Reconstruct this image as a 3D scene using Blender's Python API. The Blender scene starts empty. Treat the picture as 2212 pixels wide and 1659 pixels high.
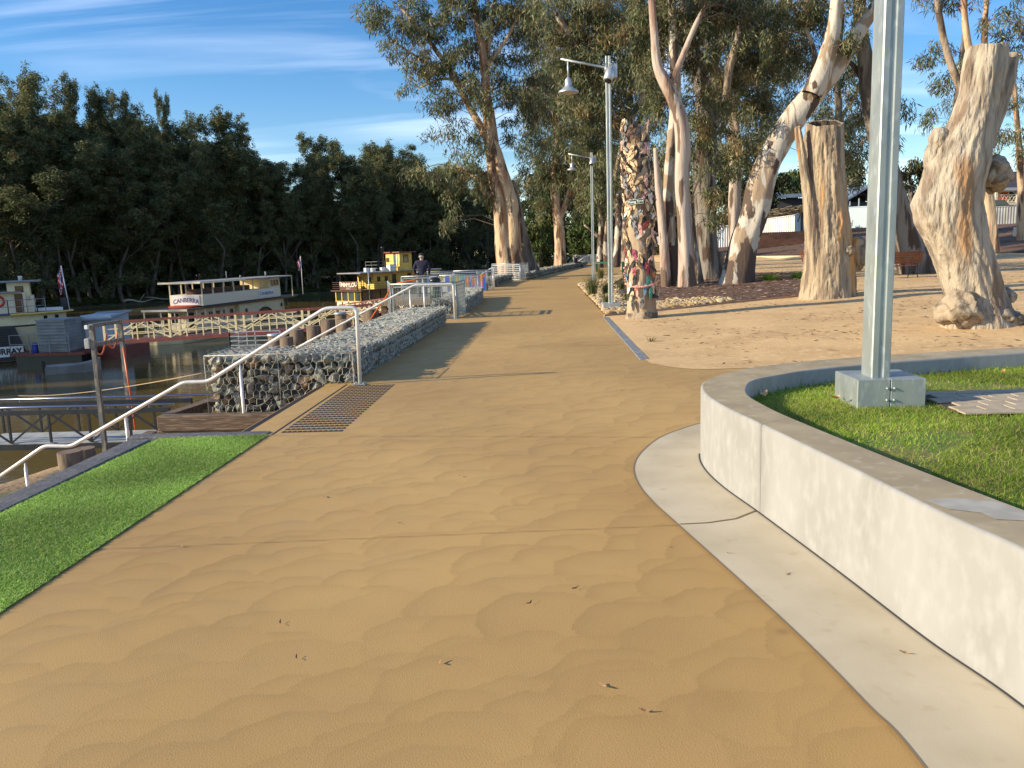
import bpy, bmesh, math, random
import numpy as np
from mathutils import Vector, Matrix
sc = bpy.context.scene
C = sc.collection
# ---------------------------------------------------------------- camera (eye 1.6 m above the path, +Y runs along the path)
YAW, PITCH, ROLL, FPX = 0.044734, 0.157375, 0.032, 1790.0        # FPX: focal length on a frame 2212 px wide
EYE = Vector((0, 0, 1.6))
_f = Vector((-math.sin(YAW)*math.cos(PITCH), math.cos(YAW)*math.cos(PITCH), -math.sin(PITCH)))
_r = Vector((math.cos(YAW), math.sin(YAW), 0)); _u = _r.cross(_f)
_r2 = _r*math.cos(ROLL) - _u*math.sin(ROLL); _u2 = _u*math.cos(ROLL) + _r*math.sin(ROLL)
cam = bpy.data.cameras.new('camera'); camo = bpy.data.objects.new('camera', cam); C.objects.link(camo)
camo.matrix_world = Matrix(((_r2.x, _u2.x, -_f.x, EYE.x), (_r2.y, _u2.y, -_f.y, EYE.y), (_r2.z, _u2.z, -_f.z, EYE.z), (0, 0, 0, 1)))
cam.sensor_width = 36; cam.lens = FPX/2212*36; cam.clip_start = 0.05; cam.clip_end = 3000
sc.camera = camo
def _ray(px, py): return _f*FPX + _r2*(px-1106) + _u2*(829.5-py)
def G(px, py, z=0.0):                                            # photo point -> world point on the level z
    d = _ray(px, py); t = (z-EYE.z)/d.z; return EYE + d*t
def Y(px, py, y):                                                # photo point -> world point at distance y along the path
    d = _ray(px, py); return EYE + d*(y/d.y)
def unproj(p):
    d = Vector(p)-EYE; z = d.dot(_f); return (1106+FPX*d.dot(_r2)/z, 829.5-FPX*d.dot(_u2)/z)
# ---------------------------------------------------------------- sky, sun, exposure
SUN_EL = math.radians(20.8); SUN_TO = Vector((-0.970, -0.245, 0)).normalized()   # towards the sun
w = bpy.data.worlds.new('World'); sc.world = w; w.use_nodes = True
nt = w.node_tree; nt.nodes.clear()
def wn(t, **k):
    n = nt.nodes.new(t)
    for a, b in k.items(): setattr(n, a, b)
    return n
sky = wn('ShaderNodeTexSky', sky_type='NISHITA', sun_disc=False, sun_elevation=SUN_EL, altitude=100, air_density=1.0, dust_density=0.2, ozone_density=2.6)
sky.sun_rotation = math.atan2(SUN_TO.x, SUN_TO.y)
tc = wn('ShaderNodeTexCoord'); sep = wn('ShaderNodeSeparateXYZ'); nt.links.new(tc.outputs['Generated'], sep.inputs[0])
def wm(op, a, b=None, c=None, clamp=False):
    n = wn('ShaderNodeMath', operation=op); n.use_clamp = clamp
    for i, v in enumerate((a, b, c)):
        if v is None: continue
        if isinstance(v, (int, float)): n.inputs[i].default_value = v
        else: nt.links.new(v, n.inputs[i])
    return n.outputs[0]
# cirrus: direction projected on a high plane, stretched noise along the wind
zz = wm('MAXIMUM', sep.outputs['Z'], 0.03); den = wm('ADD', zz, 0.12)
cx = wm('DIVIDE', sep.outputs['X'], den); cy = wm('DIVIDE', sep.outputs['Y'], den)
comb = wn('ShaderNodeCombineXYZ'); nt.links.new(cx, comb.inputs[0]); nt.links.new(cy, comb.inputs[1])
mp = wn('ShaderNodeMapping'); mp.inputs['Rotation'].default_value = (0, 0, math.radians(38)); mp.inputs['Scale'].default_value = (0.34, 1.5, 1); mp.inputs['Location'].default_value = (0.35, 0.85, 0)
nt.links.new(comb.outputs[0], mp.inputs[0])
nz = wn('ShaderNodeTexNoise'); nz.inputs['Scale'].default_value = 1.25; nz.inputs['Detail'].default_value = 7; nz.inputs['Roughness'].default_value = 0.52; nz.inputs['Distortion'].default_value = 0.7
nt.links.new(mp.outputs[0], nz.inputs['Vector'])
nz2 = wn('ShaderNodeTexNoise'); nz2.inputs['Scale'].default_value = 0.55; nz2.inputs['Detail'].default_value = 2
nt.links.new(comb.outputs[0], nz2.inputs['Vector'])
c1 = wm('MULTIPLY', wm('SUBTRACT', nz.outputs['Fac'], 0.455), 4.0, clamp=True)
c2 = wm('MULTIPLY', wm('SUBTRACT', nz2.outputs['Fac'], 0.36), 3.4, clamp=True)
cl = wm('MULTIPLY', wm('MULTIPLY', c1, c2), 0.62)
mixc = wn('ShaderNodeMixRGB'); nt.links.new(cl, mixc.inputs[0]); 
hs = wn('ShaderNodeHueSaturation'); hs.inputs['Hue'].default_value = 0.508; hs.inputs['Saturation'].default_value = 1.34; hs.inputs['Value'].default_value = 1.0
nt.links.new(sky.outputs[0], hs.inputs['Color']); nt.links.new(hs.outputs[0], mixc.inputs[1]); mixc.inputs[2].default_value = (11.2, 11.9, 13.0, 1)
bg = wn('ShaderNodeBackground'); bg.inputs['Strength'].default_value = 0.122
ow = wn('ShaderNodeOutputWorld'); nt.links.new(mixc.outputs[0], bg.inputs['Color']); nt.links.new(bg.outputs[0], ow.inputs['Surface'])
sl = bpy.data.lights.new('sun', 'SUN'); sl.energy = 5.0; sl.angle = math.radians(0.53); sl.color = (1.0, 0.85, 0.62)
so = bpy.data.objects.new('sun', sl); C.objects.link(so)
sdir = Vector((SUN_TO.x*math.cos(SUN_EL), SUN_TO.y*math.cos(SUN_EL), math.sin(SUN_EL)))
so.rotation_euler = sdir.to_track_quat('Z', 'Y').to_euler(); so.location = (-20, -5, 12)
sc.view_settings.view_transform = 'Standard'; sc.view_settings.look = 'None'; sc.view_settings.gamma = 1
sc.view_settings.exposure = 0.62
sc.render.filter_size = 0.85; sc.cycles.max_bounces = 6; sc.cycles.diffuse_bounces = 3; sc.cycles.glossy_bounces = 3; sc.cycles.transparent_max_bounces = 8
# ---------------------------------------------------------------- materials
MATS = {}
def mat(name, c1, c2=None, scale=3.0, lo=.4, hi=.6, stretch=(1, 1, 1), rough=.7, metal=0.0, detail=5.0, bump=0.0, bscale=None, c3=None, s3=20.0, lo3=.5, hi3=.6,
        attr=None, spec=.5, world=False, low=None, streak=None, trans=0.0, distort=0.0, bstretch=None, bdist=.02, rr=None):
    m = bpy.data.materials.new(name); m.use_nodes = True; MATS[name] = m
    n = m.node_tree.nodes; l = m.node_tree.links; b = n['Principled BSDF']
    def new(t): return n.new(t)
    b.inputs['Roughness'].default_value = rough; b.inputs['Metallic'].default_value = metal; b.inputs['Specular IOR Level'].default_value = spec
    b.inputs['Base Color'].default_value = (*c1, 1); b.inputs['Transmission Weight'].default_value = trans
    if world:
        co = new('ShaderNodeNewGeometry').outputs['Position']
    else:
        co = new('ShaderNodeTexCoord').outputs['Object']
    def noise(s, st, det, dd=0.0):
        mpn = new('ShaderNodeMapping'); mpn.inputs['Scale'].default_value = st; l.new(co, mpn.inputs[0])
        t = new('ShaderNodeTexNoise'); t.inputs['Scale'].default_value = s; t.inputs['Detail'].default_value = det; t.inputs['Distortion'].default_value = dd
        l.new(mpn.outputs[0], t.inputs['Vector']); return t.outputs['Fac']
    def ramp(v, a, bb):
        r = new('ShaderNodeMapRange'); r.inputs[1].default_value = a; r.inputs[2].default_value = bb; l.new(v, r.inputs[0]); return r.outputs[0]
    def mix(f, a, bb, mode='MIX'):
        x = new('ShaderNodeMixRGB'); x.blend_type = mode
        for i, v in ((0, f), (1, a), (2, bb)):
            if isinstance(v, (int, float)): x.inputs[i].default_value = v
            elif isinstance(v, tuple): x.inputs[i].default_value = (*v, 1)
            else: l.new(v, x.inputs[i])
        return x.outputs[0]
    col = c1
    if c2 is not None:
        col = mix(ramp(noise(scale, stretch, detail, distort), lo, hi), c1, c2)
    if c3 is not None:
        v3 = noise(s3, stretch, 4.0)
        if low:                                              # patches grow commoner towards the foot of the trunk
            sx = new('ShaderNodeSeparateXYZ'); l.new(co, sx.inputs[0]); mr = new('ShaderNodeMapRange'); mr.inputs[1].default_value = low[0]; mr.inputs[2].default_value = 0; mr.inputs[3].default_value = 0; mr.inputs[4].default_value = low[1]
            l.new(sx.outputs[2], mr.inputs[0]); ad = new('ShaderNodeMath'); l.new(v3, ad.inputs[0]); l.new(mr.outputs[0], ad.inputs[1]); v3 = ad.outputs[0]
        col = mix(ramp(v3, lo3, hi3), col, c3)
    if streak:                                               # a weathered stain: (x0, half width, z0, z1, colour) in the object's own space
        sx = new('ShaderNodeSeparateXYZ'); l.new(co, sx.inputs[0])
        def mth(op, a_, b_):
            q = new('ShaderNodeMath'); q.operation = op
            for i, v in enumerate((a_, b_)):
                if isinstance(v, (int, float)): q.inputs[i].default_value = v
                else: l.new(v, q.inputs[i])
            return q.outputs[0]
        nn_ = mth('MULTIPLY', mth('SUBTRACT', noise(2.2, (1, 1, .5), 4.0), .5), .5)
        dx = mth('ABSOLUTE', mth('ADD', mth('SUBTRACT', sx.outputs[0], streak[0]), nn_), 0); f1 = ramp(dx, streak[1], streak[1]*.45)
        dz = mth('ABSOLUTE', mth('SUBTRACT', sx.outputs[2], (streak[2]+streak[3])/2), 0); hz_ = abs(streak[3]-streak[2])/2; f2 = ramp(dz, hz_, hz_*.7); f3 = ramp(sx.outputs[1], 0.05, -.1)
        col = mix(mth('MULTIPLY', mth('MULTIPLY', f1, f2), mth('MULTIPLY', f3, .85)), col, streak[4])
    if attr:
        a = new('ShaderNodeAttribute'); a.attribute_name = attr
        col = mix(1.0, col, a.outputs['Color'], 'MULTIPLY')
    if not isinstance(col, tuple): l.new(col, b.inputs['Base Color'])
    if rr:
        l.new(ramp2(new, l, noise(rr[0], stretch, 3.0), rr[1], rr[2]), b.inputs['Roughness'])
    if bump:
        bp = new('ShaderNodeBump'); bp.inputs['Strength'].default_value = bump; bp.inputs['Distance'].default_value = bdist
        l.new(noise(bscale or scale*3, bstretch or stretch, 6.0), bp.inputs['Height']); l.new(bp.outputs[0], b.inputs['Normal'])
    return m
def ramp2(new, l, v, a, b):
    r = new('ShaderNodeMapRange'); r.inputs[1].default_value = .3; r.inputs[2].default_value = .7; r.inputs[3].default_value = a; r.inputs[4].default_value = b
    l.new(v, r.inputs[0]); return r.outputs[0]
# ---------------------------------------------------------------- mesh helpers
class MB:
    def __init__(s): s.v = []; s.f = []; s.sm = []; s.mi = []; s.m = 0
    def add(s, vs, fs, smooth=False):
        o = len(s.v); s.v.extend([tuple(p) for p in vs])
        for f in fs: s.f.append(tuple(i+o for i in f)); s.sm.append(smooth); s.mi.append(s.m)
        return s
    def hexa(s, p): return s.add(p, [(0, 3, 2, 1), (4, 5, 6, 7), (0, 1, 5, 4), (1, 2, 6, 5), (2, 3, 7, 6), (3, 0, 4, 7)])
    def box(s, x0, x1, y0, y1, z0, z1, M=None):
        p = [Vector(q) for q in ((x0, y0, z0), (x1, y0, z0), (x1, y1, z0), (x0, y1, z0), (x0, y0, z1), (x1, y0, z1), (x1, y1, z1), (x0, y1, z1))]
        if M is not None: p = [M @ q for q in p]
        return s.hexa(p)
    def bbox(s, x0, x1, y0, y1, z0, z1, b=.01, M=None):            # box with bevelled vertical and top edges
        o = [(x0+b, y0), (x1-b, y0), (x1, y0+b), (x1, y1-b), (x1-b, y1), (x0+b, y1), (x0, y1-b), (x0, y0+b)]
        cx_, cy_ = (x0+x1)/2, (y0+y1)/2
        inn = [(x+(b if x < cx_ else -b), y+(b if y < cy_ else -b)) for x, y in o]
        vs = [(x, y, z0) for x, y in o]+[(x, y, z1-b) for x, y in o]+[(x, y, z1) for x, y in inn]
        fs = [tuple(range(7, -1, -1)), tuple(range(16, 24))]
        for k in range(8):
            j = (k+1) % 8; fs += [(k, j, 8+j, 8+k), (8+k, 8+j, 16+j, 16+k)]
        if M is not None: vs = [M @ Vector(q) for q in vs]
        return s.add(vs, fs)
    def bar(s, a, b, w=.05, h=None, up=None):
        a = Vector(a); b = Vector(b); h = h or w; d = (b-a).normalized()
        up = Vector(up) if up else (Vector((0, 0, 1)) if abs(d.z) < .95 else Vector((0, 1, 0)))
        x = d.cross(up).normalized(); u = x.cross(d)
        x = x*w/2; u = u*h/2
        return s.hexa([a-x-u, a+x-u, b+x-u, b-x-u, a-x+u, a+x+u, b+x+u, b-x+u])
    def tube(s, pts, rad, n=10, jit=0.0, seed=0, cap=True, smooth=True, flare=None):
        pts = [Vector(p) for p in pts]; rnd = random.Random(seed)
        if isinstance(rad, (int, float)): rad = [rad]*len(pts)
        vs = []; fs = []; X = None
        ph = [rnd.uniform(0, 6.28) for _ in range(4)]
        for i, p in enumerate(pts):
            d = (pts[min(i+1, len(pts)-1)]-pts[max(i-1, 0)]).normalized()
            if X is None:
                X = d.cross(Vector((0, 0, 1)) if abs(d.z) < .9 else Vector((0, 1, 0))).normalized()
            X = (X-d*X.dot(d)).normalized(); U = d.cross(X)
            for k in range(n):
                a = 2*math.pi*k/n
                q = 1+(jit*(.5*math.sin(2*a+ph[0]+i*.25)+.3*math.sin(3*a+ph[1]-i*.4)+.25*math.sin(5*a+ph[2]+i*.15)+.3*rnd.uniform(-1, 1)) if jit else 0)
                vs.append(p+(X*math.cos(a)+U*math.sin(a))*rad[i]*q)
        for i in range(len(pts)-1):
            for k in range(n):
                j = (k+1) % n; fs.append((i*n+k, i*n+j, (i+1)*n+j, (i+1)*n+k))
        s.add(vs, fs, smooth)
        if cap:
            o = len(s.v)-len(vs); 
            s.f.append(tuple(o+k for k in range(n-1, -1, -1))); s.sm.append(False); s.mi.append(s.m)
            s.f.append(tuple(o+(len(pts)-1)*n+k for k in range(n))); s.sm.append(False); s.mi.append(s.m)
        return s
    def lathe(s, c, prof, n=20, smooth=True, M=None):                # prof: (r, z)
        c = Vector(c); vs = []; fs = []
        for r, z in prof:
            for k in range(n):
                a = 2*math.pi*k/n; q = Vector((r*math.cos(a), r*math.sin(a), z)); vs.append(c+(M @ q if M is not None else q))
        for i in range(len(prof)-1):
            for k in range(n):
                j = (k+1) % n; fs.append((i*n+k, i*n+j, (i+1)*n+j, (i+1)*n+k))
        fs.append(tuple(range(n-1, -1, -1))); fs.append(tuple((len(prof)-1)*n+k for k in range(n)))
        return s.add(vs, fs, smooth)
    def prism(s, out, z0, z1, M=None, smooth=False):                 # out: list of (x, y) counter-clockwise
        n = len(out); vs = [Vector((x, y, z0)) for x, y in out]+[Vector((x, y, z1)) for x, y in out]
        if M is not None: vs = [M @ q for q in vs]
        fs = [tuple(range(n-1, -1, -1)), tuple(range(n, 2*n))]
        s.add(vs, fs); o = len(s.v)-2*n
        for k in range(n):
            j = (k+1) % n; s.f.append((o+k, o+j, o+n+j, o+n+k)); s.sm.append(smooth); s.mi.append(s.m)
        return s
    def build(s, name, m, parent=None, world=True):
        me = bpy.data.meshes.new(name)
        off = Vector((0, 0, 0))
        if parent is not None and world:
            q = parent; 
            while q is not None: off = off+q.location; q = q.parent
        a = np.array(s.v, dtype=np.float64)-np.array(off)
        me.from_pydata(a.tolist(), [], s.f)
        for q in (m if isinstance(m, (list, tuple)) else [m]): me.materials.append(MATS[q] if isinstance(q, str) else q)
        me.polygons.foreach_set('use_smooth', s.sm); me.polygons.foreach_set('material_index', s.mi)
        me.update()
        o = bpy.data.objects.new(name, me); C.objects.link(o)
        if parent is not None: o.parent = parent
        return o
def quads(name, V, m, cols=None, parent=None, nv=4):                 # V: (n,nv,3) array -> one mesh of loose faces; cols: (n,3)
    V = np.asarray(V, dtype=np.float32); n = V.shape[0]
    if parent is not None:
        off = Vector((0, 0, 0)); q = parent
        while q is not None: off = off+q.location; q = q.parent
        V = V-np.array(off, dtype=np.float32)
    me = bpy.data.meshes.new(name); me.vertices.add(n*nv); me.vertices.foreach_set('co', V.reshape(-1))
    me.loops.add(n*nv); me.loops.foreach_set('vertex_index', np.arange(n*nv, dtype=np.int32))
    me.polygons.add(n); me.polygons.foreach_set('loop_start', np.arange(0, n*nv, nv, dtype=np.int32))
    try: me.polygons.foreach_set('loop_total', np.full(n, nv, dtype=np.int32))
    except Exception: pass
    if cols is not None:
        ca = me.color_attributes.new('col', 'FLOAT_COLOR', 'POINT')
        c4 = np.ones((n*nv, 4), dtype=np.float32); c4[:, :3] = np.repeat(np.asarray(cols, dtype=np.float32), nv, axis=0)
        ca.data.foreach_set('color', c4.reshape(-1))
    me.materials.append(MATS[m]); me.update(calc_edges=True); me.validate()
    o = bpy.data.objects.new(name, me); C.objects.link(o)
    if parent is not None: o.parent = parent
    return o
def tag(o, label=None, cat=None, group=None, kind=None):
    if label: o['label'] = label
    if cat: o['category'] = cat
    if group: o['group'] = group
    if kind: o['kind'] = kind
    return o
def thing(name, label, cat, loc=(0, 0, 0), group=None):
    o = bpy.data.objects.new(name, None); C.objects.link(o); o.location = loc; o.empty_display_size = .2
    return tag(o, label, cat, group)
def struct(o): o['kind'] = 'structure'; return o
def copy_tree(o, parent=None):
    c = o.copy(); C.objects.link(c)
    if parent is not None: c.parent = parent
    for ch in list(o.children): copy_tree(ch, c)
    return c
def lettering(txt, parent, M, size, m, name='lettering', ext=.004, sx=1.0, bold=0.0, arc=0.0):
    cu = bpy.data.curves.new('t', 'FONT'); cu.body = txt; cu.size = size; cu.align_x = 'CENTER'; cu.align_y = 'CENTER'; cu.extrude = ext; cu.offset = bold
    o = bpy.data.objects.new('t', cu); C.objects.link(o)
    dg = bpy.context.evaluated_depsgraph_get(); me = bpy.data.meshes.new_from_object(o.evaluated_get(dg)); bpy.data.objects.remove(o)
    off = Vector((0, 0, 0)); q = parent
    while q is not None: off = off+q.location; q = q.parent
    for v in me.vertices:
        c = Vector((v.co.x*sx, v.co.y, v.co.z))
        if arc:
            c.y -= arc*c.x*c.x
        v.co = (M @ c)-off
    me.materials.clear(); me.materials.append(MATS[m]); me.name = name
    ob = bpy.data.objects.new(name, me); C.objects.link(ob); ob.parent = parent
    return ob
def smooth_line(pts, n=6):                                           # Catmull-Rom through the points
    P = [np.array(p, float) for p in pts]; out = []
    P = [2*P[0]-P[1]]+P+[2*P[-1]-P[-2]]
    for i in range(1, len(P)-2):
        for k in range(n):
            t = k/n
            out.append(.5*((2*P[i])+(-P[i-1]+P[i+1])*t+(2*P[i-1]-5*P[i]+4*P[i+1]-P[i+2])*t*t+(-P[i-1]+3*P[i]-3*P[i+1]+P[i+2])*t**3))
    out.append(P[-2]); return out
rng = np.random.default_rng(7); R = random.Random(11)
def inpoly(xy, poly):
    x, y = xy[:, 0], xy[:, 1]; c = np.zeros(len(x), bool); n = len(poly); j = n-1
    for i in range(n):
        xi, yi = poly[i][:2]; xj, yj = poly[j][:2]
        t = ((yi > y) != (yj > y)) & (x < (xj-xi)*(y-yi)/((yj-yi) if yj != yi else 1e-9)+xi); c ^= t; j = i
    return c
# --- material library
mat('galv', (.38, .42, .40), (.29, .33, .33), scale=5, lo=.35, hi=.65, stretch=(1, 1, .4), rough=.5, metal=.5, bump=.05, c3=(.47, .52, .52), s3=20, lo3=.53, hi3=.75, rr=(9, .38, .62))
mat('galv_far', (.5, .52, .53), (.40, .43, .45), scale=4, rough=.45, metal=.6)
mat('rail_paint', (.74, .73, .70), (.62, .60, .56), scale=18, lo=.45, hi=.7, stretch=(1, 1, 1), rough=.38, metal=.25, c3=(.5, .42, .3), s3=40, lo3=.68, hi3=.8)
mat('steel_dark', (.022, .024, .03), (.035, .035, .04), scale=5, rough=.4, metal=.3)
mat('steel_tube', (.28, .32, .42), rough=.25, metal=.9)
mat('concrete', (.305, .302, .285), (.25, .245, .225), scale=2.6, lo=.35, hi=.7, rough=.85, c3=(.345, .34, .325), s3=14, lo3=.46, hi3=.8, stretch=(1, 1, .6), bump=.25, bscale=60, bdist=.003, world=True)
mat('concrete_top', (.43, .345, .205), (.32, .255, .15), scale=3.5, lo=.35, hi=.65, rough=.7, c3=(.46, .40, .28), s3=13, lo3=.55, hi3=.75, bump=.15, bscale=70, bdist=.002, world=True)
mat('apron_concrete', (.55, .48, .345), (.45, .385, .26), scale=2.0, lo=.4, hi=.7, rough=.85, c3=(.38, .29, .16), s3=9, lo3=.60, hi3=.95, bump=.3, bscale=120, bdist=.002, world=True)
mat('timber', (.13, .085, .055), (.075, .055, .042), scale=6, lo=.35, hi=.65, stretch=(.25, 1, 3), rough=.8, c3=(.2, .15, .1), s3=18, bump=.5, bscale=25)
mat('timber_grey', (.125, .12, .12), (.075, .075, .08), scale=5, lo=.35, hi=.65, stretch=(1, 1, 1), rough=.75, c3=(.17, .165, .16), s3=26, lo3=.5, hi3=.7, bump=.3, bscale=30)
mat('timber_pile', (.20, .14, .09), (.11, .08, .055), scale=7, stretch=(1, 1, .25), rough=.85, bump=.6, bscale=20)
mat('soil', (.17, .115, .065), (.10, .068, .04), scale=2.2, lo=.35, hi=.65, rough=.95, c3=(.24, .17, .1), s3=30, lo3=.55, hi3=.7, bump=.8, bscale=14, bdist=.05, world=True)
mat('mulch_bark', (.17, .09, .05), (.085, .045, .027), scale=12, lo=.4, hi=.6, rough=.95, c3=(.26, .17, .10), s3=45, lo3=.6, hi3=.68, bump=.9, bscale=40, bdist=.03, world=True)
mat('cream', (.76, .66, .40), (.70, .60, .35), scale=1.5, rough=.5)
mat('pale_cream', (.80, .70, .50), rough=.5)
mat('yellow_paint', (.80, .56, .12), (.72, .48, .09), scale=1.2, rough=.5)
mat('red_oxide', (.20, .045, .03), (.14, .035, .025), scale=2, rough=.5)
mat('brown_trim', (.09, .03, .018), rough=.45)
mat('dark_glass', (.015, .016, .016), rough=.08, spec=.8)
mat('window_glass', (.03, .035, .03), rough=.05, spec=.8)
mat('black_paint', (.012, .012, .013), rough=.35)
mat('roof_grey', (.30, .31, .31), (.22, .22, .22), scale=1, rough=.6)
mat('white_paint', (.78, .78, .76), rough=.5)
mat('blue_plastic', (.02, .05, .35), rough=.4)
mat('red_plastic', (.55, .06, .02), rough=.4)
mat('lettering_blue', (.06, .07, .16), rough=.5)
mat('lettering_cream', (.75, .70, .55), rough=.5)
mat('orange_hose', (.62, .12, .02), rough=.4)
mat('rope', (.35, .26, .16), rough=.9)
# ================================================================ TERRAIN AND SETTING
WATER = -6.2
def lerp_tab(v, tab):
    return np.interp(v, [t[0] for t in tab], [t[1] for t in tab])
XL = [(-60, -2.6), (44, -2.3), (49, -1.0), (62, .5), (81, 3.2), (110, 6.8), (160, 14), (300, 40)]     # left edge of the path
XR = [(-60, 1.4), (38, 1.37), (43.5, 2.3), (54, 4.3), (66, 6.0), (94, 8.6), (110, 11.5), (160, 20), (300, 48)]  # right edge
def HR(x, y):
    x = np.asarray(x, float); y = np.asarray(y, float)
    r = np.clip(x-lerp_tab(y, XR), 0, None)
    z = -.012+.035*np.clip(r, 0, 8)*np.clip((y-10.6)/3, 0, 1)
    s = (x-19)*.92+(y-76)*.394
    return z+np.where(s > 0, .3+.085*np.clip(s, 0, 26), 0)+.012*np.sin(x*1.3+y*.7)*np.clip(r-1, 0, 1)
def HL(x, y):
    x = np.asarray(x, float); y = np.asarray(y, float)
    e = np.where(y < 21, -5.05, lerp_tab(y, XL)-1.35)
    s = np.clip(e-x, 0, None)
    z = lerp_tab(s, [(0, -.5), (1.5, -1.3), (3, -1.75), (4.5, -3.2), (8, -5.6), (12, -7.2), (200, -8)])
    se = lerp_tab(y, [(10, 5.5), (11, 5.2), (13.4, 3.6), (15.3, 2.3), (17.5, 1.2), (19, 1.0)])
    z = np.where(y < 19, np.where(s < se, -.5-1.25*np.clip(s/1.6, 0, 1)-.03*s, -1.85-1.05*(s-se)).clip(-8, 0), z)
    st = (y > 7.2) & (y < 10.2) & (x > -7)
    tf = (y <= 7.2)
    z = np.where(st | tf, np.minimum(z, -1.75), z)
    return z+.05*np.sin(x*2.1+y*.9)+.04*np.sin(x*.8-y*1.7)
def GT(px, py, H=None):
    z = 0.0
    for _ in range(30):
        p = G(px, py, z); z2 = float((H or HR)(p.x, p.y)); z = z*.5+z2*.5
        if z > 1.3: z = 1.3
    return Vector((p.x, p.y, z2))
def grid_sheet(name, xs, ys, hf, m, keep=None, smooth=True):
    X, Y_ = np.meshgrid(xs, ys); Z = hf(X, Y_); nx, ny = len(xs), len(ys)
    V = np.stack([X, Y_, Z], -1).reshape(-1, 3)
    i = np.arange(ny-1)[:, None]*nx+np.arange(nx-1)[None, :]; F = np.stack([i, i+1, i+nx+1, i+nx], -1).reshape(-1, 4)
    if keep is not None:
        c = V[F].mean(1); F = F[keep(c)]
    me = bpy.data.meshes.new(name); me.vertices.add(len(V)); me.vertices.foreach_set('co', V.astype(np.float32).reshape(-1))
    me.loops.add(F.size); me.loops.foreach_set('vertex_index', F.astype(np.int32).reshape(-1))
    me.polygons.add(len(F)); me.polygons.foreach_set('loop_start', np.arange(0, F.size, 4, dtype=np.int32))
    me.polygons.foreach_set('use_smooth', np.full(len(F), smooth)); me.materials.append(MATS[m]); me.update(calc_edges=True); me.validate()
    o = bpy.data.objects.new(name, me); C.objects.link(o); return o
def geo(a, b, n, k=1.0): return list(a+(b-a)*(np.linspace(0, 1, n)**k))
# dirt (granitic sand)
mat('dirt', (.66, .44, .20), (.52, .33, .145), scale=.9, lo=.35, hi=.65, rough=.95, c3=(.70, .50, .27), s3=9, lo3=.52, hi3=.72, bump=.7, bscale=45, bdist=.012, world=True)
xs = sorted(set(list(np.arange(1.0, 12, .4))+geo(12, 500, 60, 2.2))); ys = sorted(set(list(np.arange(7.0, 30, .5))+geo(30, 700, 80, 2.0)))
struct(grid_sheet('ground', xs, ys, HR, 'dirt', keep=lambda c: (c[:, 0] > lerp_tab(c[:, 1], XR)-.9) & ~((c[:, 1] < 10.2) & (c[:, 0] < 6))))
# river bank on the left of the path
mat('bank_soil', (.30, .20, .11), (.18, .125, .07), scale=.8, rough=.95, c3=(.10, .11, .05), s3=1.6, lo3=.55, hi3=.7, bump=.8, bscale=10, bdist=.06, world=True)
xs = geo(-60, -14, 12, .6)+list(np.arange(-13.5, -2.4, .35))+[-2.4]+geo(-1.9, 40, 30, 1.4); ys = sorted(set(list(np.arange(-6, 30, .5))+geo(30, 300, 70, 1.6)))
struct(grid_sheet('river_bank', xs, ys, HL, 'bank_soil', keep=lambda c: c[:, 0] < lerp_tab(c[:, 1], XL)+.15))
# far bank: rises from the water in front of the wood
FB = [(-260, -40), (-170, 50), (-112, 95), (-73, 139), (-47, 160), (-10, 186), (30, 215), (90, 262), (200, 340)]
fbp = np.array(smooth_line([(a*1.14, b*1.14) for a, b in FB], 4))
mat('far_bank', (.035, .045, .018), (.075, .06, .035), scale=.12, lo=.45, hi=.65, rough=.95, c3=(.07, .13, .02), s3=.35, lo3=.55, hi3=.65, bump=.8, bscale=2, bdist=.4, world=True)
mb = MB(); prof = [(-12, -9), (0, WATER-.2), (3, -5.4), (9, -4.3), (16, -3.8), (60, -3.4), (400, -3)]
for q, p in enumerate(fbp):
    t = fbp[min(q+1, len(fbp)-1)]-fbp[max(q-1, 0)]; t = t/np.linalg.norm(t); nrm = np.array([-t[1], t[0]])
    for s_, z in prof: mb.v.append((p[0]+nrm[0]*s_, p[1]+nrm[1]*s_, z+.15*math.sin(q*1.7+s_)))
k = len(prof)
for q in range(len(fbp)-1):
    for j in range(k-1): mb.f.append((q*k+j, (q+1)*k+j, (q+1)*k+j+1, q*k+j+1)); mb.sm.append(True); mb.mi.append(0)
struct(mb.build('far_river_bank', 'far_bank'))
# river
m = mat('river_water', (.125, .092, .034), rough=.05, spec=.35); n = m.node_tree.nodes; l = m.node_tree.links; b = n['Principled BSDF']
g_ = n.new('ShaderNodeNewGeometry'); last = None
for sc_, st, stg in ((.7, (1, 1, 1), .012), (3.5, (.7, 1.3, 1), .008)):
    mp_ = n.new('ShaderNodeMapping'); mp_.inputs['Scale'].default_value = st; l.new(g_.outputs['Position'], mp_.inputs[0])
    t = n.new('ShaderNodeTexNoise'); t.inputs['Scale'].default_value = sc_; t.inputs['Detail'].default_value = 3; l.new(mp_.outputs[0], t.inputs['Vector'])
    bp = n.new('ShaderNodeBump'); bp.inputs['Strength'].default_value = 1; bp.inputs['Distance'].default_value = stg; l.new(t.outputs['Fac'], bp.inputs['Height'])
    if last: l.new(last, bp.inputs['Normal'])
    last = bp.outputs[0]
l.new(last, b.inputs['Normal']); b.inputs['IOR'].default_value = 1.33
mb = MB(); mb.add([(-400, -150, WATER), (60, -150, WATER), (260, 420, WATER), (-400, 420, WATER)], [(0, 1, 2, 3)])
struct(mb.build('river', 'river_water'))

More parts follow.
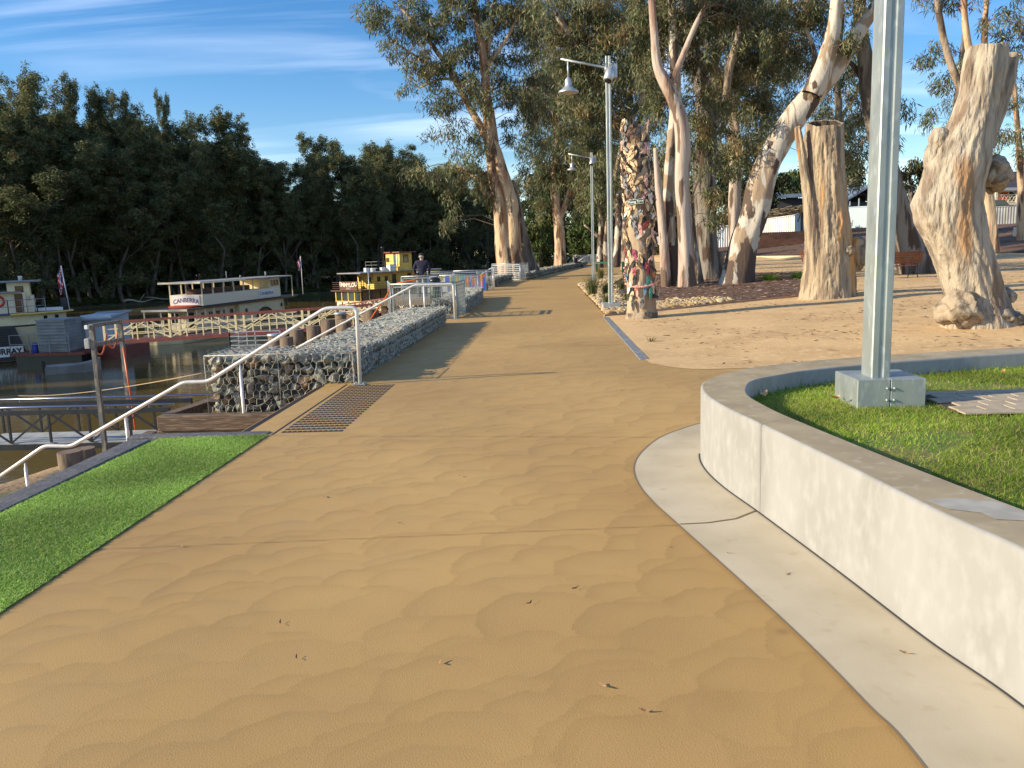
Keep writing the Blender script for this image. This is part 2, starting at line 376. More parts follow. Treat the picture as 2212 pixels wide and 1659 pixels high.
# ---------------------------------------------------------------- path: coloured concrete with hand-trowelled fans
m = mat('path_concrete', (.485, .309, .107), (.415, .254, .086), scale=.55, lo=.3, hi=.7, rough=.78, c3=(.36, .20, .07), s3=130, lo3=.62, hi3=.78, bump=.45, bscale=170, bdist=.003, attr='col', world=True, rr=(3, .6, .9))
def path_field(X, Yy):
    """colour tone and relief of the trowel fans, drawn from far-left to near-right so each fan overlaps the last"""
    tone = np.ones(X.shape); rel = np.zeros(X.shape)
    r = np.random.default_rng(3); xs, ys = X[0], Yy[:, 0]
    yy = 21.0; row = 0
    while yy > .2:
        xx = -3.2+r.uniform(0, .4)
        while xx < 3.4:
            cx, cy, Rr = xx+r.normal(0, .06), yy+r.normal(0, .06), r.uniform(.16, .32)
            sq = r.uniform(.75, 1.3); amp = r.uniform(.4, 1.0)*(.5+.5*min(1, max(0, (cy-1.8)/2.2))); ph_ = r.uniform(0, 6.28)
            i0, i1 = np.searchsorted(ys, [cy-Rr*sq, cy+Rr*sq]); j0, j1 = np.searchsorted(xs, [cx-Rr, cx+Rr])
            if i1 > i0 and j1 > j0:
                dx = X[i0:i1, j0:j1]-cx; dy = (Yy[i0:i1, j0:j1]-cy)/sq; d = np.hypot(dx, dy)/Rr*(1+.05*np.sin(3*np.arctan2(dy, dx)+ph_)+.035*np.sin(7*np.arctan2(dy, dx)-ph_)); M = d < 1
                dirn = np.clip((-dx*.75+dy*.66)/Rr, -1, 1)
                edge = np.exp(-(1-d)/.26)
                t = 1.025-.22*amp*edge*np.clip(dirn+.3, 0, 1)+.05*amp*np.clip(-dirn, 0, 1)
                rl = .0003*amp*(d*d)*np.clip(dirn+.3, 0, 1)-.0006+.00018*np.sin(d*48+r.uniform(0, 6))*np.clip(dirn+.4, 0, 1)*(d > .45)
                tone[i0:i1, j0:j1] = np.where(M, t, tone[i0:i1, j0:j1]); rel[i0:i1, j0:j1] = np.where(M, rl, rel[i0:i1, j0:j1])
            xx += r.uniform(.20, .40)
        yy -= r.uniform(.13, .24); row += 1
    # saw-cut joints and a few old stains
    for (a, bb) in (((-2.75, 4.42), (.75, 4.68)), ((-2.75, 7.42), (1.0, 6.97)), ((-2.5, 14.2), (1.4, 14.0))):
        ux, uy = bb[0]-a[0], bb[1]-a[1]; L = math.hypot(ux, uy)
        dd = np.abs((X-a[0])*uy-(Yy-a[1])*ux)/L; w_ = .005+.0009*Yy
        on = np.exp(-(dd/w_)**2)*((X-a[0])*ux+(Yy-a[1])*uy > 0)*((X-bb[0])*ux+(Yy-bb[1])*uy < 0)
        tone *= 1-.33*on; rel -= .004*on
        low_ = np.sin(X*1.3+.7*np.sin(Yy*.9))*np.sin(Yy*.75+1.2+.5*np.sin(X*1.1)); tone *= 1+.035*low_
    for cx, cy, rr_, dk in ((-1.9, 4.2, .7, .06), (.2, 5.6, .9, .05), (-.8, 2.6, .6, .05), (.95, 3.3, .03, .3), (.62, 2.75, .12, .1), (.4, 3.3, .2, .06), (-1.6, 3.1, .5, .05)):
        tone *= 1-dk*np.exp(-((X-cx)**2+(Yy-cy)**2)/rr_**2)
    return tone, rel
xs = np.arange(-2.86, 3.1, .014); ys = [1.2]
while ys[-1] < 20.5: ys.append(ys[-1]+max(.009, .0042*ys[-1]))
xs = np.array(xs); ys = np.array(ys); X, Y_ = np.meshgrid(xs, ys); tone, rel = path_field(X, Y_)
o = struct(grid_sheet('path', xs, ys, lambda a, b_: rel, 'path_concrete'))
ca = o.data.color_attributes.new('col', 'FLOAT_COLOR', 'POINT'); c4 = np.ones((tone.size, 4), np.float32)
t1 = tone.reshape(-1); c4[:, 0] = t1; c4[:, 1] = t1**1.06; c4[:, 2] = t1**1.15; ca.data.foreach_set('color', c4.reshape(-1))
def plain_attr(o, v=1.0):
    ca = o.data.color_attributes.new('col', 'FLOAT_COLOR', 'POINT'); ca.data.foreach_set('color', np.tile(np.array([v, v, v, 1], np.float32), len(o.data.vertices)))
mb = MB(); yy = [20.5+i*1.5 for i in range(0, 62)]                       # the far stretch bends to the right
for y in yy:
    a, b_ = float(lerp_tab(y, XL))-.6, float(lerp_tab(y, XR))+.25
    for t in np.linspace(0, 1, 6): mb.v.append((a+(b_-a)*t, y, .0))
for i in range(len(yy)-1):
    for j in range(5): mb.f.append((i*6+j, i*6+j+1, (i+1)*6+j+1, (i+1)*6+j)); mb.sm.append(False); mb.mi.append(0)
mb.add([(-2.86, -4, -.0), (3.1, -4, -.0), (3.1, 1.2, -.0), (-2.86, 1.2, -.0)], [(0, 1, 2, 3)])
mb.add([(-2.86, -4, -2.6), (-2.86, 20.5, -2.6), (-2.86, 20.5, -.006), (-2.86, -4, -.006)], [(0, 1, 2, 3)])
mb.add([(3.09, 7.0, -.002), (6.6, 7.6, -.002), (6.6, 10.9, -.002), (3.09, 10.95, -.002)], [(0, 1, 2, 3)]); mb.box(-3.45, -2.86, 19.45, 22.35, -1.2, -.0); mb.box(-3.4, -2.9, 36.3, 38.4, -1.2, 0.0)
o = struct(mb.build('path_far', 'path_concrete')); plain_attr(o, .97)
# first stair lip with nosing grooves
mb = MB(); mb.box(-2.93, -2.865, 7.5, 10.36, -.17, -.002)
for k in range(4): mb.box(-2.995-.0+k*.028-.0, -2.983+k*.028, 7.5, 10.36, -.01, .004) if False else None
o = struct(mb.build('path_edge', 'path_concrete')); plain_attr(o, .95)
# ---------------------------------------------------------------- sand edge sheets, apron, wall
def sheet(name, out, z, m, hf=None):
    bm = bmesh.new(); vs = [bm.verts.new((p[0], p[1], z if hf is None else float(hf(p[0], p[1]))+z)) for p in out]
    bm.faces.new(vs); bmesh.ops.triangulate(bm, faces=bm.faces[:]); me = bpy.data.meshes.new(name); bm.normal_update(); bm.to_mesh(me); bm.free()
    if me.polygons[0].normal.z < 0: me.flip_normals()
    me.materials.append(MATS[m]); o = bpy.data.objects.new(name, me); C.objects.link(o); return o
# sand where it runs over the concrete (edge measured on the path)
e = smooth_line([(1.42, 20.2), (1.42, 16), (1.41, 12.1), (1.52, 11.45), (1.8, 11.02), (2.15, 10.88), (2.6, 10.9), (3.6, 10.7), (6.5, 10.6)], 5)
sand = [tuple(p) for p in e]+[(6.5, 14), (4.0, 20.2)]
struct(sheet('sand_verge', sand, .004, 'dirt', lambda x, y: max(0, float(HR(x, y)))))
WO = smooth_line([(1.68, .6), (1.66, 1.9), (1.60, 2.7), (1.50, 3.2), (1.40, 3.9), (1.25, 4.85), (1.155, 5.4), (1.12, 5.86), (1.15, 6.25), (1.24, 6.55), (1.45, 6.88), (1.88, 7.28), (2.85, 7.70), (4.57, 8.12), (7, 8.6), (11, 9.3)], 8)
WI = smooth_line([(2.12, .6), (2.10, 1.9), (1.97, 2.7), (1.84, 3.2), (1.67, 4.0), (1.48, 5.05), (1.43, 5.5), (1.42, 5.85), (1.49, 6.19), (1.62, 6.5), (1.9, 6.76), (2.3, 7.02), (3.2, 7.38), (4.65, 7.77), (7.1, 8.2), (11.1, 8.9)], 8)
WT = .55
def wall_section(a, b_, inn=.007):
    """ring of the wall cross-section with rounded (arrised) top edges"""
    d = (b_-a)/np.linalg.norm(b_-a); r = .018
    P = [(a, -.6), (a, WT-r), (a+d*r*.3, WT-r*.3), (a+d*r, WT), (b_-d*r, WT), (b_-d*r*.3, WT-r*.3), (b_, WT-r), (b_, -.2)]
    return [(p[0], p[1], z) for p, z in P]
wallt = thing('garden_wall', 'pale concrete seat wall curving round the raised lawn', 'wall', (1.2, 6, 0))
n_ = len(WO); cuts = [0, 50-2, n_-30, n_-1]
jt = min(range(n_), key=lambda i: abs(WO[i][1]-4.88)+(0 if i < 60 else 99)); cuts = [0, jt, n_-1]
mb = MB()
for ci in range(len(cuts)-1):
    idx = list(range(cuts[ci], cuts[ci+1]+1)); o0 = len(mb.v)
    for q, i in enumerate(idx):
        a, b_ = WO[i].copy(), WI[i].copy()
        if q == 0 and ci > 0: f = .0035/np.linalg.norm(WO[i+1]-WO[i]); a = a+(WO[i+1]-WO[i])*f; b_ = b_+(WI[i+1]-WI[i])*f
        mb.v += wall_section(a, b_)
    k = 8
    for q in range(len(idx)-1):
        for j in range(k-1):
            mb.f.append((o0+q*k+j, o0+q*k+j+1, o0+(q+1)*k+j+1, o0+(q+1)*k+j)); mb.sm.append(j not in (3,)); mb.mi.append(1 if j in (3,) else 0)
    for q in (0, len(idx)-1): mb.f.append(tuple(o0+q*k+j for j in (range(k) if q else range(k-1, -1, -1)))); mb.sm.append(False); mb.mi.append(0)
mb.build('wall_body', ['concrete', 'concrete_top'], wallt)
mat('grout_pale', (.42, .40, .34), (.34, .32, .27), scale=9, rough=.9, world=True)
pp = [G(q[0], q[1], .5515) for q in ((1995, 1080), (2060, 1076), (2150, 1083), (2225, 1108), (2232, 1126), (2150, 1122), (2120, 1108), (2050, 1100))]
MB().add([(v.x, v.y, .5525) for v in pp], [tuple(range(len(pp)))[::-1]]).build('repair_patch', 'grout_pale', wallt)
# black joint strip at the foot of the wall
mb = MB(); mat('joint_filler', (.05, .05, .05), rough=.9)
for i in range(0, n_-40):
    if WO[i][1] > 6.35: break
    for q in (0, 1):
        p = WO[i]; t = WO[min(i+1, n_-1)]-WO[max(i-1, 0)]; t = t/np.linalg.norm(t); nn = np.array([-t[1], t[0]])
        mb.v.append((p[0]+nn[0]*(-.005 if q == 0 else .013), p[1]+nn[1]*(-.005 if q == 0 else .013), .0115))
c = len(mb.v)//2
for i in range(c-1): mb.f.append((2*i, 2*i+2, 2*i+3, 2*i+1)); mb.sm.append(False); mb.mi.append(0)
mb.build('joint_strip', 'joint_filler', wallt)
# concrete apron at the wall's foot
AP = smooth_line([(1.12, 1.0), (1.12, 2.37), (1.08, 2.72), (1.02, 3.15), (.90, 3.81), (.73, 4.67), (.65, 5.08), (.60, 5.5), (.61, 5.95), (.71, 6.4), (.93, 6.93), (1.2, 7.3), (1.39, 7.5)], 6)
inner = [tuple(WO[i]+np.array([.03, 0])) for i in range(n_) if WO[i][1] > 1.0 and WO[i][0] < 1.35+.4*(WO[i][1] < 6) and WO[i][1] < 6.9]
struct(sheet('concrete_apron', [tuple(p) for p in AP]+inner[::-1], .006, 'apron_concrete'))
mb = MB()
for i in range(len(AP)-1):
    a, b_ = AP[i], AP[i+1]; t = (b_-a)/np.linalg.norm(b_-a); nn = np.array([-t[1], t[0]])*.005
    mb.add([(a[0]-nn[0], a[1]-nn[1], .008), (b_[0]-nn[0], b_[1]-nn[1], .008), (b_[0]+nn[0], b_[1]+nn[1], .008), (a[0]+nn[0], a[1]+nn[1], .008)], [(0, 3, 2, 1)])
j0 = [np.array(p) for p in ((.74, 4.67), (.9, 4.685), (1.08, 4.75), (1.24, 4.9))]
for i in range(3):
    a, b_ = j0[i], j0[i+1]; t = (b_-a)/np.linalg.norm(b_-a); nn = np.array([-t[1], t[0]])*.006
    mb.add([(a[0]-nn[0], a[1]-nn[1], .0095), (b_[0]-nn[0], b_[1]-nn[1], .0095), (b_[0]+nn[0], b_[1]+nn[1], .0095), (a[0]+nn[0], a[1]+nn[1], .0095)], [(0, 3, 2, 1)])
mat('joint_dark', (.22, .16, .09), rough=.9); struct(mb.build('apron_joint', 'joint_dark'))
# ---------------------------------------------------------------- grass
def blades(name, poly, n, h, wd, base, cols, mname, lean=.5, hv=.35, zf=None, seed=1, dens=None):
    r = np.random.default_rng(seed); P = np.array([p[:2] for p in poly]); lo, hi_ = P.min(0), P.max(0)
    xy = r.uniform(lo, hi_, (int(n*1.9), 2)); 
    if dens is not None: xy = xy[r.random(len(xy)) < dens(xy)]
    xy = xy[inpoly(xy, [tuple(p) for p in P])][:n]; k = len(xy)
    z = np.full(k, base) if zf is None else zf(xy[:, 0], xy[:, 1])
    a = r.uniform(0, 2*math.pi, k); hh = h*(1+hv*r.normal(size=k)).clip(.35, 2); ln = lean*r.random(k)*hh; b = r.uniform(0, 2*math.pi, k)
    w2 = wd*r.uniform(.6, 1.3, k)/2
    p0 = np.stack([xy[:, 0]-np.cos(a)*w2, xy[:, 1]-np.sin(a)*w2, z], -1); p1 = np.stack([xy[:, 0]+np.cos(a)*w2, xy[:, 1]+np.sin(a)*w2, z], -1)
    tx = np.stack([np.cos(b)*ln, np.sin(b)*ln, hh], -1); c = (p0+p1)/2
    V = np.stack([p0, p1, c+tx+(p1-p0)*.12, c+tx-(p1-p0)*.12], 1)
    ci = r.integers(0, len(cols), k); cc = np.array(cols)[ci]*r.uniform(.7, 1.25, (k, 1))
    patch = .82+.3*(np.sin(xy[:, 0]*3.1+2*np.sin(xy[:, 1]*1.7))*np.sin(xy[:, 1]*2.3+xy[:, 0]))
    return quads(name, V, mname, cc*patch[:, None].clip(.6, 1.25))
m = mat('grass_blade', (1, 1, 1), attr='col', rough=.55, spec=.3)
def translucent(mn, fac=.35):
    m = MATS[mn]; n = m.node_tree.nodes; l = m.node_tree.links; b = n['Principled BSDF']; out = [x for x in n if x.type == 'OUTPUT_MATERIAL'][0]
    t = n.new('ShaderNodeBsdfTranslucent'); mx = n.new('ShaderNodeMixShader'); mx.inputs[0].default_value = fac
    src = b.inputs['Base Color'].links[0].from_socket; l.new(src, t.inputs['Color']); l.new(b.outputs[0], mx.inputs[1]); l.new(t.outputs[0], mx.inputs[2]); l.new(mx.outputs[0], out.inputs['Surface'])
translucent('grass_blade', .45)
mat('turf_base', (.10, .26, .05), rough=.9); mat('lawn_base', (.12, .18, .03), (.24, .20, .07), scale=2.5, rough=.95, world=True)
turf = [(-2.6, -1), (-2.6, 7.40), (-3.60, 7.33), (-3.62, 7.25), (-3.64, 5), (-3.66, -1)]
struct(sheet('artificial_turf_base', turf, .006, 'turf_base'))
tag(blades('artificial_turf', [(-2.6, 2.6), (-2.6, 7.40), (-3.60, 7.33), (-3.64, 5), (-3.66, 2.6)], 130000, .010, .0055, .006, [(.40, .62, .11), (.33, .53, .09), (.50, .70, .18), (.26, .44, .07), (.62, .76, .28)], 'grass_blade', lean=2.6, seed=4), kind='stuff')
LP = [tuple(p) for p in WI[2:]]+[(11.5, .6)]
struct(sheet('lawn_soil', LP, .40, 'lawn_base'))
def dry(xy): return (1-((xy[:, 0] > 2.79) & (xy[:, 0] < 4.31) & (xy[:, 1] > 5.59) & (xy[:, 1] < 6.48)))*(.35+.65*(np.sin(xy[:, 0]*2.2+1.3*np.sin(xy[:, 1]*1.9))*np.sin(xy[:, 1]*1.6+.5) > -.55))
lawn_poly = [tuple(p) for p in WI if 1.8 < p[1] < 8.4 and p[0] < 6.8]+[(6.8, 4.2), (4.0, 2.2)]
LZ = lambda x, y: .40+.035*(np.sin(x*1.9+1)*np.sin(y*1.5))+0*x
tag(blades('lawn_grass', lawn_poly, 170000, .020, .0052, .41, [(.28, .45, .035), (.35, .51, .05), (.21, .37, .03), (.43, .53, .08), (.55, .48, .18)], 'grass_blade', lean=2.2, seed=5, dens=dry), kind='stuff')
def edge_grass(seed):
    r = np.random.default_rng(seed); pts = [p for p in WI if 1.9 < p[1] < 8.2 and p[0] < 6]
    pl = [tuple(p) for p in pts]+[tuple(p+np.array([.10, -.06])) for p in pts[::-1]]
    return blades('lawn_edge_grass', pl, 9000, .045, .0055, .42, [(.12, .25, .02), (.16, .30, .03)], 'grass_blade', lean=.7, seed=seed)
tag(edge_grass(9), kind='stuff')
# ================================================================ LEFT EDGE: TURF TIMBER, STAIRS, GABIONS, RAILS, FENCES
# turf edging timbers
t = thing('timber_edging', 'weathered grey timber edging along the artificial turf', 'edging', (-3.75, 5, 0))
mb = MB(); mb.bbox(-3.87, -3.655, -2, 7.30, -1.9, .012, .012); mb.build('sleeper', 'timber_grey', t)
mb = MB(); mb.bbox(-3.95, -2.62, 7.405, 7.56, -1.9, .010, .01); mb.build('sleeper', 'timber_grey', t)
# tactile strip at the stair head
mat('stud_dark', (.06, .04, .035), rough=.6)
t = thing('tactile_strip', 'dark studded tactile strip set at the head of the river stairs', 'tactile paving', (-2.2, 8.9, 0))
mb = MB(); mb.box(-2.585, -2.57, 7.42, 10.36, -.01, .0035); mb.build('edge_joint', 'stud_dark', t)
mb = MB()
for i in range(12):
    for j in range(24):
        x, y = -2.50+i*.049, 7.53+j*.117
        mb.add([(x-.018, y-.032, 0), (x+.018, y-.032, 0), (x+.018, y+.032, 0), (x-.018, y+.032, 0), (x-.013, y-.025, .0055), (x+.013, y-.025, .0055), (x+.013, y+.025, .0055), (x-.013, y+.025, .0055)],
               [(4, 5, 6, 7), (0, 1, 5, 4), (1, 2, 6, 5), (2, 3, 7, 6), (3, 0, 4, 7)])
mb.build('studs', 'stud_dark', t)
# stairs down to the landing
st = thing('river_stairs', 'ochre concrete stairs descending from the path to the river landing', 'stairs', (-3.2, 9, -.5))
mat('step_concrete', (.42, .26, .11), (.36, .22, .09), scale=2, rough=.85, bump=.3, bscale=60, bdist=.003)
x, z = -2.935, -.17
for k in range(11):
    wdt = .28 if k != 4 else .75
    mb = MB(); mb.box(x-wdt, x, 7.6, 10.36, -2.4, z); mb.build('step', 'step_concrete', st)
    x -= wdt+.0; z -= .165
mb = MB()
for k in range(4): mb.box(-2.915+k*.017, -2.907+k*.017, 7.52, 10.34, -.004, .0025)
mb.build('nosing_groove', 'stud_dark', st)
# --- handrail
def rail_tube(pts, r, n=12):
    q = [Vector(p) for p in pts]; out = [q[0]]
    for i in range(1, len(q)-1):                                  # round every bend
        a, b, c = q[i-1], q[i], q[i+1]; l1 = min(.07, (b-a).length*.45); l2 = min(.07, (c-b).length*.45)
        p0 = b+(a-b).normalized()*l1; p2 = b+(c-b).normalized()*l2
        for t_ in (0, .25, .5, .75, 1): out.append(p0*(1-t_)**2+b*2*t_*(1-t_)+p2*t_**2)
    out.append(q[-1]); return MB().tube(out, r, n)
h = thing('stair_handrail', 'near silver tube handrail stepping down beside the river stairs', 'handrail', (-2.37, 10.33, 0), 'handrails of the river stairs')
yq = 10.33
P_ = [Y(778, 829, yq), Y(770, 664, yq), Y(703, 666, yq), Y(450, 824, yq), Y(396, 826, yq), Y(154, 964, yq), Y(96, 963, yq), Y(-60, 1070, yq)]
P_[0].z = .01; rail_tube(P_, .0245).build('rail', 'rail_paint', h)
mb = MB(); mb.box(P_[0].x-.075, P_[0].x+.075, yq-.06, yq+.06, .0025, .014)
for sx in (-.055, .055):
    for sy in (-.042, .042): mb.lathe((P_[0].x+sx, yq+sy, .014), [(.012, 0), (.012, .012), (.006, .018)], 6)
mb.build('base_plate', 'galv', h)
for (a, b_) in (((518, 786), (532, 934)), ((271, 896), (277, 956)), ((54, 1000), (62, 1080))):
    p, q = Y(*a, yq), Y(*b_, yq); q.x = p.x; mb = MB(); mb.tube([p, q], .013, 8); mb.tube([p+(q-p)*.12, Vector((p.x, yq, max(q.z, p.z-1.0)-.25))], .021, 10); mb.build('post', 'rail_paint', h)
# --- stones
def stone_meshes(n, seed, mats, flat=.8):
    out = []; r = random.Random(seed)
    for k in range(n):
        bm = bmesh.new()
        for _ in range(9):
            v = Vector([r.gauss(0, 1) for _ in range(3)]).normalized()*r.uniform(.72, 1.1)
            bm.verts.new((v.x, v.y*r.uniform(.75, 1), v.z*flat))
        bmesh.ops.convex_hull(bm, input=bm.verts[:]); 
        for v in [v for v in bm.verts if not v.link_faces]: bm.verts.remove(v)
        bmesh.ops.bevel(bm, geom=bm.edges[:], offset=.02, segments=1, affect='EDGES', clamp_overlap=True)
        me = bpy.data.meshes.new('stone'); bm.to_mesh(me); bm.free(); me.materials.append(MATS[mats[k % len(mats)]]); out.append(me)
    return out
mat('stone_green', (.29, .30, .245), (.17, .18, .155), scale=1.6, lo=.35, hi=.65, rough=.85, c3=(.36, .36, .30), s3=4, lo3=.5, hi3=.65, bump=.6, bscale=5, bdist=.12)
mat('stone_grey', (.33, .315, .255), (.21, .20, .18), scale=1.3, lo=.35, hi=.65, rough=.85, c3=(.40, .37, .30), s3=4, bump=.6, bscale=5, bdist=.12)
mat('stone_brown', (.36, .25, .15), (.26, .19, .13), scale=1.3, rough=.85, bump=.6, bscale=5, bdist=.12)
mat('wire_galv', (.56, .56, .49), rough=.5, metal=.1)
STM = stone_meshes(14, 5, ['stone_green', 'stone_grey', 'stone_green', 'stone_green', 'stone_grey', 'stone_brown', 'stone_green'])
def stones_joined(items, name, parent):
    """items: (mesh, pos, scale, rot) joined into one mesh"""
    mats = ['stone_green', 'stone_grey', 'stone_brown']; V = []; F = []; mi = []; o = 0; cache = {}
    for me, p, s, Rm in items:
        if me.name not in cache:
            a = np.empty(len(me.vertices)*3); me.vertices.foreach_get('co', a); cache[me.name] = (a.reshape(-1, 3), [tuple(f.vertices) for f in me.polygons])
        a, fs = cache[me.name]; V.append((a*np.array(s))@np.array(Rm).T+np.array(p)); F += [tuple(i+o for i in f) for f in fs]
        k = mats.index(me.materials[0].name); mi += [k]*len(fs); o += len(a)
    me = bpy.data.meshes.new(name); off = np.array(parent.location) if parent else 0
    me.from_pydata((np.concatenate(V)-off).tolist(), [], F)
    for q in mats: me.materials.append(MATS[q])
    me.polygons.foreach_set('material_index', mi); me.update(); ob = bpy.data.objects.new(name, me); C.objects.link(ob); ob.parent = parent; return ob
def rrot(r): return Matrix.Rotation(r.uniform(0, 6.28), 3, 'Z') @ Matrix.Rotation(r.uniform(-.5, .5), 3, 'X') @ Matrix.Rotation(r.uniform(-.5, .5), 3, 'Y')
def hexwire(mb, o, ux, uy, W, H, cell=.085, wr=.0028, jit=.006, bulge=None, seed=0):
    """twisted hexagon wire netting on the rectangle o + u*ux + v*uy"""
    r = random.Random(seed); o, ux, uy = Vector(o), Vector(ux), Vector(uy); nrm = ux.cross(uy); cache = {}
    def pt(i, j):
        if (i, j) not in cache:
            u = i*cell*.5+r.gauss(0, jit); v = j*cell*.29*1.15+r.gauss(0, jit)
            b = bulge(u, v) if bulge else 0
            cache[(i, j)] = (o+ux*min(max(u, 0), W)+uy*min(max(v, 0), H)+nrm*(b+r.gauss(0, jit*.8)), u, v)
        return cache[(i, j)]
    ni = int(W/(cell*.5))+1; nj = int(H/(cell*.29*1.15)/3)+1
    for j in range(nj+1):
        for i in range(ni+1):
            for (a, b) in (((i, 3*j+((i+j) % 2)), (i+1, 3*j+((i+1+j) % 2))), ((i, 3*j+1), (i, 3*j+3)) if (i+j) % 2 else (None, None)):
                if a is None: continue
                (p, u1, v1), (q, u2, v2) = pt(*a), pt(*b)
                if max(u1, u2) > W+.03 or max(v1, v2) > H+.03 or (p-q).length < .01: continue
                mb.tube([p, q], wr, 3, cap=False, smooth=False)
def gabion(name, label, line, width, z0, z1, parts=True, seed=1, size=.075, wires=True, front=None, faces=('top', 'side', 'near'), cell=.085):
    """line: the path-side foot line (near to far); the cage extends to the left of it"""
    r = random.Random(seed); L0 = Vector((line[0][0], line[0][1], 0)); t = thing(name, label, 'gabion', (L0.x, L0.y, 0), 'stone filled wire gabions along the path')
    items = []
    for a, b in zip(line[:-1], line[1:]):
        a = Vector((*a, 0)); b = Vector((*b, 0)); d = (b-a); L = d.length; d.normalize(); n = Vector((-d.y, d.x, 0))
        sp = size*1.5
        def put(s, w_, z):
            k = r.uniform(.95, 1.4)*size
            items.append((r.choice(STM), tuple(a+d*s+n*w_+Vector((0, 0, z))), (k*1.1, k, k*.9), rrot(r)))
        s = sp*.5
        while s < L:
            z = z0+size*.7
            while z < z1-size*.4: put(s+r.gauss(0, .01), size*.75+r.uniform(-.01, .015), z+r.gauss(0, .008)); z += size*1.45
            put(s+sp*.3, size*.62, z1-size*.62); put(s+sp*.7, size*.7, z1-size*.66)
            w_ = size
            while w_ < width-size*.5: put(s, w_, z1-size*.75+r.gauss(0, .012)); w_ += sp
            z = z0+size*.7
            while z < z1-size*.4: put(s, width-size*.8, z); z += size*1.6
            s += sp
    a = Vector((*line[0], 0)); d = (Vector((*line[1], 0))-a).normalized(); n = Vector((-d.y, d.x, 0)); w_ = size
    while w_ < width-size*.4:
        z = z0+size*.7
        while z < z1-size*.4: items.append((r.choice(STM), tuple(a+n*w_+d*size*.8+Vector((0, 0, z))), (size, size, size*.9), rrot(r))); z += size*1.45
        w_ += size*1.5
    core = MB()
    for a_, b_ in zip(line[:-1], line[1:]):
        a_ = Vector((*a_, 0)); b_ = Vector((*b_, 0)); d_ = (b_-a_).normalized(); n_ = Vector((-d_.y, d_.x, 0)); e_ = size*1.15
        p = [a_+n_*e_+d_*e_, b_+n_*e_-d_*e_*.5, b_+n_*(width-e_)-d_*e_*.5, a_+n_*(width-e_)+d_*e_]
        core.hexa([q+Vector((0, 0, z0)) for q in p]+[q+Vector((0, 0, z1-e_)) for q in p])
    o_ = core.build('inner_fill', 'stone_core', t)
    tag(stones_joined(items, 'stone_fill', t), kind='stuff')
    if wires:
        mb = MB()
        for a_, b_ in zip(line[:-1], line[1:]):
            a_ = Vector((*a_, 0)); b_ = Vector((*b_, 0)); d_ = (b_-a_); L = d_.length; d_.normalize(); n_ = Vector((-d_.y, d_.x, 0))
            hexwire(mb, a_+Vector((0, 0, z1+.012)), d_, n_, L, width, cell, .0021, .011, seed=seed, bulge=lambda u, v: .012*math.sin(u*5)*math.sin(v*7))
            hexwire(mb, a_-n_*.012+Vector((0, 0, z0)), d_, Vector((0, 0, 1)), L, z1-z0, cell, .0020, .007, seed=seed+1)
        hexwire(mb, a-d*.01+Vector((0, 0, z0)), n, Vector((0, 0, 1)), width, z1-z0, cell, .003, .005, seed=seed+2)
        mb.build('wire_netting', 'wire_galv', t)
    return t
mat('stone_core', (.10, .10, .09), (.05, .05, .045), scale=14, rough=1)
# nearest gabion: an L whose front faces the stairs
t = gabion('gabion_wall', 'nearest stone gabion, its broad front face looking over the river stairs', [(-2.47, 11.42), (-2.34, 19.2)], .98, -.2, .40, seed=2, size=.078)
FX0, FX1, FY, FZ0, FZ1 = -4.43, -2.50, 10.44, -.36, .40
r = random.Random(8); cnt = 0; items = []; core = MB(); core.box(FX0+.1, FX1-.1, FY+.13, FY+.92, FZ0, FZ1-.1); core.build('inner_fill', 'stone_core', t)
zq = FZ0+.07; row = 0
while zq < FZ1-.03:
    xq = FX0+.06+(.05 if row % 2 else 0)
    while xq < FX1-.03:
        k = r.uniform(.075, .135); xq += k*.70
        me = r.choice(STM); pos = Vector((xq, FY+.082+r.uniform(-.01, .02), zq+r.uniform(-.012, .012))); Rm = rrot(r); s_ = (k*1.05, k*.9, k*.95)
        if cnt < 98:
            o = bpy.data.objects.new('stone', me); C.objects.link(o); o.parent = t
            o.matrix_local = Matrix.Translation(pos-t.location) @ Rm.to_4x4() @ Matrix.Diagonal((*s_, 1)); cnt += 1
        else: items.append((me, tuple(pos), s_, Rm))
        xq += k*.70
    zq += .122; row += 1
for i in range(420):
    f = r.random()
    if f < .75: pos = (r.uniform(FX0+.05, FX1-.05), r.uniform(FY+.06, FY+.95), FZ1-.065+r.gauss(0, .012))
    elif f < .88: pos = (FX1-.06, r.uniform(FY+.05, FY+.95), r.uniform(FZ0, FZ1-.05))
    else: pos = (FX0+.06, r.uniform(FY+.05, FY+.95), r.uniform(FZ0, FZ1-.05))
    k = r.uniform(.07, .105); items.append((r.choice(STM), pos, (k, k, k*.9), rrot(r)))
tag(stones_joined(items, 'stone_fill', t), kind='stuff')
mb = MB(); X1 = Vector((1, 0, 0)); Z1 = Vector((0, 0, 1))
hexwire(mb, (FX0, FY-.004, FZ0), X1, Z1, .955, FZ1-FZ0, .092, .0019, .008, seed=31); hexwire(mb, (FX0+.965, FY-.004, FZ0), X1, Z1, .965, FZ1-FZ0, .092, .0019, .008, seed=32)
hexwire(mb, (FX0, FY, FZ1+.01), X1, Vector((0, 1, 0)), FX1-FX0, .98, .085, .0021, .010, seed=33); hexwire(mb, (FX1+.006, FY, FZ0), Vector((0, 1, 0)), Z1, .98, FZ1-FZ0, .1, .003, .006, seed=34)
for x in (FX0, FX0+.96, FX1):
    for z_ in (0, 1): mb.tube([(x, FY-.006, FZ0), (x+.004, FY-.012, (FZ0+FZ1)/2), (x, FY-.006, FZ1)], .006, 5)
for z_ in (FZ0, FZ1+.008): mb.tube([(FX0, FY-.005, z_), (FX1, FY-.005, z_)], .005, 5)
